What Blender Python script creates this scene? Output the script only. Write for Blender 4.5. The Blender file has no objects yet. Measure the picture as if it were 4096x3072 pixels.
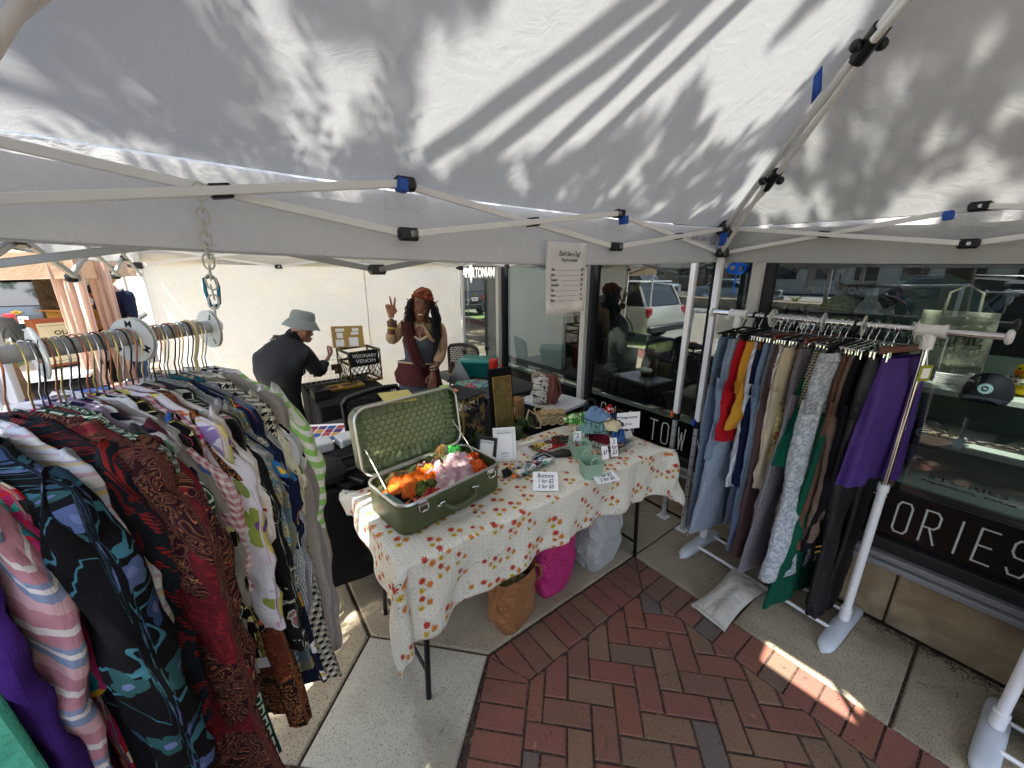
import bpy, bmesh, math, random
from mathutils import Vector, Matrix, noise, Euler
R = random.Random(7)
rad = math.radians
scene = bpy.context.scene
COL = scene.collection
# ------------------------------------------------------------------ camera, sky, sun, exposure
cam_d = bpy.data.cameras.new("camera"); cam = bpy.data.objects.new("camera", cam_d); COL.objects.link(cam)
cam.location = (0, 0, 1.75); cam.rotation_euler = (rad(90 - 16.17), 0, 0)
cam_d.sensor_width = 36; cam_d.lens = 13.52; cam_d.clip_start = 0.02; cam_d.clip_end = 400
scene.camera = cam
# (a, b): a runs along the shop front (towards the right), b points at the shop front, camera stands at a = b = 0
def AB(a, b, z=0.0): return Vector((a*.6 + b*.8, -.8*a + .6*b, z))
WALLROT = math.atan2(-.8, .6)                      # local x = a, local y = b
SUN = (AB(-.24, .42, 0) + Vector((0, 0, -1))).normalized()     # travel direction of sunlight
world = bpy.data.worlds.new("World"); scene.world = world; world.use_nodes = True
wn_ = world.node_tree; bg = wn_.nodes["Background"]; sky = wn_.nodes.new("ShaderNodeTexSky")
sky.sky_type = 'NISHITA'; sky.sun_disc = False; sky.sun_elevation = math.asin(-SUN.z)
sky.sun_rotation = math.atan2(-SUN.x, -SUN.y); sky.air_density = 1.0; sky.dust_density = 2.5
wn_.links.new(sky.outputs[0], bg.inputs[0]); bg.inputs[1].default_value = 0.12
sl = bpy.data.lights.new("sun", 'SUN'); sl.energy = 5.0; sl.angle = rad(0.53); sl.color = (1, .95, .87)
so = bpy.data.objects.new("sun", sl); COL.objects.link(so)
so.rotation_euler = (-SUN).to_track_quat('Z', 'Y').to_euler(); so.location = (-3, -6, 12)
scene.view_settings.view_transform = 'Standard'; scene.view_settings.look = 'None'
scene.view_settings.gamma = 1; scene.view_settings.use_curve_mapping = False
scene.view_settings.exposure = 2.38
scene.cycles.max_bounces = 9; scene.cycles.diffuse_bounces = 5; scene.cycles.transmission_bounces = 6
scene.cycles.transparent_max_bounces = 12; scene.cycles.glossy_bounces = 4
scene.cycles.caustics_reflective = False; scene.cycles.caustics_refractive = False
scene.cycles.sample_clamp_indirect = 6
scene.render.engine = 'CYCLES'; scene.cycles.use_denoising = True

# ------------------------------------------------------------------ node helpers
def lin(h):
    if isinstance(h, (tuple, list)): return (h[0], h[1], h[2], 1)
    h = h.lstrip('#'); v = [int(h[i:i+2], 16)/255 for i in (0, 2, 4)]
    return tuple([x/12.92 if x <= .04045 else ((x+.055)/1.055)**2.4 for x in v] + [1])
class X:
    """a float or colour socket with arithmetic"""
    def __init__(s, g, k): s.g, s.k = g, k
    def _m(s, op, o=None, o2=None, rev=False):
        n = s.g.nt.nodes.new("ShaderNodeMath"); n.operation = op
        for i, v in enumerate(([o, s] if rev else [s, o]) + [o2]):
            if v is None: continue
            if isinstance(v, X): s.g.nt.links.new(v.k, n.inputs[i])
            else: n.inputs[i].default_value = v
        return X(s.g, n.outputs[0])
    def __add__(s, o): return s._m('ADD', o)
    __radd__ = __add__
    def __sub__(s, o): return s._m('SUBTRACT', o)
    def __rsub__(s, o): return s._m('SUBTRACT', o, rev=True)
    def __mul__(s, o): return s._m('MULTIPLY', o)
    __rmul__ = __mul__
    def __truediv__(s, o): return s._m('DIVIDE', o)
    def __lt__(s, o): return s._m('LESS_THAN', o)
    def __gt__(s, o): return s._m('GREATER_THAN', o)
    def fract(s): return s._m('FRACT')
    def floor(s): return s._m('FLOOR')
    def sin(s): return s._m('SINE')
    def cos(s): return s._m('COSINE')
    def abs(s): return s._m('ABSOLUTE')
    def mod(s, o): return s._m('FLOORED_MODULO', o)
    def max(s, o): return s._m('MAXIMUM', o)
    def min(s, o): return s._m('MINIMUM', o)
    def pow(s, o): return s._m('POWER', o)
    def atan2(s, o): return s._m('ARCTAN2', o)
class G:
    """material under construction"""
    def __init__(s, name, rough=.8, metal=0.0):
        s.m = bpy.data.materials.new(name); s.m.use_nodes = True; s.nt = s.m.node_tree
        s.b = s.nt.nodes["Principled BSDF"]; s.b.inputs['Roughness'].default_value = rough
        s.b.inputs['Metallic'].default_value = metal; s.out = s.nt.nodes["Material Output"]
        s._uv = s._ob = None
    def uv(s):
        if not s._uv:
            n = s.nt.nodes.new("ShaderNodeUVMap"); sp = s.nt.nodes.new("ShaderNodeSeparateXYZ")
            s.nt.links.new(n.outputs[0], sp.inputs[0]); s._uv = (X(s, sp.outputs[0]), X(s, sp.outputs[1]))
        return s._uv
    def obj(s):
        if not s._ob:
            n = s.nt.nodes.new("ShaderNodeTexCoord"); sp = s.nt.nodes.new("ShaderNodeSeparateXYZ")
            s.nt.links.new(n.outputs['Object'], sp.inputs[0]); s._ob = tuple(X(s, sp.outputs[i]) for i in range(3))
        return s._ob
    def vec(s, x, y, z=0.0):
        n = s.nt.nodes.new("ShaderNodeCombineXYZ")
        for i, v in enumerate((x, y, z)):
            if isinstance(v, X): s.nt.links.new(v.k, n.inputs[i])
            else: n.inputs[i].default_value = v
        return n.outputs[0]
    def noise(s, scale=5, detail=4, v=None, rough=.55, dist=0.0, col=False):
        n = s.nt.nodes.new("ShaderNodeTexNoise"); n.inputs['Scale'].default_value = scale
        n.inputs['Detail'].default_value = detail; n.inputs['Roughness'].default_value = rough
        n.inputs['Distortion'].default_value = dist
        if v is None: v = s.vec(*s.obj())
        s.nt.links.new(v, n.inputs['Vector']); return X(s, n.outputs[1 if col else 0])
    def voro(s, x, y, scale=1.0, rnd=1.0):
        n = s.nt.nodes.new("ShaderNodeTexVoronoi"); n.voronoi_dimensions = '2D'
        n.inputs['Scale'].default_value = scale; n.inputs['Randomness'].default_value = rnd
        s.nt.links.new(s.vec(x, y), n.inputs['Vector'])
        c = s.nt.nodes.new("ShaderNodeSeparateXYZ"); s.nt.links.new(n.outputs['Color'], c.inputs[0])
        p = s.nt.nodes.new("ShaderNodeSeparateXYZ"); s.nt.links.new(n.outputs['Position'], p.inputs[0])
        return X(s, n.outputs['Distance']), X(s, c.outputs[0]), X(s, c.outputs[1]), X(s, p.outputs[0]), X(s, p.outputs[1])
    def mix(s, f, a, b):
        n = s.nt.nodes.new("ShaderNodeMix"); n.data_type = 'RGBA'
        for i, v in ((0, f), (6, a), (7, b)):
            if isinstance(v, X): s.nt.links.new(v.k, n.inputs[i])
            elif i == 0: n.inputs[0].default_value = v
            else: n.inputs[i].default_value = lin(v)
        return X(s, n.outputs[2])
    def ramp(s, f, stops, const=False):
        n = s.nt.nodes.new("ShaderNodeValToRGB"); r = n.color_ramp
        if const: r.interpolation = 'CONSTANT'
        while len(r.elements) < len(stops): r.elements.new(.5)
        for e, (p, c) in zip(r.elements, stops): e.position = p; e.color = lin(c)
        s.nt.links.new(f.k, n.inputs[0]); return X(s, n.outputs[0])
    def vary(s, c, amt=.12, scale=8):
        """slight lightness variation of the dye / dirt"""
        n = s.noise(scale, 3); h = s.nt.nodes.new("ShaderNodeHueSaturation")
        s.nt.links.new((n*(2*amt) + (1-amt)).k, h.inputs['Value'])
        if isinstance(c, X): s.nt.links.new(c.k, h.inputs['Color'])
        else: h.inputs['Color'].default_value = lin(c)
        return X(s, h.outputs[0])
    def col(s, c):
        if isinstance(c, X): s.nt.links.new(c.k, s.b.inputs['Base Color'])
        else: s.b.inputs['Base Color'].default_value = lin(c)
        return s
    def bump(s, h, st=.3, d=.01):
        n = s.nt.nodes.new("ShaderNodeBump"); n.inputs['Strength'].default_value = st; n.inputs['Distance'].default_value = d
        s.nt.links.new(h.k, n.inputs['Height']); s.nt.links.new(n.outputs[0], s.b.inputs['Normal']); s._bump = n; return s
    def trans(s, f=.4, tint=None):
        """thin cloth: part of the light passes through"""
        t = s.nt.nodes.new("ShaderNodeBsdfTranslucent"); mx = s.nt.nodes.new("ShaderNodeMixShader")
        mx.inputs[0].default_value = f
        src = s.b.inputs['Base Color']
        if src.is_linked: s.nt.links.new(src.links[0].from_socket, t.inputs[0])
        else: t.inputs[0].default_value = tint or src.default_value
        if hasattr(s, '_bump'): s.nt.links.new(s._bump.outputs[0], t.inputs[1])
        s.nt.links.new(s.b.outputs[0], mx.inputs[1]); s.nt.links.new(t.outputs[0], mx.inputs[2])
        s.nt.links.new(mx.outputs[0], s.out.inputs[0]); return s
_mc = {}
def plain(name, c, rough=.7, metal=0.0, vary=.1, vs=8, bump=0.0, bs=60, clear=0.0):
    if name in _mc: return _mc[name]
    g = G(name, rough, metal); g.col(g.vary(c, vary, vs) if vary else c)
    if bump: g.bump(g.noise(bs, 3), bump, .004)
    if clear: g.b.inputs['Coat Weight'].default_value = clear
    g.b.inputs['Specular IOR Level'].default_value = .5 if rough < .6 else .25
    _mc[name] = g.m; return g.m

# ------------------------------------------------------------------ mesh helpers
class MB:
    def __init__(s): s.v, s.f, s.uv, s.mi, s.ms = [], [], [], [], []
    def mat(s, m):
        if m not in s.ms: s.ms.append(m)
        return s.ms.index(m)
    def add(s, vs, fs, uvs=None, m=None, M=None):
        o = len(s.v); k = s.mat(m) if m else 0
        s.v += [tuple(M @ Vector(p)) if M else tuple(p) for p in vs]
        for i, f in enumerate(fs):
            s.f.append([o+j for j in f]); s.mi.append(k)
            s.uv.append([uvs[j] for j in f] if uvs else None)
        return s
    def box(s, c, d, rz=0.0, m=None, M=None, bev=0.0):
        """box by centre and full size; bev > 0 chamfers every edge"""
        x, y, z = d[0]/2, d[1]/2, d[2]/2; T = Matrix.Translation(c) @ Matrix.Rotation(rz, 4, 'Z')
        if M: T = M @ T
        if bev <= 0:
            vs = [(i*x, j*y, k*z) for k in (-1, 1) for j in (-1, 1) for i in (-1, 1)]
            return s.add(vs, [(0,2,3,1),(4,5,7,6),(0,1,5,4),(2,6,7,3),(0,4,6,2),(1,3,7,5)], m=m, M=T)
        b = min(bev, x*.9, y*.9, z*.9); prof = [(-z, b), (-z+b, 0), (z-b, 0), (z, b)]; vs = []; n = 8
        for zz, ins in prof:
            X_, Y_ = x-ins, y-ins
            vs += [(X_-b, -Y_, zz), (X_, -Y_+b, zz), (X_, Y_-b, zz), (X_-b, Y_, zz), (-X_+b, Y_, zz), (-X_, Y_-b, zz), (-X_, -Y_+b, zz), (-X_+b, -Y_, zz)]
        fs = [tuple(range(n-1, -1, -1)), tuple(range(3*n, 4*n))]
        for r in range(3):
            for i in range(n): j = (i+1) % n; fs.append((r*n+i, r*n+j, (r+1)*n+j, (r+1)*n+i))
        return s.add(vs, fs, m=m, M=T)
    def tube(s, pts, r, n=8, m=None, M=None, caps=True, closed=False):
        """round tube along a polyline; r is a number or one radius per point"""
        pts = [Vector(p) for p in pts]; N = len(pts); rr = r if isinstance(r, (list, tuple)) else [r]*N
        vs = []; uvs = []; up = None; L = 0
        for i, p in enumerate(pts):
            if closed: t = pts[(i+1) % N] - pts[i-1]
            else: t = pts[min(i+1, N-1)] - pts[max(i-1, 0)]
            t.normalize()
            if up is None: up = Vector((0, 0, 1)) if abs(t.z) < .9 else Vector((1, 0, 0))
            a = up - t*up.dot(t)
            if a.length < 1e-5: a = t.orthogonal()
            a.normalize(); b = t.cross(a); up = a
            if i: L += (p-pts[i-1]).length
            for k in range(n):
                th = 2*math.pi*k/n; vs.append(p + (a*math.cos(th) + b*math.sin(th))*rr[i]); uvs.append((th*rr[i], L))
        fs = []
        for i in range(N if closed else N-1):
            j = (i+1) % N
            for k in range(n): q = (k+1) % n; fs.append((i*n+k, i*n+q, j*n+q, j*n+k))
        if caps and not closed: fs += [tuple(range(n-1, -1, -1)), tuple((N-1)*n+k for k in range(n))]
        return s.add(vs, fs, uvs, m, M)
    def loft(s, rings, m=None, M=None, caps=(True, True), uvs=None, close=True):
        n = len(rings[0]); vs = [p for r in rings for p in r]; fs = []
        uu = []
        if uvs is None:
            L = 0
            for i, r in enumerate(rings):
                if i: L += (Vector(r[0])-Vector(rings[i-1][0])).length
                c = 0
                for k in range(n):
                    if k: c += (Vector(r[k])-Vector(r[k-1])).length
                    uu.append((c, L))
        else: uu = uvs
        for i in range(len(rings)-1):
            for k in range(n if close else n-1): q = (k+1) % n; fs.append((i*n+k, i*n+q, (i+1)*n+q, (i+1)*n+k))
        if close and caps[0]: fs.append(tuple(range(n-1, -1, -1)))
        if close and caps[1]: fs.append(tuple((len(rings)-1)*n+k for k in range(n)))
        return s.add(vs, fs, uu, m, M)
    def grid(s, fn, nu, nv, m=None, M=None, uvf=None):
        vs = []; uu = []
        for j in range(nv+1):
            for i in range(nu+1):
                u, v = i/nu, j/nv; vs.append(fn(u, v)); uu.append(uvf(u, v) if uvf else (u, v))
        fs = [(j*(nu+1)+i, j*(nu+1)+i+1, (j+1)*(nu+1)+i+1, (j+1)*(nu+1)+i) for j in range(nv) for i in range(nu)]
        return s.add(vs, fs, uu, m, M)
    def lathe(s, prof, n=20, m=None, M=None, sx=1, sy=1):
        rings = [[(r*math.cos(2*math.pi*k/n)*sx, r*math.sin(2*math.pi*k/n)*sy, z) for k in range(n)] for r, z in prof]
        return s.loft(rings, m, M)
    def ball(s, c, r, n=12, m=None, M=None):
        rx, ry, rz = r if isinstance(r, tuple) else (r, r, r); k = max(4, n//2)
        T = Matrix.Translation(c); T = M @ T if M else T
        rings = [[(rx*math.sin(math.pi*max(.01, min(.99, j/k)))*math.cos(2*math.pi*i/n), ry*math.sin(math.pi*max(.01, min(.99, j/k)))*math.sin(2*math.pi*i/n), -rz*math.cos(math.pi*j/k)) for i in range(n)] for j in range(k+1)]
        return s.loft(rings, m, T)
    def prism(s, poly, z0, z1, m=None, M=None):
        n = len(poly); vs = [(x, y, z0) for x, y in poly] + [(x, y, z1) for x, y in poly]
        fs = [tuple(range(n-1, -1, -1)), tuple(range(n, 2*n))] + [(i, (i+1) % n, n+(i+1) % n, n+i) for i in range(n)]
        return s.add(vs, fs, m=m, M=M)
    def build(s, name, m=None, parent=None, smooth=True, loc=None, rot=None, solid=0.0, ang=40):
        me = bpy.data.meshes.new(name); me.from_pydata(s.v, [], s.f)
        if m and not s.ms: s.ms = [m]
        for q in s.ms: me.materials.append(q)
        me.polygons.foreach_set("material_index", s.mi)
        if any(u for u in s.uv):
            l = me.uv_layers.new(name="UVMap"); flat = []
            for f, u in zip(s.f, s.uv):
                for i in range(len(f)): flat += list(u[i]) if u else [0, 0]
            l.data.foreach_set("uv", flat)
        me.update()
        if smooth:
            me.polygons.foreach_set("use_smooth", [True]*len(me.polygons))
            if ang < 180: me.set_sharp_from_angle(angle=rad(ang))
        o = bpy.data.objects.new(name, me); COL.objects.link(o)
        if parent: o.parent = parent
        if loc is not None: o.location = loc
        if rot is not None: o.rotation_euler = rot
        if solid:
            q = o.modifiers.new("solid", 'SOLIDIFY'); q.thickness = solid; q.offset = 0
        return o
def thing(name, label, cat, loc=(0, 0, 0), rz=0.0, group=None):
    o = bpy.data.objects.new(name, None); COL.objects.link(o); o.location = loc; o.rotation_euler = (0, 0, rz)
    o.empty_display_size = .05; return tag(o, label, cat, group)
def tag(o, label=None, cat=None, group=None, kind=None):
    if label: o['label'] = label
    if cat: o['category'] = cat
    if group: o['group'] = group
    if kind: o['kind'] = kind
    return o
def part(name, mb, m, parent, **k): return mb.build(name, m, parent, **k)
def struct(name, mb, m, parent=None, **k):
    o = mb.build(name, m, parent, **k)
    if not parent: o['kind'] = 'structure'
    return o
def text(name, s, size, m, parent, loc, rot, ext=.0008, align='CENTER', shear=0.0, sx=1.0, sp=1.0, weight=0.0):
    c = bpy.data.curves.new(name, 'FONT'); c.body = s; c.size = size; c.extrude = ext; c.align_x = align; c.align_y = 'CENTER'
    c.shear = shear; c.space_character = sp; c.materials.append(m); c.resolution_u = 3; c.offset = weight
    c.resolution_u = 2; tmp = bpy.data.objects.new("t", c); COL.objects.link(tmp); me = bpy.data.meshes.new_from_object(tmp)
    bpy.data.objects.remove(tmp); bpy.data.curves.remove(c); me.name = name
    o = bpy.data.objects.new(name, me); COL.objects.link(o); o.parent = parent; o.location = loc; o.rotation_euler = rot
    o.scale = (sx, 1, 1); return o
def tree_copy(o, parent=None):
    c = o.copy(); COL.objects.link(c)
    if parent: c.parent = parent
    for ch in list(o.children): tree_copy(ch, c)
    return c
def rot_to(v):  # quaternion-matrix turning +Z to v
    return Vector(v).to_track_quat('Z', 'Y').to_matrix().to_4x4()
def skin(name, joints, bones, m, parent=None, root=0, sub=2, smooth=.0, disp=None):
    """one continuous surface grown on a skeleton; joints = [(x,y,z,rx,ry)]"""
    me = bpy.data.meshes.new(name); me.from_pydata([j[:3] for j in joints], bones, [])
    o = bpy.data.objects.new(name, me); COL.objects.link(o)
    md = o.modifiers.new("s", 'SKIN'); md.use_smooth_shade = True; md.branch_smoothing = smooth
    sv = me.skin_vertices[0].data
    for i, j in enumerate(joints): sv[i].radius = (j[3], j[4] if len(j) > 4 else j[3]); sv[i].use_root = (i == root)
    ss = o.modifiers.new("b", 'SUBSURF'); ss.levels = sub; ss.render_levels = sub
    dg = bpy.context.evaluated_depsgraph_get(); ev = o.evaluated_get(dg); nm = bpy.data.meshes.new_from_object(ev)
    o.modifiers.clear(); o.data = nm; nm.name = name; nm.materials.clear(); nm.materials.append(m)
    nm.polygons.foreach_set("use_smooth", [True]*len(nm.polygons)); nm.polygons.foreach_set("material_index", [0]*len(nm.polygons))
    if disp:
        A_, s_ = disp; vn = [v.normal.copy() for v in nm.vertices]
        for v, n_ in zip(nm.vertices, vn): c = v.co; v.co = c + n_*A_*(1-2.4*abs(noise.fractal(Vector((c.x*s_, c.y*s_, c.z*s_*.55)), 1.0, 2.0, 3)))
    if parent: o.parent = parent
    return o
def fbm(x, y, z=0.0, o=3): return noise.fractal(Vector((x, y, z)), 1.0, 2.0, o)

# ------------------------------------------------------------------ common materials
M_white_pow = plain('white_powder_coat', '#e4e4e4', .35, 0, .06)
M_black_pl = plain('black_plastic', '#101012', .4, 0, .1)
M_chrome = plain('chrome', '#d8d8da', .12, 1, .02)
M_whitepl = plain('white_plastic', '#dcdcd8', .4, 0, .05)
M_ink = plain('black_ink', '#121212', .6, 0, 0)
M_paper = plain('paper_white', '#e6e4e4', .7, 0, .02)
M_blacksteel = plain('black_steel', '#0e0e10', .35, .3, .2)
M_blackcloth = plain('black_tablecloth', '#08080a', .92, 0, .3, 5, .5, 200)
M_blue = plain('blue_tape', '#1a4fae', .5, 0, .1)
# ------------------------------------------------------------------ ground, paving, road
def concrete(name, c1, c2, sp=.5):
    g = G(name, .9); x, y, z = g.obj(); base = g.ramp(g.noise(2.2, 5), [(.3, c1), (.7, c2)])
    agg = g.noise(170, 2); f = g.ramp(agg, [(.33, '#4a4238'), (.45, '#ffffff'), (.58, '#ffffff'), (.7, '#fff4dd')])
    n = g.nt.nodes.new("ShaderNodeMix"); n.data_type = 'RGBA'; n.blend_type = 'MULTIPLY'; n.inputs[0].default_value = sp
    g.nt.links.new(base.k, n.inputs[6]); g.nt.links.new(f.k, n.inputs[7]); c = X(g, n.outputs[2])
    st = g.noise(1.1, 4, dist=1.5); c = g.mix(((st-.48)*4).max(0).min(.5), c, '#665b4a')
    g.col(c); g.bump(agg + g.noise(40, 3)*.5, .5, .003); return g.m
M_conc_warm = concrete('exposed_aggregate_concrete', '#918570', '#aca088', .9)
M_conc_grey = concrete('grey_concrete', '#aba695', '#bdb8a6', .55)
def ab_poly(p): return [(AB(a, b).x, AB(a, b).y) for a, b in p]
# the sheet everything lies on
gm = G('packed_ground', .95); gm.col(gm.ramp(gm.noise(.6, 6), [(.3, '#7d7a70'), (.7, '#96917f')]))
mb = MB(); mb.box((0, 0, -.30), (900, 900, .2)); struct('ground', mb, gm.m, smooth=False)
jm = G('joint_dirt', 1.0); jm.col(jm.ramp(jm.noise(60, 4), [(.3, '#231a15'), (.6, '#4a3a2e'), (.75, '#7d6a56')])); jm.bump(jm.noise(90, 3), .6, .004)
mb = MB(); mb.prism(ab_poly([(-14, -3.0), (8, -3.0), (8, 2.9), (-14, 2.9)]), -.2, -.012)
pav = struct('sidewalk', mb, jm.m, smooth=False)
def slab(name, poly, m, z=0.0, gap=.006):
    c = sum((Vector(p) for p in poly), Vector((0, 0)))/len(poly); P = []
    for p in poly:
        d = Vector(p)-c; P.append(tuple(Vector(p) - d.normalized()*gap*1.4))
    mb = MB(); q = ab_poly(P); n = len(q)
    b = .006; cc = sum((Vector(p) for p in q), Vector((0, 0)))/n
    ins = [tuple(Vector(p)-(Vector(p)-cc).normalized()*b*1.4) for p in q]
    vs = [(x, y, -.012) for x, y in q] + [(x, y, z-b) for x, y in q] + [(x, y, z) for x, y in ins]
    fs = [tuple(range(2*n, 3*n))] + [(r*n+i, r*n+(i+1) % n, (r+1)*n+(i+1) % n, (r+1)*n+i) for r in (0, 1) for i in range(n)]
    mb.add(vs, fs); return mb.build(name, m, pav, smooth=False)
# strip beside the wall
for i, (a0, a1) in enumerate([(-1.19, -.58), (-.58, .03), (.03, .64), (.64, 1.25), (1.25, 1.9), (1.9, 2.6)]):
    slab('concrete_slab', [(a0, 1.87), (a1, 1.87), (a1, 2.485), (a0, 2.485)], M_conc_warm, R.uniform(-.001, .001))
slab('concrete_slab', [(-1.63, .33), (-1.19, .75), (-1.19, 2.485), (-2.8, 2.485), (-2.8, .33)], M_conc_warm)
slab('concrete_slab', [(-4.2, .33), (-2.8, .33), (-2.8, 2.485), (-4.2, 2.485)], M_conc_warm, .001)
slab('concrete_slab', [(-2.2, -1.1), (-1.25, -.05), (-1.63, .33), (-2.2, .33)], M_conc_warm, .001)
slab('concrete_slab', [(-1.25, -.05), (-.85, .37), (-1.19, .75), (-1.63, .33)], M_conc_grey, .002)
slab('concrete_slab', [(-3.4, -1.1), (-2.2, -1.1), (-2.2, .33), (-3.4, .33)], M_conc_warm, -.001)
slab('concrete_slab', [(-1.3, -1.0), (-.3, -.2), (-.85, .37), (-1.25, -.05), (-2.2, -1.1)], M_conc_warm, .001)
for a0 in (-14, -12.2, -10.4, -8.6, -6.8, -5.6):
    a1 = {-5.6: -4.2, -6.8: -5.6}.get(a0, a0+1.8)
    for b0, b1 in ((-2.0, -.6), (-.6, .9), (.9, 2.485)):
        slab('concrete_slab', [(a0, b0), (a1, b0), (a1, b1), (a0, b1)], M_conc_warm, R.uniform(-.002, .002))
slab('concrete_slab', [(-4.2, -2.0), (-3.4, -2.0), (-3.4, .33), (-4.2, .33)], M_conc_warm)
slab('concrete_slab', [(-3.4, -2.0), (1.5, -2.0), (1.5, -1.1), (-3.4, -1.1)], M_conc_warm, -.001)
# bricks
BRK = []
for nm, c1, c2 in [('red', '#74473b', '#7f4f42'), ('rust', '#80503f', '#724838'), ('brown', '#6c4a3b', '#775443'), ('tan', '#6f5441', '#7b6049'), ('dark', '#5a4e47', '#655850'), ('olive', '#644f40', '#705a48')]:
    g = G('brick_'+nm, .88); inf = g.nt.nodes.new("ShaderNodeObjectInfo"); rn = X(g, inf.outputs['Random'])
    geo = g.nt.nodes.new("ShaderNodeNewGeometry"); v = geo.outputs['Position']
    c = g.mix(g.noise(14, 5, v)*.6 + rn*.5, c1, c2); c = g.mix(((g.noise(1.7, 5, v, dist=1)-.45)*2.2).max(0).min(.42), c, '#55483e'); sp = g.noise(190, 3, v)
    c = g.mix(((sp-.58)*9).max(0).min(.8), c, '#2a2420'); c = g.mix(((g.noise(5, 5, v, dist=2)-.68)*9).max(0).min(.35), c, '#a39482')
    g.col(c); g.bump(g.noise(110, 4, v)+g.noise(16, 3, v)*1.5, .45, .003); BRK.append(g.m)
WT = [5, 5, 5, 4, 1.6, 3]
def clip(poly, nx, ny, d):          # keep nx*x+ny*y <= d
    out = []
    for i in range(len(poly)):
        p, q = poly[i], poly[(i+1) % len(poly)]; dp = nx*p[0]+ny*p[1]-d; dq = nx*q[0]+ny*q[1]-d
        if dp <= 0: out.append(p)
        if dp*dq < 0: t = dp/(dp-dq); out.append((p[0]+(q[0]-p[0])*t, p[1]+(q[1]-p[1])*t))
    return out
paving = MB(); paving.prism(ab_poly([(-1.17, .77), (-1.17, 1.86), (2.5, 1.86), (2.5, -1.05), (-.3, -.18), (-.85, .39)]), -.011, -.006)
pv = struct('brick_paving', paving, jm.m, smooth=False)
shared = {}
def brick(poly, m, z=None):
    """one paver: poly in (a, b), already with its joint taken off"""
    if len(poly) < 3: return
    ar = abs(sum(poly[i][0]*poly[(i+1) % len(poly)][1]-poly[(i+1) % len(poly)][0]*poly[i][1] for i in range(len(poly))))/2
    if ar < .0006: return
    z = R.uniform(-.0022, .0022) if z is None else z; q = ab_poly(poly); n = len(q)
    c = sum((Vector(p) for p in q), Vector((0, 0)))/n; b = .0035
    q = [tuple(Vector(p) + (Vector(p)-c).normalized()*R.uniform(-.0034, .0008)) for p in q]
    ins = [tuple(Vector(p)-(Vector(p)-c).normalized()*b*1.4) for p in q]
    tx, ty = R.uniform(-.012, .012), R.uniform(-.012, .012)
    Z = lambda p: z + (p[0]-c.x)*tx + (p[1]-c.y)*ty
    vs = [(x-c.x, y-c.y, -.011) for x, y in q] + [(x-c.x, y-c.y, Z((x, y))-b) for x, y in q] + [(x-c.x, y-c.y, Z((x, y))) for x, y in ins]
    fs = [tuple(range(2*n, 3*n))] + [(r*n+i, r*n+(i+1) % n, (r+1)*n+(i+1) % n, (r+1)*n+i) for r in (0, 1) for i in range(n)]
    if Vector((q[1][0]-q[0][0], q[1][1]-q[0][1], 0)).cross(Vector((q[2][0]-q[1][0], q[2][1]-q[1][1], 0))).z < 0:
        fs = [tuple(reversed(f)) for f in fs]
    o = MB().add(vs, fs).build('brick', m, pv, smooth=False, loc=(c.x, c.y, 0))
def bm_pick(): return R.choices(BRK, WT)[0]
gp = .0035
# border courses: along b (left side), along a (wall side), diagonal
def course(p0, p1, inward, n=None, l=.2, w=.1, m0=None):
    p0, p1, inw = Vector(p0), Vector(p1), Vector(inward).normalized(); d = p1-p0; L = d.length; d.normalize()
    n = n or round(L/w); w = L/n
    for i in range(n):
        a, b = p0+d*(i*w+gp), p0+d*((i+1)*w-gp)
        yield [tuple(a), tuple(b), tuple(b+inw*(l-gp)), tuple(a+inw*(l-gp))]
s2 = math.sqrt(.5)
for p in course((-1.18, .68), (-1.18, 1.88), (1, 0)):
    brick(clip(clip(p, 1, 1, .69-gp), .4142, -1, -1.2388-gp), bm_pick())
for p in course((-1.18, 1.87), (2.42, 1.87), (0, -1)): brick(clip(p, -1, -1, -.69-gp), bm_pick())
dd = Vector((s2, -s2)); c0 = Vector((-1.18, .75))
for p in course(tuple(c0-dd*.1), tuple(c0+dd*1.4), (s2, s2)): brick(clip(p, -.4142, 1, 1.2388-gp), bm_pick())
# herringbone field, turned 45 degrees to the border
def field(poly):
    p = clip(poly, -1, 0, .98-gp); p = clip(p, 0, 1, 1.67-gp); p = clip(p, -s2, -s2, -(-.43*s2 + .2 + gp)); p = clip(p, 1, 0, 2.4); return p
ca, sa = math.cos(rad(45)), math.sin(rad(45))
for i in range(-34, 36):
    for j in range(-34, 36):
        for k in (0, 1):
            u, v = i, j
            if (u - v) % 4 == 0 and k == 0: r = (u, v, u+2, v+1)
            elif (u - v) % 4 == 3 and k == 1: r = (u, v, u+1, v+2)
            else: continue
            w = .1; q = [(r[0]*w+gp, r[1]*w+gp), (r[2]*w-gp, r[1]*w+gp), (r[2]*w-gp, r[3]*w-gp), (r[0]*w+gp, r[3]*w-gp)]
            q = [(x*ca-y*sa+.03, x*sa+y*ca+.06) for x, y in q]
            cx, cy = sum(t[0] for t in q)/4, sum(t[1] for t in q)/4
            W_ = AB(cx, cy)
            if W_.y < .55 or W_.length > 3.2: continue
            brick(field(q), bm_pick())
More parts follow.
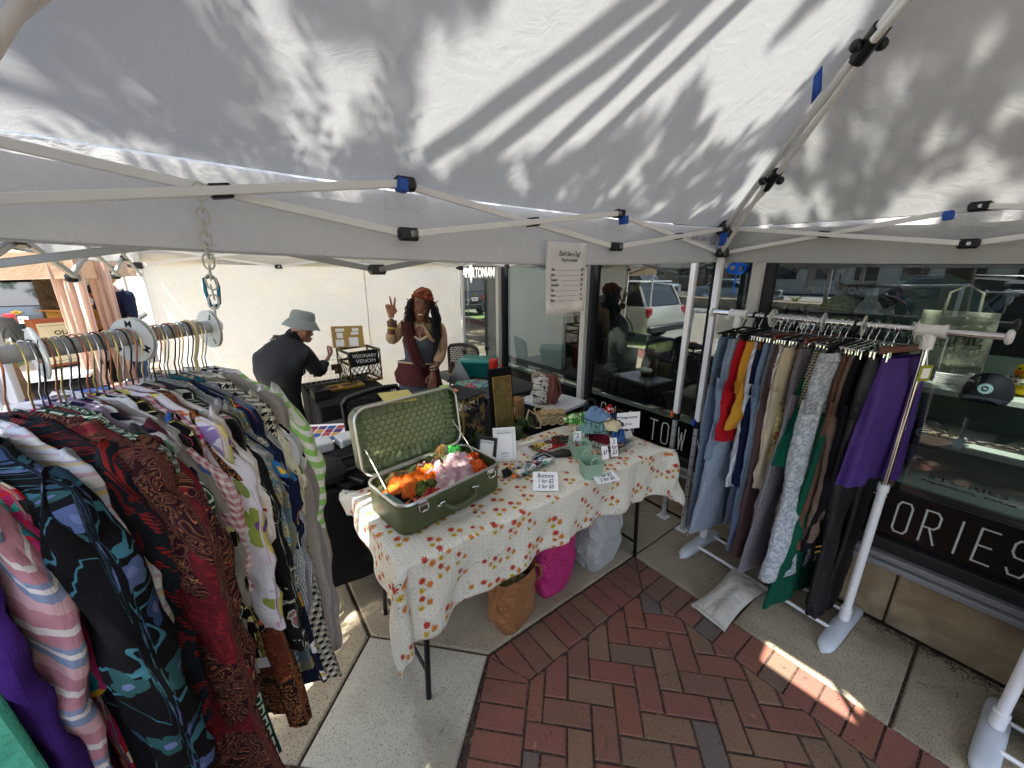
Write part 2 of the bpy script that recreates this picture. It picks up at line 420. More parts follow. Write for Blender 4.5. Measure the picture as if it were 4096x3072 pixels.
# needles and grit lying in the joints and along the wall foot
nd = plain('dry_needle', '#3a2a1e', .9, 0, .3)
mb = MB()
for i in range(520):
    if i < 380: a, b = R.uniform(-1.1, 1.6), 2.485-abs(R.gauss(0, .035))-.004
    else: a, b = R.uniform(-1.2, 1.3), R.uniform(.4, 2.4)
    if i < 380 and R.random() < .5: a = R.gauss(.05, .28)
    p = AB(a, b, .004); t = R.uniform(0, 6.3); l = R.uniform(.006, .028) if i < 380 else R.uniform(.004, .02)
    d = Vector((math.cos(t), math.sin(t), 0))*l; q = Vector((-d.y, d.x, 0))*.35*R.random()
    mb.tube([p, p+d+q*.5+Vector((0, 0, .003)), p+d*2+q], .0011, 3)
o = mb.build('plant_litter', nd); o['kind'] = 'stuff'; o['label'] = 'dry brown needles and grit along the foot of the shop wall'
# street side: red brick strip, kerb, green lane, road, planted median
rb = G('red_brick_strip', .9); br = rb.nt.nodes.new("ShaderNodeTexBrick"); rb.nt.links.new(rb.vec(*rb.obj()), br.inputs[0])
br.inputs['Scale'].default_value = 5; br.inputs['Color1'].default_value = lin('#8d5546'); br.inputs['Color2'].default_value = lin('#74483b'); br.inputs['Mortar'].default_value = lin('#56463a'); br.inputs['Mortar Size'].default_value = .012
rb.col(X(rb, br.outputs[0]))
mb = MB(); mb.prism(ab_poly([(-14, -2.75), (8, -2.75), (8, -2.02), (-14, -2.02)]), -.011, .0); struct('pavement_edge', mb, rb.m, smooth=False)
mb = MB()
for i in range(18): mb.box(AB(-26+i*2.0+1, -2.9, -.07), (1.99, .16, .16), WALLROT, bev=.012)
struct('kerb', mb, M_conc_grey)
asf = G('asphalt', .9); asf.col(asf.ramp(asf.noise(1.2, 6)*.6+asf.noise(160, 2)*.4, [(.3, '#6a6a68'), (.7, '#8b8a86')])); asf.bump(asf.noise(220, 2), .4, .003)
mb = MB(); mb.prism(ab_poly([(-160, -60), (80, -60), (80, -2.98), (-160, -2.98)]), -.16, -.12); struct('road', mb, asf.m, smooth=False)
mb = MB(); mb.prism(ab_poly([(-40, -5.1), (20, -5.1), (20, -3.05), (-40, -3.05)]), -.119, -.115)
struct('green_lane_marking', mb, plain('green_lane_paint', '#8aa068', .9, 0, .15, 2), smooth=False)
mb = MB()
for b_ in (-8.6, -12.2):
    for i in range(16): mb.prism(ab_poly([(-50+i*5, b_), (-47.4+i*5, b_), (-47.4+i*5, b_-.12), (-50+i*5, b_-.12)]), -.119, -.115)
struct('lane_marking', mb, plain('road_paint', '#c9c8c2', .8, 0, .2, 3), smooth=False)
# ------------------------------------------------------------------ shop building (front face at b = 2.49)
BW = 2.49
def shop_obj(name, mb, m, parent, **k): return mb.build(name, m, parent, rot=(0, 0, WALLROT), **k)   # local x = a, y = b
shop = thing('shop_building', 'glass fronted shop with grey mullions above a tan stone base', 'building')
stm = G('tan_stone', .85); c = stm.ramp(stm.noise(7, 6, dist=.6), [(.3, '#7d6a52'), (.5, '#94805f'), (.72, '#a8977c')])
c = stm.mix(((stm.noise(1.6, 4)-.5)*3).max(0).min(.5), c, '#6d6152'); stm.col(c); stm.bump(stm.noise(26, 6)+stm.noise(150, 3)*.4, .7, .006)
alu = plain('grey_aluminium', '#8d8f90', .45, .3, .05); alud = plain('dark_aluminium', '#26282a', .5, .3, .1); pale = plain('pale_painted_metal', '#c4c2bc', .5, 0, .06)
base = MB(); base.box((-1.5, BW+.13, .15), (11.0, .2, .32)); bs = shop_obj('stone_base', base, plain('mortar', '#5f564a', .95), shop, smooth=False)
x = -6.9
while x < 2.4:
    w = .62 if abs(x+.6) > 3 else .615
    mb = MB(); mb.box((x+w/2, BW+.02, .168), (w-.008, .06, .32), bev=.006); mb.build('stone', stm.m, bs, smooth=False); x += w
mb = MB(); mb.box((-1.5, BW-.012, .347), (11, .10, .028), bev=.004); mb.box((-1.5, BW+.0, .378), (11, .07, .03), bev=.003); shop_obj('lower_sill', mb, alu, shop, smooth=False)
mb = MB(); mb.box((-1.5, BW+.035, .425), (11, .07, .062), bev=.004); shop_obj('bottom_rail', mb, alud, shop, smooth=False)
mull = [-4.80, -3.535, -2.27, -.975, 1.30]
for a in mull:
    f = MB(); f.box((a, BW+.02, 1.72), (.055, .13, 2.54), bev=.004); mo = shop_obj('mullion', f, pale if a != 1.3 else alu, shop, smooth=False)
    f = MB(); f.box((a+.045, BW+.03, 1.72), (.033, .07, 2.53)); f.build('gasket_frame', alud, mo, smooth=False)
mb = MB(); mb.box((-1.5, BW+.03, 3.05), (11, .12, .14)); shop_obj('top_rail', mb, alu, shop, smooth=False)
mb = MB(); mb.box((-1.5, BW+.2, 3.85), (11, .3, 1.5)); mb.box((-1.5, BW+.12, 4.66), (11.1, .5, .12)); shop_obj('upper_wall', mb, stm.m, shop, smooth=False)
# shop glass: clear pane, stronger mirror at grazing angles (coated double glazing)
gl = G('shop_glass'); nt = gl.nt; tr = nt.nodes.new("ShaderNodeBsdfTransparent"); tr.inputs[0].default_value = (.76, .79, .775, 1)
gs = nt.nodes.new("ShaderNodeBsdfGlossy"); gs.inputs['Roughness'].default_value = 0.0; gs.inputs[0].default_value = (.88, .94, .92, 1)
fr = nt.nodes.new("ShaderNodeFresnel"); fr.inputs[0].default_value = 2.3; bf = X(gl, nt.nodes.new('ShaderNodeNewGeometry').outputs['Backfacing']); ff = X(gl, fr.outputs[0])*(1-bf); mx = nt.nodes.new("ShaderNodeMixShader")
bp = nt.nodes.new("ShaderNodeBump"); bp.inputs['Strength'].default_value = .06; bp.inputs['Distance'].default_value = .02
nt.links.new(gl.noise(1.3, 2).k, bp.inputs['Height']); nt.links.new(bp.outputs[0], gs.inputs['Normal'])
nt.links.new(ff.k, mx.inputs[0]); nt.links.new(tr.outputs[0], mx.inputs[1]); nt.links.new(gs.outputs[0], mx.inputs[2]); nt.links.new(mx.outputs[0], gl.out.inputs[0])
blackfilm = plain('black_window_film', '#070708', .25, 0, .1); lettm = plain('white_vinyl', '#cfcfc6', .5, 0, 0)
for a0, a1 in ((-4.77, -3.565), (-3.5, -2.3), (-2.24, -1.005), (-.945, 1.27)):
    mb = MB(); mb.box(((a0+a1)/2, BW+.045, 1.72), (a1-a0, .008, 2.56)); shop_obj('window_pane', mb, gl.m, shop, smooth=False)
for a0, a1 in ((-3.5, -2.3), (-2.24, -1.005), (-.945, 1.27)):
    mb = MB(); mb.box(((a0+a1)/2, BW+.0375, .585), (a1-a0, .005, .27)); shop_obj('window_band', mb, blackfilm, shop, smooth=False)
GLY = {'O': [[(.2, 0), (.8, 0), (1, .12), (1, .88), (.8, 1), (.2, 1), (0, .88), (0, .12), (.2, 0)]], 'R': [[(0, 0), (0, 1), (.75, 1), (1, .88), (1, .6), (.75, .48), (0, .48)], [(.45, .48), (1, 0)]],
       'I': [[(.5, 0), (.5, 1)]], 'E': [[(1, 0), (0, 0), (0, 1), (1, 1)], [(0, .5), (.8, .5)]], 'S': [[(0, .15), (.2, 0), (.8, 0), (1, .12), (1, .4), (.8, .5), (.2, .52), (0, .65), (0, .88), (.2, 1), (.8, 1), (1, .85)]],
       'T': [[(.5, 0), (.5, 1)], [(-.1, 1), (1.1, 1)]], 'W': [[(0, 1), (.25, 0), (.5, .8), (.75, 0), (1, 1)]], 'N': [[(0, 0), (0, 1), (1, 0), (1, 1)]], 'U': [[(0, 1), (0, .12), (.2, 0), (.8, 0), (1, .12), (1, 1)]]}
def glyph(ch, a, z, w, h, t=.0075):
    mb = MB()
    for st in GLY[ch]:
        for k in range(len(st)-1):
            p, q = Vector((st[k][0]*w, st[k][1]*h)), Vector((st[k+1][0]*w, st[k+1][1]*h)); d = (q-p).normalized()*t*.5; nn = Vector((-d.y, d.x))
            P = [p-d*.8-nn, q+d*.8-nn, q+d*.8+nn, p-d*.8+nn]
            yy = BW+.0325 - .0004*k
            mb.add([(a-w/2+v.x, yy, z+v.y) for v in P]+[(a-w/2+v.x, yy+.0009, z+v.y) for v in P], [(0,1,2,3),(7,6,5,4),(0,4,5,1),(1,5,6,2),(2,6,7,3),(3,7,4,0)])
    shop_obj('letter', mb, lettm, shop, smooth=False)
for ch, a in zip('OUR', (-2.04, -1.94, -1.745)): glyph(ch, a+(.0 if ch != 'R' else 0), .505, .05, .165)
for ch, a in zip('TOWN', (-1.548, -1.45, -1.32, -1.19)): glyph(ch, a, .505, .052, .165)
for ch, a in zip('STORIES', (-.36, -.26, -.155, -.06, .03, .11, .205)): glyph(ch, a, .505, .05, .165)
# interior
int_wall = plain('interior_wall', '#8e9489', .9, 0, .06, 1); int_floor = G('interior_floor', .5); int_floor.col(int_floor.ramp(int_floor.noise(3, 4), [(.3, '#2c2b28'), (.7, '#3c3a34')]))
mb = MB(); mb.box((-1.5, 6.3, .36), (11, 7.3, .04)); shop_obj('interior_floor', mb, int_floor.m, shop, smooth=False)
mb = MB(); mb.box((-1.5, 9.9, 1.8), (11, .1, 2.9)); mb.box((-7.0, 6.3, 1.8), (.1, 7.3, 2.9)); mb.box((4.0, 6.3, 1.8), (.1, 7.3, 2.9)); mb.box((-1.5, 6.3, 3.3), (11, 7.3, .1)); shop_obj('interior_wall', mb, plain('interior_dark_wall', '#5b6058', .9), shop, smooth=False)
mb = MB(); mb.box((-2.6, 4.7, 1.3), (2.6, .08, 1.9)); shop_obj('partition', mb, plain('partition_dark', '#23282a', .8), shop, smooth=False)
mb = MB(); mb.box((-4.6, 3.9, 1.4), (1.3, .08, 2.1)); shop_obj('partition', mb, plain('partition_pale', '#9aa096', .8), shop, smooth=False)
mb = MB(); mb.box((-3.0, 2.86, .52), (3.3, .34, .08), bev=.005); mb.box((-3.0, 2.86, .43), (3.2, .3, .1)); shop_obj('window_ledge', mb, plain('ledge_green_white', '#8c948c', .6, 0, .05), shop, smooth=False)
def world_ab(a, b, z): return AB(a, b, z)
disp = thing('display_shelf', 'pale green white shelf unit with caps behind the right window', 'shelf', AB(.2, 3.0, 0), WALLROT)
sh = plain('shelf_white', '#a3aba4', .6, 0, .05)
for z in (.62, .90, 1.17): mb = MB(); mb.box((0, .05, z), (1.3, .42, .03), bev=.003); part('shelf', mb, sh, disp, smooth=False)
mb = MB(); mb.box((0, .27, .85), (1.3, .02, .95)); part('back_panel', mb, plain('shelf_back', '#6d7a6f', .7), disp, smooth=False)
for x_ in (-.66, .66): mb = MB(); mb.box((x_, .05, .85), (.02, .44, .97)); part('side_panel', mb, sh, disp, smooth=False)
def cap(loc, label, g='caps on the window shelf'):
    t = thing('baseball_cap', label, 'cap', loc, WALLROT-.1, g); m = plain('navy_cap_cloth', '#12151f', .8, 0, .15)
    mb = MB(); mb.loft([[(r*math.cos(q)*.078, r*math.sin(q)*.088, h) for q in [2*math.pi*k/18 for k in range(18)]] for r, h in ((1.03, 0), (1.02, .03), (.92, .065), (.7, .09), (.35, .105), (.05, .108))]); part('crown', mb, m, t)
    mb = MB(); mb.grid(lambda u, v: ((u-.5)*2*.075*(1-.25*v*v), -.07-.075*v*math.sqrt(max(0, 1-(2*u-1)**2*.85)), .012-.018*v-(2*u-1)**2*.012), 10, 4); part('brim', mb, m, t, solid=.004)
    mb = MB(); mb.lathe([(.024, 0), (.024, .003), (.0, .004)], 20, M=Matrix.Translation((0, -.083, .048)) @ Matrix.Rotation(rad(82), 4, 'X')); part('badge', mb, plain('badge_blue', '#7f97a0', .6), t)
    text('emblem', 'O', .03, M_ink, t, (0, -.0885, .049), (rad(82), 0, 0)); return t
cap(AB(-.04, 2.86, 1.185), 'dark navy cap with round badge on the top shelf beside the duck')
cap(AB(-.19, 2.86, .915), 'dark navy cap with round badge on the middle shelf in the right window')
du = thing('toy_duck', 'yellow toy duck in a white floral cap on the window shelf', 'toy', AB(.055, 2.98, 1.20), WALLROT)
ym = plain('duck_yellow', '#e3c11a', .7, 0, .1, 30, .5, 300)
mb = MB(); mb.ball((0, 0, .035), (.062, .05, .045)); part('body', mb, ym, du)
mb = MB(); mb.ball((.0, -.02, .108), (.042, .04, .04)); part('head', mb, ym, du)
mb = MB(); mb.ball((-.025, -.06, .103), (.018, .014, .008)); part('beak', mb, plain('orange_beak', '#d2581c', .6), du)
for e in (-1, 1): mb = MB(); mb.ball((-.012+e*.016, -.056, .122), .005, 8); part('eye', mb, M_ink, du)
fg = G('white_floral_print', .8); d_, c1_, c2_, *_q = fg.voro(fg.obj()[0], fg.obj()[2], 60); fg.col(fg.mix(d_ < .35, '#d8d4c4', fg.ramp(c1_, [(0, '#a03830'), (.4, '#5a7a40'), (.8, '#d8c070')], True)))
mb = MB(); mb.ball((0, -.01, .06), (.07, .058, .022)); part('floral_collar', mb, fg.m, du)
tote = thing('tote_bag', 'cream canvas tote bag hanging in the right window printed HOME', 'bag', AB(-.215, 3.02, 1.27), WALLROT)
tm = plain('natural_canvas', '#8f907e', .9, 0, .08, 8, .4, 250)
mb = MB(); mb.grid(lambda u, v: ((u-.5)*.26*(1+.03*math.sin(v*3)), .008*math.sin(u*9+v*4), v*.29), 10, 10); part('bag_body', mb, tm, tote, solid=.012)
for y_ in (-.006, .012): mb = MB(); mb.tube([(-.06, y_, .28), (-.055, y_, .38), (0, y_, .42), (.055, y_, .38), (.06, y_, .28)], .006, 6); part('handle', mb, tm, tote)
text('printed_word', 'H', .085, M_ink, tote, (-.07, -.011, .15), (rad(90), 0, 0)); text('printed_word', 'ME', .085, M_ink, tote, (.055, -.011, .15), (rad(90), 0, 0), sp=.9)
mb = MB(); mb.box((-.025, -.01, .14), (.04, .003, .05)); mb.add([(-.052, -.0115, .165), (.002, -.0115, .165), (-.025, -.0115, .195)], [(0, 1, 2)])
for k in (-1, 1): mb.box((-.025+k*.012, -.012, .14), (.006, .003, .04))
mb.box((-.025, -.012, .112), (.06, .003, .006)); part('printed_building', mb, M_ink, tote, smooth=False)
tow = thing('folded_shirt', 'pale green shirt lettered Hamilton, Ohio lying on the lowest window shelf', 'shirt', AB(.0, 2.90, .645), WALLROT)
pg = plain('pale_green_cotton', '#a9bcae', .9, 0, .08, 6, .3, 90)
mb = MB(); mb.box((0, 0, .03), (.5, .3, .06), bev=.025); part('folded_body', mb, pg, tow)
text('lettering', 'STORIES', .075, M_ink, tow, (0, -.02, .0615), (0, 0, 0)); text('lettering', 'Hamilton, Ohio', .05, M_ink, tow, (0, -.1, .0615), (0, 0, 0), shear=.35)
for i, (a_, z_) in enumerate([(-.14, 1.188), (.30, 1.188)]):
    st = thing('card_stack', ['stack of pale cards on the top shelf left of the duck', 'stack of pale cards on the top shelf right of the duck'][i], 'cards', AB(a_-.03, 3.05, z_), WALLROT)
    for k in range(6): mb = MB(); mb.box((R.uniform(-.002, .002), 0, .003+k*.009), (.13, .1, .006)); part('card', mb, M_paper, st, smooth=False)
# shirts and a bucket hat further left behind the glass
def wshirt(a, b, z, c, lab, txts, s=1.0):
    t = thing('display_shirt', lab, 'shirt', AB(a, b, z), WALLROT); m = plain('shirt_'+c[1:], c, .9, 0, .12, 5)
    P = [(-.09, .55), (-.20, .50), (-.33, .33), (-.25, .26), (-.19, .33), (-.19, 0), (.19, 0), (.19, .33), (.25, .26), (.33, .33), (.20, .50), (.09, .55), (0, .52)]
    mb = MB(); mb.prism([(x*s, y*s) for x, y in P], -.03, .03, M=Matrix.Rotation(rad(90), 4, 'X')); part('shirt_body', mb, m, t, smooth=False)
    for i, (tx, z_, sz) in enumerate(txts): text('lettering', tx, sz, plain('faded_print', '#77796f', .8), t, (0, -.0315, z_), (rad(90), 0, 0))
    mb = MB(); mb.tube([(0, 0, .54*s), (0, 0, .62*s), (.02, 0, .65*s), (0, 0, .67*s)], .003, 6); part('hook', mb, M_chrome, t)
wshirt(-1.25, 3.25, 1.28, '#1d2426', 'dark shirt lettered HAMILTON hanging in the window left of the mullion', [('HAMILTON', .28, .06)])
wshirt(-.78, 3.2, 1.28, '#1b1f21', 'black shirt lettered HAMILTON OHIO hanging behind the chrome bar', [('HAMILTON', .36, .06), ('OHIO', .26, .06)])
wshirt(-.45, 3.45, 1.2, '#4a5a52', 'grey green shirt hanging under the pale bucket hat in the window', [('HAMILTON', .3, .05)])
bh = thing('display_bucket_hat', 'pale bucket hat on a stand in the window above the chrome bar', 'hat', AB(-.60, 3.25, 1.53), WALLROT)
mb = MB(); mb.lathe([(.108, -.02), (.107, -.014), (.092, .04), (.088, .05), (.083, .13), (.06, .15), (0, .155)], 24); part('hat_shell', mb, plain('pale_mint_cloth', '#7c8580', .9, 0, .06), bh)
mb = MB(); mb.lathe([(.05, -.03), (.012, -.025), (.012, .1)], 12); part('stand', mb, M_chrome, bh)
ol = thing('wall_outlet', 'white wall outlet on the dark wall behind the middle window', 'outlet', AB(-2.13, 4.655, .93), WALLROT)
mb = MB(); mb.box((0, -.005, 0), (.085, .01, .14), bev=.004); part('plate', mb, M_whitepl, ol, smooth=False)
for z_ in (-.03, .03): mb = MB(); mb.box((0, -.011, z_), (.035, .003, .035), bev=.001); part('socket', mb, plain('socket_grey', '#7b7f7b', .5), ol, smooth=False)
ic = thing('round_back_chair', 'dark round backed chair inside behind the middle window', 'chair', AB(-2.45, 3.45, .38), WALLROT+.4)
dk = plain('dark_grey_fabric', '#3c403d', .8, 0, .1)
mb = MB(); mb.box((0, 0, .42), (.5, .5, .08), bev=.03); part('seat', mb, dk, ic); mb = MB(); mb.loft([[(.26*math.cos(t), -.22+.03*k, .62+.26*math.sin(t)) for t in [2*math.pi*i/20 for i in range(20)]] for k in (0, 1)]); part('backrest', mb, dk, ic)
for x_, y_ in ((-.2, -.2), (.2, -.2), (-.2, .2), (.2, .2)): mb = MB(); mb.tube([(x_, y_, 0), (x_*.9, y_*.9, .4)], .014); part('leg', mb, M_black_pl, ic)
# pictures on far walls, sign with the mirrored shop name in the doorway window
mb = MB(); mb.box((-3.05, 4.62, 1.78), (.7, .03, .5)); shop_obj('picture_frame', mb, plain('picture_dark', '#3a4240', .5), shop, smooth=False)
text('lettering', 'HAM', .17, plain('white_sign', '#f4f4f0', .5, 0, 0), shop, AB(-4.36, BW+.034, 1.74), (rad(90), 0, WALLROT), sx=.62)
text('lettering', 'LTONIAN', .17, plain('white_sign', '#f4f4f0', .5, 0, 0), shop, AB(-3.92, BW+.034, 1.74), (rad(90), 0, WALLROT), sx=.62)
mb = MB(); mb.ball((-4.20, BW+.036, 1.74), (.035, .003, .12), 12); mb.ball((-4.17, BW+.036, 1.87), (.014, .003, .03), 10); mb.ball((-4.45, BW+.036, 1.10), (.05, .003, .06), 12); shop_obj('sign_emblem', mb, plain('white_sign', '#f4f4f0', .5, 0, 0), shop)['kind'] = 'stuff'
# blue rope bundle hanging from the eave
rp = thing('rope_bundle', 'coil of bright blue rope hanging under the eave beside the tent corner leg', 'rope', (0, 0, 0))
# ------------------------------------------------------------------ pop-up tents
def cloth_mat(name, c, tf, wr=.5, sc=1.0):
    g = G(name, .8); x, y, z = g.obj(); g.col(g.vary(c, .035, 2)); w = g.noise(1.7*sc, 5, dist=1.2); f = g.noise(9*sc, 4, dist=2.5); k = g.noise(520, 1)
    g.bump(w*1.0 + f*.28 + k*.02, wr, .03); g.b.inputs['Specular IOR Level'].default_value = .2; g.trans(tf); return g.m
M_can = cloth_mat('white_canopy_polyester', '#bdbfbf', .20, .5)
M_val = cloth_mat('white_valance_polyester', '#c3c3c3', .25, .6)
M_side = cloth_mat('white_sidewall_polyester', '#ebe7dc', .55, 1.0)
M_tan = cloth_mat('tan_canopy_cloth', '#b39a84', .4, .5)
M_pinkc = cloth_mat('pinkish_drape', '#d8bcae', .4, .8, 3)
def pole(mb, p, q, w=.014, h=.020, m=None):
    """rectangular scissor bar between two points"""
    p, q = Vector(p), Vector(q); d = q-p; T = Matrix.Translation((p+q)/2) @ rot_to(d)
    mb.box((0, 0, 0), (w, h, d.length), m=m, M=T, bev=.002)
def truss(par, c0, c1, n, zt, zb, jz=None, bar=None, off=.012, side=(0, 0), ts=None):
    """n crossing pairs of bars from corner c0 to corner c1 (a, b); nodes carry black joints"""
    bar = bar or M_white_pow; so_ = Vector(side)
    Pn = lambda t, z, k=0: AB(c0[0]+(c1[0]-c0[0])*t + so_.x*k, c0[1]+(c1[1]-c0[1])*t + so_.y*k, z)
    for i in range(n):
        t0, t1 = (ts[i], ts[i+1]) if ts else (i/n, (i+1)/n)
        za, zb_ = (zt, zb)
        b1, b2 = MB(), MB()
        pole(b1, Pn(t0, zt, 1), Pn(t1, zb, 1)); pole(b2, Pn(t0, zb, -1), Pn(t1, zt, -1))
        part('truss_bar', b1, bar, par, smooth=False); part('truss_bar', b2, bar, par, smooth=False)
        j = MB(); m_ = Pn((t0+t1)/2, (zt+zb)/2); d = (Pn(t1, zb)-Pn(t0, zt)).normalized()
        j.box((0, 0, 0), (.034, .03, .045), M=Matrix.Translation(m_) @ rot_to(d), bev=.004); j.ball(m_, .012, 8); part('pivot_joint', j, M_black_pl, par, smooth=False)
        if i:
            for z in (zt, zb):
                j = MB(); m_ = Pn(t0, z); d = (Pn(t0+.01, z)-Pn(t0, z)).normalized()
                j.box((0, 0, 0), (.036, .036, .062), M=Matrix.Translation(m_) @ rot_to(d), bev=.007); part('bar_joint', j, M_black_pl, par)
                j = MB(); j.tube([m_+Vector((0, 0, 0)), m_ + AB(.0, -.0, 0) + (-m_.normalized())*Vector((1, 1, 0))*.024], .007, 8); part('rivet', j, M_chrome, par)
def leg(par, a, b, ztop, zc=.86, rz=WALLROT, knob=M_blue, inner=True, h0=0.0):
    p = AB(a, b); up = MB(); up.box((p.x, p.y, (ztop+.78)/2), (.034, .034, ztop-.78), rz, bev=.003); part('leg', up, M_white_pow, par, smooth=False)
    lo = MB(); lo.box((p.x, p.y, .40+h0/2), (.026, .026, .80-h0), rz, bev=.003)
    o = part('inner_leg', lo, plain('pale_leg_steel', '#b7b9ba', .4, .2, .05), par, smooth=False)
    hs = MB()
    for k in range(9): hs.box((p.x, p.y, .12+k*.075), (.0275, .009, .009), rz-math.pi/2); hs.box((p.x, p.y, .12+k*.075), (.0278, .009, .009), rz)
    hs.build('adjustment_holes', M_ink, o, smooth=False)['kind'] = 'stuff'
    c = MB(); c.box((p.x, p.y, .80), (.044, .044, .05), rz, bev=.004); part('leg_collar', c, M_black_pl, par, smooth=False)
    k = MB(); d = -AB(.4, .9, 0).normalized(); k.box((p.x+d.x*.0-.028, p.y-.004, .815), (.022, .02, .045), 0, bev=.006); part('lock_button', k, knob, par)
    f = MB(); f.box((p.x, p.y, .004), (.075, .07, .007), rz, bev=.002); part('foot_plate', f, M_white_pow, par, smooth=False)
def corner_bracket(par, a, b, zt, zb):
    for z, h in ((zt, .09), (zb, .05)):
        p = AB(a, b, z); m = MB(); m.box(p, (.055, .055, h), WALLROT, bev=.008)
        for s_ in ((-.045, 0), (0, -.045)): q = AB(a+s_[0], b+s_[1], z); m.box(q, (.03, .03, h*.6), WALLROT, bev=.006)
        part('corner_bracket', m, M_black_pl, par, smooth=False)
def canopy(par, a0, a1, b0, b1, ze, zp, mat, valm, n=44, sag=.05, sun_gap=None, vh=.19, seed=0, vals=(1, 1, 1, 1)):
    ca_, cb = (a0+a1)/2, (b0+b1)/2; ha, hb = (a1-a0)/2, (b1-b0)/2
    def zz(a, b):
        u, v = abs(a-ca_)/ha, abs(b-cb)/hb; m = max(u, v); k = min(u, v)/max(m, 1e-6)
        h = ze+(zp-ze)*(1-m); s_ = sag*math.sin(math.pi*min(1, m))*(1-k**3)*(1.0) + .025*m*(1-k**2)*(m > .0)
        return h - s_ + .010*fbm(a*2.1+seed, b*2.1, 3)*(m < .99)
    mb = MB(); idx = {}; N = n*2; vs = []; fs = []
    for j in range(N+1):
        for i in range(N+1):
            a, b = a0+(a1-a0)*i/N, b0+(b1-b0)*j/N; idx[i, j] = len(vs); vs.append(AB(a, b, zz(a, b)))
    for j in range(N):
        for i in range(N):
            a, b = a0+(a1-a0)*(i+.5)/N, b0+(b1-b0)*(j+.5)/N
            if sun_gap and sun_gap[0] < a < sun_gap[1] and sun_gap[2] < b < sun_gap[3]: continue
            fs.append((idx[i, j], idx[i+1, j], idx[i+1, j+1], idx[i, j+1]))
    mb.add(vs, fs); part('canopy', mb, mat, par, ang=180)
    for e, (p, q, nrm) in enumerate((((a0, b0), (a0, b1), (-1, 0)), ((a0, b1), (a1, b1), (0, 1)), ((a1, b1), (a1, b0), (1, 0)), ((a1, b0), (a0, b0), (0, -1)))):
        if not vals[e]: continue
        def fn(u, v, p=p, q=q, nrm=nrm, e=e):
            a, b = p[0]+(q[0]-p[0])*u, p[1]+(q[1]-p[1])*u; w = .012*math.sin(u*17+e*2)*v + .010*fbm(u*9, v*3+e, seed)*v + .016*math.sin(u*math.pi)*(1-v)
            return AB(a+nrm[0]*(w+.004), b+nrm[1]*(w+.004), zz(a, b)-.002 - v*vh - .006*math.sin(u*math.pi)*v)
        mb = MB(); mb.grid(fn, 60, 6); vo = part('valance', mb, valm, par, ang=180)
        mb = MB(); mb.tube([Vector(fn(u/40, 1.0)) for u in range(41)], .0035, 5); mb.build('hem', valm, vo)
A0, A1, B0, B1 = -1.162, 1.69, -.405, 2.384
tent = thing('pop_up_tent', 'white pop-up tent overhead with white legs and black joints', 'tent')
canopy(tent, A0-.012, A1, B0, B1+.012, 2.0, 3.07, M_can, M_val, sun_gap=(.245, .62, .60, .72), seed=3, vh=.185)  # roof opening near the peak is added to let a sun patch through
corner_bracket(tent, A0+.03, B1-.03, 1.985, 1.857); corner_bracket(tent, A0+.03, B0+.03, 1.985, 1.857)
leg(tent, A0+.02, B1-.02, 1.96); leg(tent, A0+.02, B0+.03, 1.96, h0=0); leg(tent, A1-.03, B1-.03, 1.96); leg(tent, A1-.03, B0+.03, 1.96)
truss(tent, (A0+.02, B1-.02), (A0+.02, B0+.02), 3, 1.99, 1.857, side=(.011, 0), ts=[0, .343, .686, 1])
truss(tent, (A0+.02, B1-.02), (A1-.02, B1-.02), 3, 1.99, 1.857, side=(0, -.011))
truss(tent, (A1-.02, B1-.02), (A1-.02, B0+.02), 3, 1.99, 1.857, side=(.011, 0))
truss(tent, (A0+.02, B0+.02), (A1-.02, B0+.02), 3, 1.99, 1.857, side=(0, .011))
ctr = ((A0+A1)/2, (B0+B1)/2)
for ca_, cb in ((A0, B1), (A0, B0), (A1, B1), (A1, B0)):
    def H(t, z, s_=0.0):
        a, b = ca_+(ctr[0]-ca_)*t, cb+(ctr[1]-cb)*t; L = math.hypot(ctr[0]-ca_, ctr[1]-cb); return AB(a+(ctr[1]-cb)/L*s_, b-(ctr[0]-ca_)/L*s_, z)
    zc = lambda t: 1.93+1.02*t
    for (t0, z0, t1, z1, s_, rr) in ((.02, 1.99, .46, zc(.46), .010, .015), (.02, 1.985, .24, zc(.24)-.035, -.014, .010), (.03, 1.86, .24, zc(.24)-.035, .014, .010), (.24, zc(.24)-.035, .50, zc(.5)-.01, -.006, .012), (.46, zc(.46), .97, 2.90, .0, .017), (.50, zc(.5)-.03, .95, 2.72, .012, .012)):
        mb = MB(); mb.tube([H(t0, z0, s_), H(t1, z1, s_)], rr, 10); part('roof_bar', mb, M_white_pow, tent)
    for t0, w in ((.24, .026), (.48, .03)):
        mb = MB(); z0 = zc(t0)-(.035 if t0 < .3 else .005); mb.tube([H(t0-.022, z0-.02), H(t0+.022, z0+.025)], w*.85, 10); mb.ball(H(t0, z0, .035), .018, 10); mb.ball(H(t0, z0, -.035), .018, 10); part('bar_joint', mb, M_black_pl, tent)
mb = MB(); p = AB(*ctr, 2.84); mb.tube([p-Vector((0, 0, .25)), p+Vector((0, 0, .19))], .022, 12); part('centre_post', mb, M_white_pow, tent)
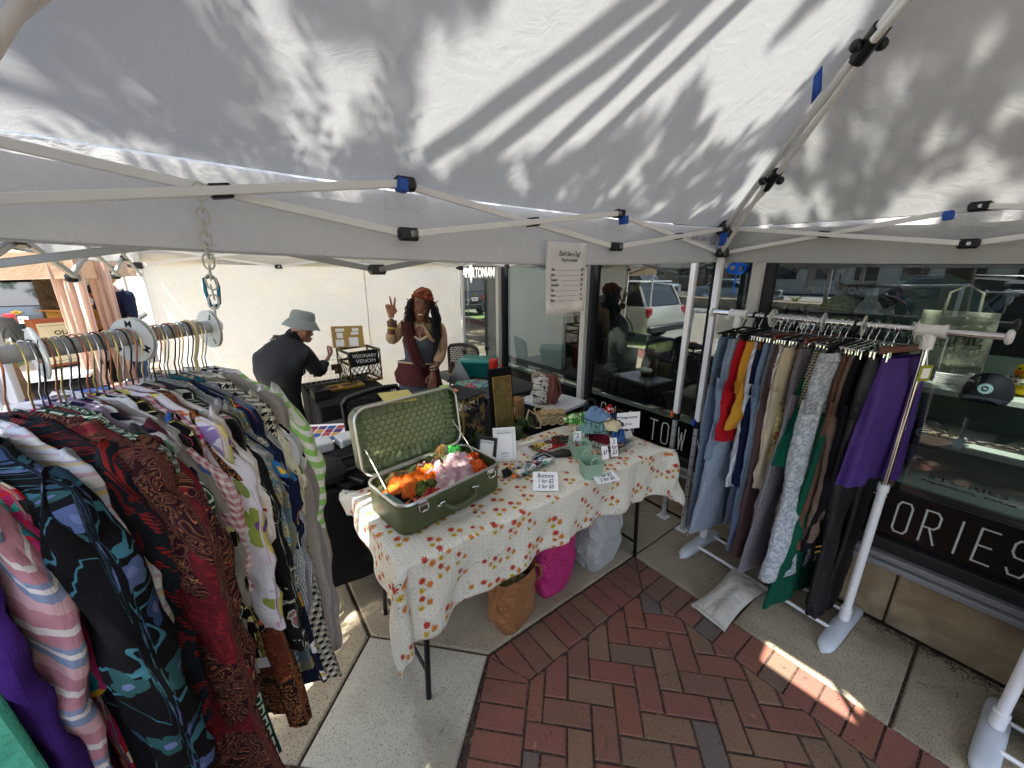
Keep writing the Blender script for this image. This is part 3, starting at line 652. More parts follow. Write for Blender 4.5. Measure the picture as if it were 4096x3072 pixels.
# clear reinforcement tabs and blue tape on the bars
def tape(a, b, z, dirv):
    mb = MB(); mb.box((0, 0, 0), (.034, .034, .032), M=Matrix.Translation(AB(a, b, z)) @ rot_to(dirv), bev=.004); part('blue_tape', mb, M_blue, tent)
tape(A0+.031, B1-.95-.97, 1.983, AB(0, 1, -.12)); tape(A0+.031, B1-.94, 1.965, AB(0, 1, .18)); tape(A1-1.88-.09, B1-.03, 1.965, AB(1, 0, .13))
mb = MB(); mb.box(AB(A0+.04, B1-.07, 1.93), (.03, .02, .07), WALLROT); part('blue_tape', mb, M_blue, tent)
mb = MB(); hp = AB(A0+.42*1.426-.03, B1-.42*1.426-.03, 2.34); mb.add([hp, hp+Vector((-.02, -.01, .07)), hp+Vector((-.035, 0, .04)), hp+Vector((-.02, .01, -.035))], [(0, 1, 2, 3)]); part('blue_tape', mb, M_blue, tent, solid=.003)
tabm = G('clear_vinyl_tab', .2); tabm.col('#c8c8cc'); tabm.b.inputs['Alpha'].default_value = .35; tabm.b.inputs['Specular IOR Level'].default_value = .6
for a, b, k in ((A0-.004, B1-.95, 0), (A0-.004, B1-1.9, 0), (A1-1.90, B1+.004, 1)):
    mb = MB(); mb.grid(lambda u, v: AB(a+((u-.5)*.13 if k else .012+.004*math.sin(u*9)), b+((u-.5)*.13 if not k else -.012), 2.005-.085*v+.004*math.sin(u*5)), 6, 4); part('vinyl_tab', mb, tabm.m, tent)
lgm = plain('faded_grey_print', '#8d8a92', .8, 0, 0)
pz = AB(A0+.004, B1-.235, 1.925); text('brand_print', 'OZARK TRAIL', .034, lgm, tent, pz, (rad(90), 0, WALLROT-math.pi/2))
def logo_pt(u, z): return AB(A0+.004, B1-.095+u, z)
mb = MB(); mb.add([logo_pt(-.035, 1.90), logo_pt(.02, 1.90), logo_pt(.015, 1.945), logo_pt(-.005, 1.955), logo_pt(-.015, 1.935)], [(0, 1, 2, 3, 4)]); part('brand_print', mb, lgm, tent, solid=.001)
# rope bundle (declared with the shop window view)
bc = AB(-1.08, 2.44, 1.80); rm = plain('blue_rope', '#1d6fe0', .6, 0, .2, 60)
for s_ in (-1, 1):
    mb = MB()
    for k in range(4):
        r_ = .022+.004*k; mb.tube([bc+Vector((s_*(.022+r_*math.cos(t)), .008*math.sin(3*t+k), -.028+r_*.85*math.sin(t))) for t in [2*math.pi*i/14 for i in range(14)]], .0035, 6, closed=True)
    part('rope_loop', mb, rm, rp)
mb = MB(); mb.tube([bc+Vector((0, 0, .03)), bc+Vector((.003, 0, -.05)), bc+Vector((-.002, 0, -.12)), bc+Vector((.004, 0, -.17))], .005, 6); part('rope_tail', mb, rm, rp)
# neighbouring tent behind
C0, C1 = -4.17, -1.40
B0 = -.468
nt_ = thing('neighbour_tent', 'white pop-up tent behind with a bright white side wall', 'tent')
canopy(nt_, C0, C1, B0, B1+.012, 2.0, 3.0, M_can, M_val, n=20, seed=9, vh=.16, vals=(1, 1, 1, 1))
corner_bracket(nt_, C0+.03, B1-.03, 1.96, 1.80); corner_bracket(nt_, C0+.03, B0+.03, 1.96, 1.80)
leg(nt_, C1+.09, B1+.01, 1.93, knob=plain('orange_button', '#d2602a', .5)); leg(nt_, C0+.03, B1-.02, 1.93, knob=plain('orange_button', '#d2602a', .5)); leg(nt_, C0+.03, B0+.03, 1.93); leg(nt_, C1-.03, B0+.03, 1.93)
truss(nt_, (C0+.03, B1-.02), (C0+.03, B0+.02), 3, 1.95, 1.80, side=(.011, 0)); truss(nt_, (C1-.03, B1-.02), (C0+.03, B1-.02), 3, 1.95, 1.81, side=(0, .011))
truss(nt_, (C1-.08, B1-.02), (C1-.08, B0+.02), 3, 1.93, 1.76, side=(.011, 0), bar=alu); truss(nt_, (C1-.03, B0+.02), (C0+.03, B0+.02), 3, 1.95, 1.73, side=(0, .011), bar=alu)
def wallfn(u, v):
    b = B0+.03+(B1-B0-.06)*u; z = 1.86*(1-v)+.03; w = .035*fbm(u*4, v*3, 1)+.014*(1-3*abs(fbm(u*5+v*5, v*2-u*1.5, 4, 2)))*min(1, u*2)+.012*math.sin(u*30+v*12+3*fbm(u*3, v*3))*max(0, v-.1)*max(0, min(1, (u-.4)*4))*2.6 + .02*math.sin(3.1*u)*math.sin(3.1*v)
    return AB(C0+.005-w, b, z)
mb = MB(); mb.grid(wallfn, 70, 40); part('side_wall', mb, M_side, nt_, ang=180)
mb = MB(); mb.tube([wallfn(.60, k/10)+AB(.004, 0, 0) for k in range(11)], .004, 5); part('wall_seam', mb, M_val, nt_)
mb = MB(); mb.grid(lambda u, v: AB(C0+1.22+(1.35)*u, B0-.01+.012*math.sin(u*14)*(1-v), .03+v*1.15+.01*math.sin(u*9)), 30, 8); part('half_wall', mb, M_side, nt_, ang=180)
# two tan tents further down the pavement
for i, (a0, a1, b0, b1, lab) in enumerate(((-9.0, -6.0, -4.1, -1.1, 'tan canopy tent next to the white side wall'), (-13.2, -10.0, -4.0, -.8, 'farther tan canopy tent beside the parked cars'))):
    t = thing('tan_tent', lab, 'tent'); canopy(t, a0, a1, b0, b1, 1.95, 2.8, M_tan, M_tan, n=12, seed=i, vh=.25)
    for a, b in ((a0+.05, b0+.05), (a0+.05, b1-.05), (a1-.05, b0+.05), (a1-.05, b1-.05)): leg(t, a, b, 2.0)
    truss(t, (a1-.05, b0+.05), (a1-.05, b1-.05), 2, 1.95, 1.75, side=(.011, 0), bar=alu)
    if i == 0:
        for a_, b, w in ((a1-.04, b1-.10, .24), (a1-.75, b1+.02, .20)):
            mb = MB(); mb.grid(lambda u, v: AB(a_+.04*math.sin(u*17+v*3)+.02*math.sin(u*40), b+(u-.5)*w*(.5+.5*(1-v)+.25*v), 1.95-1.75*v), 26, 16); part('drape', mb, M_pinkc, t, ang=180)
# ------------------------------------------------------------------ cloth patterns (UV in metres)
def weave(g, st=.25): g.bump(g.noise(420, 2, g.vec(*g.uv()))*.5 + g.noise(6, 4, g.vec(*g.uv()), dist=1.6)*5, st+.15, .009); g.b.inputs['Specular IOR Level'].default_value = .15; return g.m
def cloth(name, c, rough=.9, amt=.12, st=.3):
    if name in _mc: return _mc[name]
    g = G(name, rough); g.col(g.vary(c, amt, 6)); _mc[name] = weave(g, st); return g.m
def sheen(name, c, rough=.4):
    g = G(name, rough); g.col(g.vary(c, .25, 5)); g.bump(g.noise(9, 5, g.vec(*g.uv()), dist=1.2), .7, .02); g.b.inputs['Specular IOR Level'].default_value = .5; return g.m
def stripes(name, stops, period, horiz=True, jit=.0, rough=.9, second=None, ang=0.0):
    """stops: (position 0..1, colour) across one period"""
    g = G(name, rough); u, v = g.uv(); t = (v if horiz else u)
    if ang: t = v*math.cos(ang) + u*math.sin(ang)
    t = (t/period + g.noise(7, 2, g.vec(u, v))*jit).fract(); c = g.ramp(t, stops, True)
    if second: c = g.mix(.45, c, g.ramp(((u if horiz else v)/period*.8).fract(), second, True))
    g.col(g.vary(c, .08, 9)); return weave(g)
def gingham(name, c1, c2, p=.014):
    g = G(name); u, v = g.uv(); a = (u/p).fract() < .5; b = (v/p).fract() < .5; g.col(g.mix((a+b)*.5, c2, c1)); return weave(g)
def hound(name, c1, c2, p=.016):
    g = G(name); u, v = g.uv(); a = (u/p).fract(); b = (v/p).fract(); w = (((u+v)/p*2).fract() < .5)
    m = ((a < .5)*(b < .5)).max((a < .5)*w*(b > .5)).max((b < .5)*w*(a > .5)); g.col(g.mix(m, c2, c1)); return weave(g)
def squares(name, bg_, fg_, p=.022):
    g = G(name); u, v = g.uv(); a = ((u/p).fract()-.5).abs(); b = (((v/(p*1.25)) + (u/p).floor()*.5).fract()-.5).abs(); d = a.max(b)
    g.col(g.mix((d < .36)*(d > .22), bg_, fg_)); return weave(g)
def flower_layer(g, u, v, scale, ou, ov, col, base, petals=6, R_=.3, keep=1.0, centre=None, seed=0.0):
    """petalled blossoms at the cells of a Voronoi grid shifted by (ou, ov)"""
    uu, vv = u+(ou+seed), v+(ov-seed); d, c1, c2, px, py = g.voro((u+seed), (v-seed), scale, .75)
    dx, dy = (uu*scale)-px*1.0*1.0, (vv*scale)-py*1.0
    dx, dy = uu*scale - px*scale, vv*scale - py*scale
    th = dy.atan2(dx); r = (dx*dx+dy*dy).pow(.5); lim = ((th*(petals/2.0)+c1*6.0).cos().abs()*.45+.6)*(c2*.4+.75)*R_
    m = (r < lim)*(c1 < keep); cc = g.ramp((c1*7.31+c2*3.7).fract(), [(i/len(col), k) for i, k in enumerate(col)], True) if isinstance(col, list) else col
    out = g.mix(m, base, cc)
    if centre: out = g.mix((r < R_*.26)*(c1 < keep), out, centre)
    return out
def floral(name, bg_, layers, rough=.9, warp=.0):
    g = G(name, rough); u, v = g.uv(); base = g.vary(bg_, .06, 6) if not isinstance(bg_, X) else bg_
    if warp: n = g.noise(18, 2, g.vec(u, v)); u = u + (n-.5)*warp; v = v + (n-.5)*warp
    c = base
    if name == 'embroid': c = g.mix(((g.noise(6, 1, g.vec(u, v), dist=1.2)-.5).abs() < .010), c, '#3a6a78')
    for L in layers: c = flower_layer(g, u, v, *L[:3], L[3], c, *L[4:])
    g.col(c); return weave(g)
def leafy(name, bg_, cols, scale=14, thr=.5, rough=.9, line=None, dist=2.5, wid=.05):
    """curling motifs: thresholded warped noise with outlines"""
    g = G(name, rough); uv = g.vec(*g.uv()); n = g.noise(scale, 2, uv, dist=dist); n2 = g.noise(scale*.6, 1, uv); c = g.vary(bg_, .1, 5)
    c = g.mix(n > thr, c, g.ramp(n2, [(i/len(cols)*.5+.25 if i else 0, k) for i, k in enumerate(cols)], True))
    if line: c = g.mix(((n-thr).abs() < wid*.3), c, line)
    g.col(c); return weave(g)
def paisley(name, bg_, cs, scale=9, rough=.85):
    g = G(name, rough); uv = g.vec(*g.uv()); n = g.noise(scale, 1, uv, dist=1.8); t = (n*9).fract(); c = g.ramp(t, [(0, bg_), (.38, cs[0]), (.46, bg_), (.62, cs[1]), (.7, cs[2]), (.78, bg_)], True)
    d, c1, *_q = g.voro(*g.uv(), 130); c = g.mix((d < .28)*(n > .52), c, cs[0]); c = g.mix((g.noise(5, 2, uv) < .42), c, g.mix((g.noise(60, 3, uv, dist=1) > .55), cs[3], cs[1]))
    g.col(c); return weave(g)
def knit(name, c, c2=None, p=.006, bands=None, amt=.55, hole=False):
    g = G(name, .95); u, v = g.uv(); w = ((u/p*6.283).sin()*.5+.5); q = (((v/p*.8)+(u/p).floor()*.5)*6.283).sin()*.5+.5
    base = g.vary(c, .1, 9)
    if bands: base = g.ramp((v/bands[0]+g.noise(30, 1, g.vec(u, v))*.06).fract(), bands[1], True)
    if c2: base = g.mix(g.noise(60, 2, g.vec(u, v)) > .52, base, c2)
    hv = w*q; g.col(g.mix((hv*amt).min(.6) if not hole else (hv > .55)*.75, base, '#3c3630' if hole else '#6f6a62')); g.bump((w+q)*-1.0, .9, .004); g.b.inputs['Specular IOR Level'].default_value = .1; return g.m
def denim(name, c1, c2, fade=.5, acid=False):
    g = G(name, .9); u, v = g.uv(); uv = g.vec(u, v); n = g.noise(3.2, 3, uv); c = g.mix((n-.3)*1.6*fade, c1, c2)
    tw = (((u+v)*900).sin()*.5+.5); c = g.mix(tw*.22, c, '#c8d0d6')
    if acid: c = g.mix((g.noise(55, 4, uv, dist=1) > .5)*.75, c, '#c9cdd0')
    c = g.mix(((g.noise(160, 2, uv) > .6))*.2, c, '#dfe4e6'); g.col(c); g.bump(g.noise(20, 4, uv)*2+tw*.2+g.noise(7, 3, uv, dist=1.5)*2.5, .8, .009); return g.m
def zig(name, bg_, fg_, p=.06):
    g = G(name); u, v = g.uv(); t = ((v/p + ((u/p).fract()-.5).abs()*1.3).fract()); s_ = (g.noise(14, 1, g.vec(u, v)) > .47); tw = ((v*800).sin() > -.3)
    g.col(g.mix((t < .42)*s_*tw, bg_, fg_)); return weave(g, .5)

# ------------------------------------------------------------------ garment builders (local x across the hanger, y thickness, z down from the bar)
def sup(t, e=.8):
    c, s_ = math.cos(t), math.sin(t); return (math.copysign(abs(c)**e, c), math.copysign(abs(s_)**e, s_))
def body_rings(prof, th, n=30, seed=0, fold=.006, flare=.004, tw=0.0):
    rings = []; L = prof[-1][0]-prof[0][0]
    for k, (z, hw) in enumerate(prof):
        t = (prof[0][0]-z)/max(.01, prof[0][0]-prof[-1][0]); r = []
        for i in range(n):
            a = 2*math.pi*i/n; cx, cy = sup(a); w = 1+flare*t*4
            T = th*(1.0 if t > .06 else .6)
            f = fold*t*math.sin(a*5+seed*2.1+z*3) + fold*.8*t*math.sin(a*9+seed) + .006*fbm(cx*2.2+seed, z*6+seed, cy*2)
            x = hw*cx*w + f*abs(cx)*.8; y = T*cy + f*(abs(cy)+.2) + tw*t
            r.append((x, y, -z if z > 0 else z))
        rings.append(r)
    return rings
def top_garment(spec, loc, rz, seed):
    """spec: dict(label, m, L, sw, hw, sl, th, neck, slm, cuff)"""
    t = thing(spec.get('n', 'shirt'), spec['label'], spec.get('cat', 'shirt'), loc, rz, spec.get('group', 'clothes on the left rack')); m = spec['m']
    sw, hw, L, th = spec.get('sw', .215), spec.get('hw', .235), spec['L'], spec.get('th', .016)
    z0 = -.145; zs = lambda x: -.148-.055*(x/.2)
    ny = spec.get('nw', R.uniform(.068, .100)); prof = [(-.104+R.uniform(-.006, .004), ny), (-.112, ny+.016), (-.124, .115), (-.142, .165), (-.160, sw-.012), (-.186, sw), (z0-.20, sw-.004)]
    nl = 9
    for k in range(1, nl+1):
        q = k/nl; prof.append((z0-.20-(L-.20)*q, (sw-.004)*(1-q)+hw*q + .006*math.sin(q*7+seed)))
    rr = body_rings([(z, w) for z, w in prof], th, 34, seed, .013, .0)
    mb = MB(); mb.loft(rr, m, caps=(False, False)); mb.build('garment_body', None, t, ang=180)
    if spec.get('neck', seed % 1 > .25 or L < .7):
        mb = MB(); mb.tube([(.07*math.cos(a), .012*math.sin(a), -.103-.010*abs(math.cos(a))) for a in [2*math.pi*i/16 for i in range(16)]], .008, 6, spec.get('neckm', m), closed=True); mb.build('collar', None, t)
    sl = spec.get('sl', .52)
    if sl > 0:
        for sgn in (1, -1):
            N = 16; rings = []
            for k in range(N+1):
                q = k/N; dz = q*sl; out = sw - .028 + .038*min(1, q*4)**.7 + .012*math.sin(q*3+seed) - .015*q*q
                cap_ = min(1, .55+q*6); wx = (.050-.012*q)*(1+.1*math.sin(q*9+seed*3))*cap_; wy = th*1.15*(1-.2*q)*cap_; nn = 16; r = []
                cz = z0-.034-dz; tilt = -.050*(1-q)
                for i in range(nn):
                    a = 2*math.pi*i/nn; cx, cy = sup(a, .9); f = .0045*math.sin(a*3+q*16+seed)+.004*math.sin(a*2-q*27+seed*2)
                    r.append((sgn*(out + (wx+f)*cx), (wy+f)*cy + .006*math.sin(q*5+seed*1.3), cz + tilt*cx*1.0 + .004*math.sin(q*20+seed)))
                rings.append(r if sgn > 0 else r[::-1])
            mb = MB(); mb.loft(rings, spec.get('slm', m), caps=(True, False)); so_ = mb.build('sleeve', None, t, ang=180)
            if spec.get('cuff'):
                mb = MB(); mb.tube([rings[-1][0], tuple(Vector(rings[-1][0])*.5+Vector(rings[-1][8])*.5), rings[-1][8]], .012, 6, spec['cuff']); mb.build('cuff', None, so_)
    if spec.get('under'):
        mm, z1 = spec['under']; r2 = body_rings([(-.2, sw-.03), (-.4, hw-.02), (z1, hw+.0)], th*.7, 24, seed+1, .008)
        mb = MB(); mb.loft(r2, mm, caps=(False, False)); mb.build('lining', None, t, ang=180)
    return t
def hanger(kind, loc, rz, label, seed, group='hangers on the left rack', br=.0155):
    cols = {'pink': '#c2256c', 'black': '#151515', 'mint': '#86a18a', 'lavender': '#9b87a6', 'grey': '#6d6f6c', 'cream': '#c9b68c', 'white': '#d8d5ce', 'wood': '#5d2c1c'}
    t = thing('clothes_hanger', label, 'hanger', loc, rz, group)
    hm = {0: plain('steel_hook', '#aeb4be', .25, 1, .05), 1: plain('brass_hook', '#c2b27a', .3, 1, .05), 2: plain('copper_hook', '#b07860', .35, .9, .05), 3: M_blacksteel}[seed % 4 if kind != 'cream' else 1]
    if kind == 'cream': hm = plain('hanger_cream', cols['cream'], .5, 0, .05)
    R_ = br+.003; hr = .0016 if kind != 'cream' else .0042
    pts = [(-R_, 0, -.012)] + [(-R_*math.cos(a), 0, R_*math.sin(a)) for a in [math.pi*i/8 for i in range(9)]] + [(R_+.002, 0, -.02), (R_-.004, 0, -.038), (R_*.45, 0, -.055), (.0, 0, -.072), (0, 0, -.108)]
    mb = MB(); mb.tube(pts, hr, 6); part('hook', mb, hm, t)
    m = plain('hanger_'+kind, cols[kind], .75 if kind not in ('cream', 'white') else .45, 0, .08)
    mb = MB()
    if kind == 'cream':
        mb.tube([(-.21, 0, -.185), (-.1, 0, -.145), (0, 0, -.118), (.1, 0, -.145), (.21, 0, -.185)], .006, 8)
        mb.ball((0, 0, -.128), (.018, .005, .02), 12)
    else:
        n = 17; P = []
        for i in range(n):
            x = -.205+.41*i/(n-1); u = abs(x)/.205; P.append((x, -.114-.062*u**1.15 - .004*(u > .9)))
        rings = [[(x, -.003, z+.003), (x, .003, z+.003), (x, .0035, z-.011), (x, -.0035, z-.011)] for x, z in P]
        mb.loft(rings); mb.tube([(-.19, 0, -.178), (0, 0, -.186), (.19, 0, -.178)], .0035, 6); mb.lathe([(.005, -.118), (.006, -.10)], 8)
    part('shoulder_bar', mb, m, t)
    if kind == 'pink' or (kind == 'black' and seed % 3 == 0):
        mb = MB()
        c = (.062, 0, -.150); mb.tube([(c[0]+.017*math.cos(a), 0, c[2]+.017*math.sin(a)) for a in [2*math.pi*i/16 for i in range(16)]], .0055, 8, closed=True); part('accessory_notch', mb, m, t)
    return t
def size_disc(loc, rz, txt, label, axis_tilt=0.0, group='size dividers on the left rack', r=.046):
    t = thing('size_divider', label, 'divider', loc, rz, group)
    mb = MB(); n = 40; ri = .0175
    vs = []; fs = []
    for y in (-.0012, .0012):
        for rr in (ri, r):
            vs += [(rr*math.sin(2*math.pi*i/n), y, rr*math.cos(2*math.pi*i/n)-.006) for i in range(n)]
    for i in range(n):
        j = (i+1) % n; fs += [(i, j, n+j, n+i), (2*n+i, 3*n+i, 3*n+j, 2*n+j), (n+i, n+j, 3*n+j, 3*n+i), (i, 2*n+i, 2*n+j, j)]
    mb.add(vs, fs); d = mb.build('disc', plain('divider_white', '#cfcfca', .4, 0, .03), t)
    for k in range(3 if len(txt) < 2 else 2):
        a = 2*math.pi*(k/3) + axis_tilt; q = .033
        for sg, ry in ((-1, 0), (1, math.pi)):
            text('size_mark', txt, .019, M_ink, t, (q*math.sin(a), sg*.0014, q*math.cos(a)-.006), (rad(90), a if sg < 0 else -a, ry) if sg < 0 else (rad(90), -a, math.pi), ext=.0002, weight=.0004)
    return t
def legs_garment(spec, loc, rz, seed, group):
    """trousers hung by the waistband: waist hw, hem width, length"""
    t = thing(spec.get('n', 'trousers'), spec['label'], spec.get('cat', 'trousers'), loc, rz, group); m = spec['m']; hw, L, th = spec.get('hw', .17), spec['L'], spec.get('th', .026); z0 = spec.get('z0', -.115); fl = spec.get('hem', .11)
    cr = z0-.25
    SEAM = plain('seam_thread', '#8b8f94', .8, 0, .1); spec.setdefault('band', m if 'denim' in m.name else None)
    if spec.get('skirt'):
        pr = [(z0, hw), (z0-.03, hw), (z0-.12, hw+.02)] + [(z0-.12-(L-.12)*k/9, hw+.02+(fl-hw-.02)*k/9) for k in range(1, 10)]
        mb = MB(); mb.loft(body_rings(pr, th, 36, seed, .016, 0), m, caps=(False, False)); mb.build('skirt_body', None, t, ang=180)
    else:
        pr = [(z0, hw), (z0-.035, hw), (z0-.04, hw+.004), (z0-.12, hw+.022), (cr-.02, hw+.026)]
        mb = MB(); mb.loft(body_rings(pr, th, 30, seed, .006, 0), m, caps=(False, True)); mb.build('seat_panel', None, t, ang=180)
        for sgn in (-1, 1):
            rings = []; N = 13
            for k in range(N+1):
                q = k/N; z = (cr+.04)*(1-q)+(z0-L)*q; w = (hw+.024)/2*(1-q)+fl*q*.93; w = w if spec.get('wide') else w*(1-.12*math.sin(q*math.pi))
                cx = sgn*((hw+.024)/2*(1-q)+ (fl*.95)*q) ; r = []
                for i in range(20):
                    a = 2*math.pi*i/20; c_, s_ = sup(a, .85); f = .006*math.sin(a*4+q*9+seed)+.010*fbm(c_*2.2+seed, z*7, sgn)+.003*math.sin(z*60+a*2+seed*5)*(.3+q)
                    r.append((cx+(w+f)*c_, (th*.9+f)*s_ + .01*math.sin(q*4+seed+sgn), z+.004*math.sin(a*2+seed)*q))
                rings.append(r)
            mb = MB(); mb.loft(rings, m, caps=(False, False)); lo = mb.build('trouser_leg', None, t, ang=180)
            if 'denim' in m.name or 'jean' in spec['label']:
                mb = MB(); [mb.tube([Vector(r[k_])+Vector((0, -.0012 if k_ else 0, 0)) for r in rings], .0016, 4) for k_ in (0, 10)]; mb.tube([Vector(p_)+Vector((0, 0, .012)) for p_ in rings[-1]], .0014, 4, closed=True); mb.build('seam_stitching', SEAM, lo)
            if spec.get('fray'):
                mb = MB()
                for i in range(26): a = R.uniform(0, 6.28); p = rings[-1][int(a/6.29*20)]; mb.tube([p, (p[0]+R.uniform(-.006, .006), p[1], p[2]-R.uniform(.008, .03))], .0012, 3, spec['fray'])
                mb.build('frayed_hem', None, lo)
            if spec.get('piping'):
                mb = MB()
                for o_ in (0, .011): mb.tube([(x_+(.004+o_), y_, z_) for x_, y_, z_ in [r[0] for r in rings[:6]]], .003, 5, spec['piping'])
                mb.build('gold_braid', None, lo)
        if spec.get('band'):
            mb = MB(); mb.loft(body_rings([(z0+.003, hw+.002), (z0-.034, hw+.004)], th+.004, 30, seed, 0, 0), spec['band'], caps=(False, False)); mb.build('waistband', None, t, ang=180)
    for ex in spec.get('extra', ()): ex(t, z0, hw, th)
    return t
def clip_hanger(kind, loc, rz, label, seed, hw=.14, group='hangers on the right rack'):
    t = thing('clip_hanger', label, 'hanger', loc, rz, group); br = .0145
    hm = M_chrome if kind != 'black' else plain('hanger_black', '#151515', .7); R_ = br+.003
    pts = [(-R_, 0, -.01)] + [(-R_*math.cos(a), 0, R_*math.sin(a)) for a in [math.pi*i/8 for i in range(9)]] + [(R_, 0, -.02), (R_*.5, 0, -.038), (0, 0, -.048), (0, 0, -.066)]
    mb = MB(); mb.tube(pts, .0018 if kind != 'black' else .0042, 6); part('hook', mb, hm, t)
    m = {'black': plain('hanger_black', '#151515', .7), 'wood': plain('hanger_wood', '#5d2412', .35, 0, .2, 30), 'steel': M_chrome, 'clear': plain('clear_plastic_grey', '#9b9b98', .2)}[kind]
    mb = MB()
    if kind == 'wood': mb.box((0, 0, -.082), (.34, .012, .03), bev=.004)
    elif kind == 'black': mb.tube([(-.19, 0, -.092), (0, 0, -.07), (.19, 0, -.092)], .006, 6); mb.box((0, 0, -.092), (.34, .006, .012), bev=.002)
    else: mb.tube([(-.17, 0, -.085), (0, 0, -.068), (.17, 0, -.085)], .003, 6)
    part('cross_bar', mb, m, t)
    for s_ in (-1, 1):
        mb = MB(); mb.box((s_*hw*.85, .006, -.11), (.022, .007, .042), bev=.002); mb.box((s_*hw*.85, -.007, -.11), (.022, .007, .042), bev=.002); mb.tube([(s_*hw*.85, -.012, -.094), (s_*hw*.85, .012, -.094)], .006, 8)
        part('clip', mb, M_chrome if kind != 'black' else m, t)
    return t
# ------------------------------------------------------------------ left rack: a white pipe hung from the tent frame
E0 = Vector((-.752, .985, 1.62)); BD = Vector((-.22, -.975, 0)).normalized(); HX = Vector((.975, -.22, 0)); HRZ = math.atan2(-.22, .975)
def LP(s, dz=0.0): return E0 + BD*s + Vector((0, 0, dz))
rail = thing('hanging_rail', 'white pipe clothes rail hung from the tent frame on a chain', 'clothes rail', tuple(E0), 0)
mb = MB(); mb.tube([BD*.005, BD*.2, BD*.5, BD*1.25], .0155, 20); part('rail_pipe', mb, plain('grey_white_pipe', '#a9a9a8', .45, 0, .05), rail)
mb = MB(); mb.lathe([(.0165, -.006), (.0175, 0), (.0165, .006)], 20, M=Matrix.Translation(BD*.005) @ rot_to(BD)); part('end_cap', mb, M_white_pow, rail)
mb = MB(); q = BD*1.2; mb.tube([q, q+Vector((0, 0, -1.6))], .016, 12); part('far_upright', mb, M_white_pow, rail)
chain = thing('plastic_chain', 'white plastic chain hanging from the tent truss with a teal carabiner', 'chain', (-.667, .906, 1.93))
top = Vector((0, 0, 0)); bot = E0 + BD*.0 + Vector((0, 0, .024)) - Vector((-.667, .906, 1.93)); NL = 12
cm = plain('chain_white', '#c6c3bb', .5, 0, .05)
for k in range(NL):
    c = top.lerp(bot, (k+.5)/NL); L_ = .020; w_ = .0105; a = (k % 2)*math.pi/2 + .5 + R.uniform(-.2, .2)
    mb = MB(); pts = []
    for i in range(16):
        t_ = 2*math.pi*i/16; x = w_*math.cos(t_); z = (L_-.006)*math.sin(t_) + math.copysign(.004, math.sin(t_)); pts.append((x*math.cos(a), x*math.sin(a), z))
    mb.tube(pts, .0022, 7, closed=True); part('chain_link', mb, cm, chain, loc=tuple(c), rot=(R.uniform(-.12, .12), R.uniform(-.12, .12), 0))
cb = thing('carabiner', 'teal metal carabiner clipped through the lowest chain links', 'carabiner', tuple(E0+BD*.0+Vector((0, 0, .085))))
mb = MB(); mb.tube([(.004, 0, .035), (.016, 0, .03), (.019, 0, .01), (.014, 0, -.03), (.004, 0, -.038), (-.006, 0, -.034), (-.010, 0, .0), (-.008, 0, .03)], .0042, 8, closed=True); part('frame', mb, plain('teal_anodised', '#15607a', .3, .7, .1), cb, rot=(0, 0, .3))
mb = MB(); mb.tube([(-.012, 0, .024), (-.012, 0, -.022)], .0028, 6); part('gate', mb, M_chrome, cb, rot=(0, 0, .3))
def vines(bg_):
    return bg_
W_, K_, CR = '#d9d6d0', '#0c0c0f', '#d8cfbf'
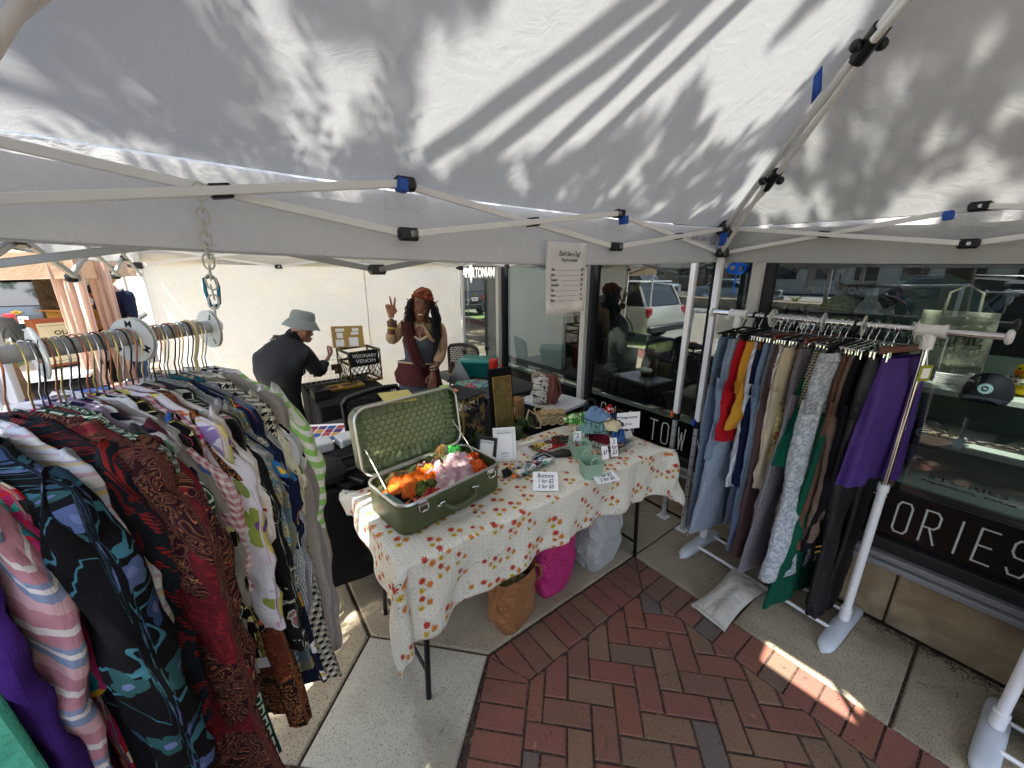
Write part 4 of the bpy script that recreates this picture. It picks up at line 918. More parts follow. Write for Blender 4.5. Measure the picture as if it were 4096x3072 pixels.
SP = [  # far end first: s, label, material, length, extra
 ('green and white striped sweater with cream collar, last on the rail by the chain', stripes('stripe_green_white', [(0, '#d5d4c8'), (.5, '#8fbd66')], .034), .62, dict(sl=.50, n='sweater', neckm=cloth('c_ow', '#c9c5b8'), th=.022)),
 ('black and white striped knit top just behind the green striped sweater', stripes('stripe_bw', [(0, '#e2ded4'), (.45, '#15151a')], .030), .70, dict(sl=.62, n='sweater')),
 ('plain oatmeal long sleeved sweater with long cuffs hanging low', knit('knit_oat', '#c9beb4', p=.004, amt=.12), .78, dict(sl=.78, n='sweater', th=.03, hw=.25, push=.02)),
 ('white eyelet lace blouse between the oatmeal and frog print tops', cloth('c_lace', '#d6d5d6', st=.8), .60, dict(sl=.3, n='blouse')),
 ('cream blouse with small green frog like print', floral('frog_print', '#d3ccb6', [(30, 0, 0, ['#6b7d3e', '#5a6c34'], 3, .3, .55)]), .66, dict(sl=.5, n='blouse')),
 ('tan crochet cardigan with rows of open holes', knit('knit_crochet', '#b9aa8e', p=.013, amt=.7, hole=True), .70, dict(sl=.60, n='cardigan', th=.022)),
 ('black and cream houndstooth dress hanging long', hound('houndstooth', '#121212', '#cfc7b0', .020), 1.0, dict(sl=.0, n='dress', hw=.28, push=.02)),
 ('white knit sweater with a teal striped cuff', knit('knit_white', '#cfd2d8', p=.006), .66, dict(sl=.62, n='sweater', cuff=knit('knit_teal', '#1d7d86'), neck=1, neckm=knit('knit_teal2', '#1b7480'), th=.022)),
 ('dark navy crochet sweater with green and blue yarn cuffs', knit('knit_navy', '#16203a', '#1b3a44', p=.010), .72, dict(sl=.66, n='sweater', th=.022, cuff=knit('knit_teal3', '#1f6f66'), push=-.01)),
 ('heather grey cardigan with long narrow sleeve', cloth('c_heather', '#83848b', amt=.2, st=.6), .68, dict(sl=.50, n='cardigan', th=.020, push=-.01)),
 ('navy dress with nautical flags and sun badges', floral('nautical', '#121a33', [(10, 0, 0, ['#b23138', '#d9d9d6', '#2c6aa0', '#c99b3c'], 2, .34, .8, '#caa53c'), (22, .03, .02, ['#d8d8d4', '#b23138', '#3a7f6a'], 2, .25, .4)]), .98, dict(sl=.35, n='dress', hw=.26, push=.015)),
 ('cream blue and yellow nubbly knit cardigan', knit('knit_multi', '#c8c09a', '#7fa0b2', p=.009, bands=(.31, [(0, '#d3cbb6'), (.45, '#c6bd88'), (.6, '#8fa9b4'), (.72, '#c6bd88')])), .86, dict(sl=.60, n='cardigan', th=.026)),
 ('light grey marl t-shirt dress', cloth('c_marl', '#a6a6a6', amt=.15), .88, dict(sl=.2, n='dress')),
 ('black blouse with grey green leaves and dusty pink blossoms', leafy('leaf_black', '#141214', ['#7f8c7c', '#9da38d', '#8a5a5e', '#a97f80'], 13, .60, .6, '#aab09a', 1.2, .08), .74, dict(sl=.62, n='blouse', sw=.232, push=.02)),
 ('plain peach long top squeezed beside the scribble print blouse', cloth('c_peach', '#cf9f8d'), .62, dict(sl=.0, n='top', push=-.01)),
 ('white blouse with looping red navy and green scribble print', leafy('scribble', '#d9d2cc', ['#b2242c', '#25305a', '#b2242c', '#3c7a4e', '#d98a2a'], 12, .615, .9, None, 2.6), .66, dict(sl=.48, n='blouse')),
 ('long brown and rust paisley dress', paisley('paisley_rust', '#1c1210', ['#a8683c', '#7a3f22', '#c98f5a', '#5c2b1c'], 16), 1.06, dict(sl=.40, n='dress', hw=.29, push=.02)),
 ('white shirt with large orchids in purple yellow and orange', floral('orchid', '#d5cfd6', [(6, 0, 0, ['#8e78a8', '#c7702e', '#d3c06a', '#8e9a4a'], 5, .40, .85, '#6b4a80'), (9, .05, .03, ['#b9ad62', '#7e8a48', '#c991a6'], 2, .42, .6), (14, .01, .06, ['#b59fc0', '#e0b8c8'], 6, .3, .5)], warp=.02), .74, dict(sl=.50, n='shirt', sw=.23, push=.015)),
 ('dusty pink and white gingham shirt', gingham('gingham', '#b06a78', '#e2d8d6', .018), .66, dict(sl=.46, push=-.015)),
 ('royal blue blouse with a brighter patterned yoke', sheen('c_blue', '#2c5aa6', .7), .64, dict(sl=.34, n='blouse', push=-.02)),
 ('black blouse with tiny yellow flowers', floral('yellow_tiny', '#0f0f10', [(34, 0, 0, ['#c9c084', '#b5a94e', '#a8492e'], 4, .38, .8)]), .68, dict(sl=.50, n='blouse')),
 ('plain white t-shirt between the blue and the greige shirts', cloth('c_white', '#d3d3d6'), .60, dict(sl=.0, n='t_shirt', push=-.03)),
 ('greige button shirt with rolled sleeve', cloth('c_greige', '#8f8a82'), .72, dict(sl=.54, push=-.02)),
 ('burgundy velvet blouse with bright sheen', sheen('c_maroon', '#560f22', .6), .68, dict(sl=.50, n='blouse', push=-.012)),
 ('white polo shirt with broad navy stripes', stripes('stripe_navy', [(0, '#d6d8dc'), (.45, '#171f38')], .055), .58, dict(sl=.22, push=-.02)),
 ('lavender blouse with a soft collar', cloth('c_lav', '#8d7f96'), .56, dict(sl=.34, push=-.02, n='blouse')),
 ('grey leather jacket with worn seams', G('x', .5).m, .86, dict(sl=.60, n='jacket', th=.022, sw=.212, hw=.25, push=-.02)),
 ('white satin blouse above the green squares dress', sheen('c_satin', '#c9c6c9', .35), .58, dict(sl=.0, push=-.03, n='blouse')),
 ('dark green dress with rows of white outlined squares', squares('squares_green', '#12372e', '#c3ccb8', .026), .96, dict(sl=.42, n='dress', sw=.232, hw=.29, push=.035, th=.022)),
 ('burgundy and brown paisley coat', paisley('paisley_red', '#2a1216', ['#6d4a34', '#7a2024', '#9a7350', '#5b1a20'], 13), 1.02, dict(sl=.60, n='coat', th=.032, sw=.24, hw=.31, push=.022)),
 ('navy tapestry jacket with jagged red motifs', zig('tapestry', '#1a2128', '#8a2521', .055), .80, dict(sl=.60, n='jacket', th=.028, sw=.225)),
 ('pale pastel striped shirt with a bright green lining edge', stripes('pastel', [(0, '#c6ccd6'), (.3, '#c7a9b4'), (.42, '#d8d8d8'), (.75, '#9fa9b6'), (.85, '#c9b489')], .06, True, .05), .80, dict(sl=.56)),
 ('black jacket embroidered with blue leaves and purple flowers', floral('embroid', vines('#0d0d11'), [(13, 0, 0, ['#33476a', '#274c4e', '#4c5a80', '#2b4858'], 3, .34, .6, '#5f6a90'), (21, .04, .02, ['#6f4f86', '#8a6a9c', '#33566a'], 4, .36, .45)], warp=.03), 1.06, dict(sl=.66, n='jacket', th=.036, sw=.245, hw=.32, push=.03)),
 ('bright tropical shirt with red yellow and magenta hibiscus', floral('hawaii', '#a02a5c', [(10, 0, 0, ['#c3222a', '#d6a02c', '#c3222a', '#2a8a80'], 5, .5, .9, '#f0e2c4'), (8, .06, .02, ['#2f8f86', '#1f7a8c'], 2, .45, .8)], warp=.015), .78, dict(sl=.36, push=-.01)),
 ('pink blue and grey striped shirt', stripes('pink_stripe', [(0, '#b57f8a'), (.22, '#d3cbc8'), (.32, '#b57f8a'), (.5, '#7f8ba6'), (.58, '#d3cbc8'), (.66, '#7f8ba6'), (.8, '#c8a0a4')], .11, True, .05), .90, dict(sl=.60)),
 ('deep purple blouse at the near end', cloth('c_purple', '#3d1f66'), .80, dict(sl=.5, n='blouse')),
 ('plain sea green dress with a side pocket, nearest on the rail', cloth('c_seagreen', '#3f8a72', .85, .08), 1.05, dict(sl=.0, n='dress', sw=.235, hw=.30)),
]
lg = G('grey_leather', .42); lg.col(lg.mix(lg.noise(7, 5, lg.vec(*lg.uv())) > .55, lg.vary('#4c4d4f', .3, 6), '#6d6e70')); lg.bump(lg.noise(40, 4, lg.vec(*lg.uv())), .6, .01)
SP[26] = (SP[26][0], lg.m) + SP[26][2:]
NS = len(SP); s0, s1 = .05, .57
hk = ['mint', 'black', 'cream', 'mint', 'pink', 'black', 'pink', 'pink', 'mint', 'mint', 'black', 'pink', 'black', 'black', 'pink', 'black', 'pink', 'black', 'pink', 'black', 'pink', 'black', 'pink', 'mint', 'lavender', 'lavender', 'black', 'pink', 'black', 'pink', 'black', 'mint', 'pink', 'black', 'pink', 'black', 'mint']
ordn = lambda i: ['first', 'second', 'third', 'fourth', 'fifth', 'sixth', 'seventh', 'eighth', 'ninth', 'tenth', 'eleventh', 'twelfth', 'thirteenth', 'fourteenth', 'fifteenth', 'sixteenth', 'seventeenth', 'eighteenth', 'nineteenth', 'twentieth'][i] if i < 20 else 'twenty-' + ['first', 'second', 'third', 'fourth', 'fifth', 'sixth', 'seventh', 'eighth', 'ninth', 'tenth'][i-20] if i < 30 else 'thirty-' + ['first', 'second', 'third', 'fourth', 'fifth', 'sixth', 'seventh', 'eighth', 'ninth', 'tenth'][i-30]
short = [x[0].split(' ') for x in SP]
for i, (lab, m, L, ex) in enumerate(SP):
    L = min(L*.86, (.80 if i < 24 else .73)+.012*(i % 5)) if i < 31 else L*.92
    tq = i/(NS-1); s = (s0 + (.36-s0)*tq/.806 if tq < .806 else .36 + .24*(tq-.806)/.194) + R.uniform(-.003, .003); d = dict(ex); d.update(label=lab, m=m, L=L); d['sl'] = d.get('sl', .52)*.93
    push = R.uniform(-.010, .010)+d.pop('push', 0); rz_ = HRZ+R.uniform(-.05, .05); lc = LP(s)+HX*push
    top_garment(d, tuple(lc), rz_, i*1.7+1)
    hanger(hk[i], tuple(LP(s, .001)+HX*0), rz_, '%s hanger carrying the %s' % ({'cream': 'wooden coloured'}.get(hk[i], hk[i]), ' '.join(short[i][:6]).replace('plain ', '')), i)
for s, tx, nm, tl in ((.012, 'XS', 'white round divider marked XS next to the chain', .3), (.025, 'S', 'white round divider marked S at the far end of the rail', .5), (.18, 'M', 'white round divider marked M halfway along the rail', 1.0), (.192, 'M', 'round divider marked M in front of its twin', .05), (.335, 'L', 'white round divider marked L at the near part of the rail', .9)):
    t = size_disc(tuple(LP(s)), HRZ + {'XS': -.35, 'S': -.2, 'M': .05, 'L': -.25}[tx] + (.14 if s == .192 else 0), tx, nm, tl)
# white sleeve hanging to the ground at the bottom of the rack, sandbag like
ws = thing('crumpled_bag', 'crumpled white cloth bag lying on the concrete below the paisley coat', 'bag', (-1.13, 1.02, 0), .7)
mb = MB(); mb.grid(lambda u, v: ((u-.5)*.22, (v-.5)*.12, .012+.05*math.sin(u*3.1)*math.sin(v*3.1)*(1+.6*fbm(u*5, v*5))), 18, 14, uvf=lambda u, v: (u*.3, v*.2)); part('bag_cloth', mb, cloth('c_bagwhite', '#cfcbc4'), ws, ang=180)

# ------------------------------------------------------------------ right rack
RL = Vector((1.267, 2.17, 0)); RR = Vector((1.677, 1.538, 0)); RD = (RR-RL).normalized(); RLEN = (RR-RL).length; RRZ = math.atan2(RD.y, RD.x)
def rolling_rack(loc, rz, label, length, ext0=.156, ext1=.20, H=1.527, nm='garment_rack'):
    t = thing(nm, label, 'clothes rack', loc, rz)
    mb = MB(); mb.tube([(-ext0, 0, H), (length+ext1, 0, H)], .0135, 20); part('chrome_bar', mb, M_chrome, t)
    for x in (-ext0, length+ext1): mb = MB(); mb.lathe([(.014, -.012), (.026, -.008), (.028, 0), (.02, .008), (.001, .01)], 18, M=Matrix.Translation((x, 0, H)) @ Matrix.Rotation(rad(90 if x > 0 else -90), 4, 'Y')); part('end_cap', mb, M_white_pow, t)
    wp = M_white_pow
    for x in (0, length):
        mb = MB(); mb.tube([(x-.038, 0, H), (x+.038, 0, H)], .024, 18); mb.tube([(x, 0, H+.0), (x, 0, H-.075)], .021, 16); mb.tube([(x-.046, 0, H), (x-.034, 0, H)], .027, 18); mb.tube([(x+.034, 0, H), (x+.046, 0, H)], .027, 18); part('tee_joint', mb, wp, t)
        mb = MB(); mb.tube([(x, 0, .80), (x, 0, H-.06)], .0125, 16); part('chrome_upright', mb, M_chrome, t)
        mb = MB(); mb.tube([(x, 0, .10), (x, 0, .83)], .0175, 18); mb.tube([(x, 0, .80), (x, 0, .835)], .021, 18); mb.tube([(x, 0, .07), (x, 0, .14)], .023, 18); part('lower_upright', mb, wp, t)
        mb = MB(); n = 18
        rings = []
        for k in range(n+1):
            y = -.235+.47*k/n; e = abs(y)/.235; hh = .062*(max(0, 1-e**6))**.5*(1-.35*e)+.004; ww = .034*(max(0, 1-e**8))**.5+.004
            rings.append([(x+ww*c_, y, max(.001, hh*.5+.5*hh*s_)) for c_, s_ in [sup(2*math.pi*i/14, .8) for i in range(14)]])
        mb.loft(rings); part('foot_base', mb, plain('rack_foot_plastic', '#b9bfc4', .45, 0, .05), t)
    for y in (-.09, .09): mb = MB(); mb.tube([(0, y, .045), (length, y, .045)], .0095, 10); part('base_bar', mb, wp, t)
    return t
rack = rolling_rack(tuple(RL), RRZ, 'white and chrome garment rack holding trousers by the shop window', RLEN)
near = rolling_rack((1.87, 1.06, 0), RRZ, 'second garment rack cut off at the right edge', 1.0, H=1.5)
GR = 'clothes on the right rack'
def RP(s, z=1.527): return tuple(RL + RD*s + Vector((0, 0, z)))
PRZ = RRZ + math.pi/2     # hanger x axis points across the bar, towards the wall
def ex_patch(x, z, w, h, m):
    def f(t, z0, hw, th): mb = MB(); mb.box((x, th+.004, z0-z), (w, .003, h)); mb.box((x, -th-.004, z0-z), (w, .003, h)); part('patch', mb, m, t, smooth=False)
    return f
def ex_cuffband(x, z, w, h, m, k=2):
    def f(t, z0, hw, th):
        mb = MB()
        for i in range(k): mb.tube([(x-w/2, -th-.006, z0-z-i*h), (x, -th-.016, z0-z-i*h-.003), (x+w/2, -th-.006, z0-z-i*h)], .003, 5)
        part('gold_braid', mb, m, t)
    return f
gold = plain('gold_braid', '#b58a3c', .45, .3, .2, 80)
dn = denim
JM = [
 (.035, 'mid blue straight jeans, farthest on the right rack', dn('denim_mid', '#3a5470', '#6683a0'), 1.20, dict(hem=.11, hw=.165, push=-.01)),
 (.085, 'light blue cropped jeans with patch pocket', dn('denim_light', '#5c748f', '#8598ad'), .68, dict(hem=.12, hw=.16, push=-.03)),
 (.115, 'pale grey blue flared jeans with frayed hem', dn('denim_pale', '#7d8fa3', '#a2afbb', .9), 1.16, dict(hem=.14, hw=.165, push=-.02, fray=cloth('c_fray', '#c3c8cb'))),
 (.145, 'bright red shorts beside the mustard pair', cloth('c_red', '#a01521'), .55, dict(hem=.125, hw=.165, push=-.03)),
 (.185, 'mustard yellow shorts with elastic waist', cloth('c_mustard', '#c0872e'), .47, dict(hem=.115, hw=.16, push=-.03)),
 (.215, 'white trousers with narrow blue stripes', stripes('blue_stripe_w', [(0, '#c8ccd2'), (.6, '#6c87a8'), (.72, '#c8ccd2'), (.86, '#9a8a80')], .03, False), .82, dict(hem=.10)),
 (.235, 'dark navy trousers with a brown belt band', cloth('c_navy2', '#141d38'), .80, dict(hem=.10, band=cloth('c_belt', '#5a3826'))),
 (.255, 'blue denim jeans with worn knees and narrow hem', dn('denim_worn', '#3b5d86', '#7898b8', 1.0), 1.22, dict(hem=.085)),
 (.290, 'charcoal grey jeans behind the worn blue ones', dn('denim_char', '#3a3b40', '#4b4c52'), .95, dict(hem=.10)),
 (.315, 'mauve brown corduroy trousers', stripes('cord_mauve', [(0, '#5d4648'), (.6, '#4c3a3d')], .006, False), 1.20, dict(hem=.12)),
 (.330, 'red white and blue pinstriped trousers', stripes('pin_rwb', [(0, '#d6d2cd'), (.3, '#a03a48'), (.4, '#d6d2cd'), (.65, '#2f4474'), (.76, '#d6d2cd')], .034, False), .72, dict(hem=.10)),
 (.355, 'cream jeans with embroidered patch and printed hem', cloth('c_creamj', '#c4b498'), .74, dict(hem=.105, push=-.03, extra=[ex_patch(.10, .25, .05, .05, cloth('c_patch', '#7a2a2a')), ex_patch(.09, .78, .085, .035, cloth('c_patch2', '#1d5c86'))])),
 (.385, 'yellow and blue small floral trousers', floral('tiny_floral', '#b5a868', [(44, 0, 0, ['#2a3a66', '#6d6420', '#a04a30', '#d8cf9a'], 4, .42, .9)]), .76, dict(hem=.10)),
 (.410, 'dusty plum flared jeans', dn('denim_plum', '#54454f', '#6d5c66', .5), 1.18, dict(hem=.16, hw=.165, push=-.03)),
 (.435, 'bottle green flared skirt hanging to mid height', cloth('c_bottle', '#0f4f3c'), .56, dict(hem=.26, hw=.13, push=-.02, skirt=1, n='skirt', cat='skirt')),
 (.465, 'black and cream small check trousers', hound('check_small', '#17181c', '#c9c2a8', .013), .98, dict(hem=.10)),
 (.490, 'black and white dotted trousers under the green skirt', gingham('dots_bw', '#17181c', '#c8c5bd', .012), .72, dict(hem=.10)),
 (.520, 'light acid washed jeans with wide straight legs', dn('denim_acid', '#808a94', '#b3b8bb', .5, True), 1.16, dict(hem=.14, hw=.175, th=.034, push=-.065)),
 (.545, 'long bottle green wide leg trousers reaching the rack base', cloth('c_bottle2', '#0d4a38'), 1.33, dict(hem=.155, hw=.15, push=.0)),
 (.570, 'warm brown knit trousers', cloth('c_brown', '#65493a', amt=.2, st=.7), .98, dict(hem=.11)),
 (.595, 'taupe ribbed trousers beside the black gold braided pair', cloth('c_taupe', '#6e5b4f', amt=.15, st=.7), .92, dict(hem=.10)),
 (.625, 'black trousers with gold braid down the side and at the cuffs', cloth('c_black2', '#101015'), .98, dict(hem=.10, piping=gold, extra=[ex_cuffband(-.09, .93, .15, .03, gold)])),
 (.655, 'very long black satin trousers', sheen('c_blacks', '#08080b', .6), 1.36, dict(hem=.065)),
 (.700, 'deep purple linen skirt nearest on the right rack with a green price tag', sheen('c_violet', '#3f1f6d', .75), .57, dict(hem=.215, hw=.14, skirt=1, th=.035, n='skirt', cat='skirt')),
]
kd = ['black', 'black', 'steel', 'black', 'steel', 'steel', 'steel', 'steel', 'wood', 'steel', 'steel', 'steel', 'steel', 'wood', 'steel', 'steel', 'steel', 'black', 'steel', 'steel', 'clear', 'steel', 'steel', 'wood']
for i, (s, lab, m, L, ex) in enumerate(JM):
    d = dict(ex); d.update(label=lab, m=m, L=L); rz_ = PRZ-.13+R.uniform(-.09, .09)-(.17 if i > 22 else .06*(i % 3 == 0))
    pq = d.pop('push', 0); legs_garment(d, tuple(Vector(RP(s))+Vector((math.cos(PRZ), math.sin(PRZ), 0))*pq), rz_, i*2.3+.7, GR)
    clip_hanger(kd[i], RP(s), rz_, '%s clip hanger carrying the %s' % ({'wood': 'brown wooden', 'clear': 'clear plastic'}.get(kd[i], kd[i]), ' '.join(lab.split(',')[0].split(' ')[:6])), i, d.get('hw', .17))
for s, tx, nm, tl in ((.175, 'XL', 'first white divider from the left tee joint of the chrome rack', .2), (.395, 'L', 'divider marked L in the middle of the chrome bar', .3), (.545, 'M', 'divider marked M right of the middle on the chrome bar', .7), (.715, 'S', 'divider seen nearly edge on above the purple skirt', .4)):
    size_disc(RP(s), PRZ+(-.02 if s < .2 else .1), tx, nm, tl, 'size dividers on the right rack', .047)
tg = thing('price_tag', 'olive green price tag on white string hanging on the purple skirt', 'tag', (1.445, 1.345, 1.43), PRZ)
tg.rotation_euler = (0, 0, PRZ-.45)
mb = MB(); mb.box((0, -.038, -.02), (.052, .002, .058), bev=.0008); part('card', mb, plain('olive_tag', '#8a8f2c', .7), tg, smooth=False)
mb = MB(); mb.box((0, -.0395, -.02), (.032, .0012, .036)); part('label', mb, M_paper, tg, smooth=False)
mb = MB(); mb.tube([(0, -.038, .006), (.006, -.02, .06), (.03, .02, .10)], .0015, 5); part('string', mb, M_paper, tg)
# dark floral garment on the second rack at the right edge
dkf = floral('dark_floral', '#14101f', [(30, 0, 0, ['#9a4f8a', '#c9a8c4', '#b0603c', '#5a3a7a'], 6, .42, .5, '#d9c0d0')])
top_garment(dict(label='dark dress with purple and white flowers at the right edge', m=dkf, L=.84, sl=.35, th=.05, hw=.27, n='dress', group='clothes on the second rack'), (2.07, 1.12, 1.33), PRZ+.1, 5.0)
top_garment(dict(label='black long garment behind the floral dress at the right edge', m=cloth('c_ink', '#0e0e16'), L=1.2, sl=.3, th=.05, hw=.25, n='dress', group='clothes on the second rack'), (2.12, 1.05, 1.33), PRZ+.05, 6.0)
# white sandbag weighing down the rack
sb = thing('sandbag', 'white cloth sandbag lying over the lower rails of the chrome rack', 'sandbag', (1.19, 1.70, 0), .56)
def sbf(u, v, top_=1):
    x = (u-.5)*.40; y = (v-.5)*(.19-.03*math.sin(u*math.pi)); e = min(1, 6*min(u, 1-u))*min(1, 5*min(v, 1-v)); z = .012+.055*u
    return (x, y, z + top_*(.024*e**.5)*(1+.45*fbm(u*5, v*4, top_)) + (.002 if top_ > 0 else -.004))
mb = MB(); mb.grid(lambda u, v: sbf(u, v, 1), 28, 14, uvf=lambda u, v: (u*.36, v*.17)); mb.grid(lambda u, v: sbf(1-u, v, -1), 28, 14); part('bag_cloth', mb, cloth('c_sand', '#bab5aa', st=.6), sb, ang=180)
for u_ in (.03, .97): mb = MB(); mb.tube([sbf(u_, v/10) for v in range(11)], .005, 6); part('seam', mb, cloth('c_sand', '#bab5aa'), sb)

# ------------------------------------------------------------------ rack of dark coats added behind the camera to darken the right window
DR = AB(-.15, -.95, 0); back = rolling_rack(tuple(DR), WALLROT, 'garment rack of dark coats added behind the camera to darken the right window', 1.5, H=1.56)
for i in range(13):
    top_garment(dict(label='dark coat on the rack added behind the camera to darken the right window', m=cloth(['k_navy', 'k_brown', 'k_black', 'k_green'][i % 4], ['#141a28', '#2c201a', '#0f0f12', '#16221c'][i % 4]), L=1.05+.1*(i % 3), sl=.6, th=.045, hw=.27, n='coat', group='coats on the added rack behind the camera'), tuple(AB(-.15+.09+i*.112, -.95, 1.56)), WALLROT+math.pi/2+.3, i+.5)
# ------------------------------------------------------------------ main table with the flowered cloth
TA0, TA1, TB0, TB1, TZ = -1.74, -1.15, .37, 1.98, .735
def table_legs(par, pts, m=M_blacksteel, r=.0125, z=.72, sp=.03):
    for a, b, da, db in pts:
        mb = MB(); mb.tube([AB(a, b, z), AB(a+da*.5, b+db*.5, z*.5), AB(a+da, b+db, .0)], r, 10); part('leg', mb, m, par)
tb = thing('folding_table', 'folding table with black steel legs under the flowered cloth', 'table')
mb = MB(); mb.box(AB((TA0+TA1)/2, (TB0+TB1)/2, TZ-.025), (TA1-TA0-.01, TB1-TB0-.01, .04), WALLROT, bev=.008); part('table_top', mb, plain('grey_plastic_top', '#a9a8a2', .6), tb, smooth=False)
table_legs(tb, [(TA1-.05, TB0+.10, .02, -.03), (TA0+.05, TB0+.10, -.02, -.03), (TA1-.06, TB1-.12, .03, .01), (TA0+.06, TB1-.12, -.02, .03)])
for b, d in ((TB0+.085, -1), (TB1-.11, 1)):
    for q_ in ((AB(TA1-.05, b, .40), AB(TA0+.05, b, .40)), (AB(TA1-.05, b, .10), AB(TA0+.05, b, .10)), (AB((TA0+TA1)/2, b, .40), AB((TA0+TA1)/2, b-d*.30, .70))): mb = MB(); mb.tube(q_, .008, 8); part('leg_brace', mb, M_blacksteel, tb)
# flower print
g = G('flower_cotton', .9); u, v = g.uv()
base = g.vary('#e0dacb', .04, 3)
p = .0215; du_ = ((u/p).fract()-.5); dv_ = (((v/p)+(u/p).floor()*.5).fract()-.5); base = g.mix((du_*du_+dv_*dv_) < .0062, base, '#7d8270')
# stems and tiny leaves around each posy
n_ = g.noise(120, 2, g.vec(u, v), dist=2.2); d, c1, c2, px_, py_ = g.voro(u, v, 12, .8)
base = g.mix(((n_-.5).abs() < .011)*(d < .34)*(c1 < .85), base, '#8a8c74'); lf = g.noise(120, 0, g.vec(u, v)); base = g.mix((lf > .74)*(d < .36)*(c1 < .85), base, '#5d6a42')
base = flower_layer(g, u, v, 22, .3, .1, '#c4a52a', base, 6, .34, .66, '#5c5a1a', .37)
base = flower_layer(g, u, v, 12, -.019, -.007, '#cf7c30', base, 8, .165, .80, '#8a7a60')
base = flower_layer(g, u, v, 12, .015, -.021, '#c9a62a', base, 8, .150, .60, '#6a6338')
base = flower_layer(g, u, v, 12, .008, .017, '#bd4230', base, 9, .170, .72, '#7a4a40')
g.col(base); M_flower = weave(g, .35); g.trans(.12)
def drop_front(b): # depth of the overhang along the front edge
    pts = [(-.3, .31), (.37, .325), (.50, .335), (.7, .305), (.95, .28), (1.15, .255), (1.4, .265), (1.65, .26), (1.9, .29), (2.1, .33), (2.6, .30)]
    for (x0, y0), (x1, y1) in zip(pts, pts[1:]):
        if x0 <= b <= x1: t = (b-x0)/(x1-x0); t = t*t*(3-2*t); return y0+(y1-y0)*t
    return .3
def cloth_pt(p, q):
    """flat cloth coordinates p along b, q along a -> draped point"""
    eb = max(TB0-p, 0)+max(p-TB1, 0); ea = max(q-TA1, 0)+max(TA0-q, 0)
    b = min(max(p, TB0), TB1); a = min(max(q, TA0), TA1)
    sb_ = -1 if p < TB0 else 1; sa = 1 if q > TA1 else -1
    rr = math.hypot(ea, eb)
    if rr < 1e-6: return AB(a, b, TZ+.006+.0022*fbm(p*5, q*5))
    rnd = .018
    if ea > 0 and eb > 0:
        ang = math.atan2(eb, ea); k = math.sin(2*ang); out = rnd + k*(.050 + .18*rr*k) ; oa, ob = math.cos(ang)*out+ .02*k, math.sin(ang)*out
        drop = rr*(1-.10*k)
    else:
        out = rnd; oa, ob = (out, 0) if ea > 0 else (0, out); drop = rr
    w = (.020*math.sin(p*16+1.2)+.014*math.sin(p*29+q*7)+.022*fbm(p*3.3, q*3, 5))*min(1, rr*5)*(.4+rr*1.8) if ea > 0 else (.018*math.sin(q*22)+.015*fbm(q*4, p*4, 2))*min(1, rr*4)
    lean = .05*rr
    oa += (w+lean) if ea > 0 else 0; ob += (w+lean) if eb > 0 and ea <= 0 else 0
    zd = drop - (rnd*.6 if drop > rnd else drop*.4)
    return AB(a+sa*oa, b+sb_*ob, TZ+.006-zd)
NB, NA = 120, 74; mb = MB()
lft, rgt = .235, .27
def cuv(u, v):
    p = TB0-lft + (TB1-TB0+lft+rgt)*u
    d = drop_front(p); back = .03
    q = TA0-back + (TA1+d-(TA0-back))*v
    if p < TB0: # left overhang gets short towards the back
        sh = (TA1-q)/(TA1-TA0); k = max(.25, 1-.45*max(0, min(1, sh))); p = TB0-(TB0-p)*k
    return p, q
mb.grid(lambda u, v: cloth_pt(*cuv(u, v)), NB, NA, uvf=lambda u, v: cuv(u, v))
tc = mb.build('tablecloth', M_flower, ang=180); tag(tc, 'white tablecloth printed with red orange and yellow flowers', 'tablecloth')
sm = tc.modifiers.new('t', 'SOLIDIFY'); sm.thickness = .0015
# ------------------------------------------------------------------ suitcase
SZ = TZ+.010; SL, SW, SH = .535, .305, .135
sdir = AB(-.15, .989, 0).normalized(); sc = thing('suitcase', 'open green vintage suitcase full of scarves on the flowered table', 'suitcase', tuple(AB(-1.462, .668, SZ)), math.atan2(sdir.y, sdir.x))
# local x along the suitcase (to the right), local y away from the viewer; check: y = rotate(x, 90deg)
gv = G('green_vinyl', .45); gv.col(gv.vary('#414a2c', .08, 6)); gv.bump(gv.noise(400, 2), .35, .002); M_gv = gv.m
alm = plain('brushed_trim', '#b7b8b2', .3, .85, .08)
def rrect(L, W, r, n=6):
    out = []
    for cx, cy, a0 in ((L/2-r, W/2-r, 0), (-L/2+r, W/2-r, 90), (-L/2+r, -W/2+r, 180), (L/2-r, -W/2+r, 270)):
        for k in range(n+1): t = rad(a0+90*k/n); out.append((cx+r*math.cos(t), cy+r*math.sin(t)))
    return out
def shell(mb, L, W, H, r, th=.006, m=None, M=None, bot=.012):
    o = rrect(L, W, r); ib = rrect(L-2*bot, W-2*bot, r-bot*.6); i_ = rrect(L-2*th, W-2*th, r-th)
    rings = [[(x, y, 0) for x, y in ib], [(x, y, bot*.35) for x, y in rrect(L-bot*.6, W-bot*.6, r-.003)], [(x, y, bot) for x, y in o], [(x, y, H) for x, y in o], [(x, y, H) for x, y in i_], [(x, y, th+.004) for x, y in i_]]
    return mb.loft(rings, m, M, caps=(True, True))
mb = MB(); shell(mb, SL, SW, SH, .055); part('lower_case', mb, M_gv, sc, ang=50)
mb = MB(); mb.tube([(x, y, SH+.002) for x, y in rrect(SL-.002, SW-.002, .055)], .0065, 8, closed=True); part('metal_rim', mb, alm, sc)
mb = MB(); mb.tube([(x, y, .022) for x, y in rrect(SL+.001, SW+.001, .055)], .0012, 5, closed=True); mb.tube([(x, y, SH-.016) for x, y in rrect(SL+.001, SW+.001, .055)], .0012, 5, closed=True); part('stitching', mb, plain('stitch_thread', '#6f6a44', .8), sc)
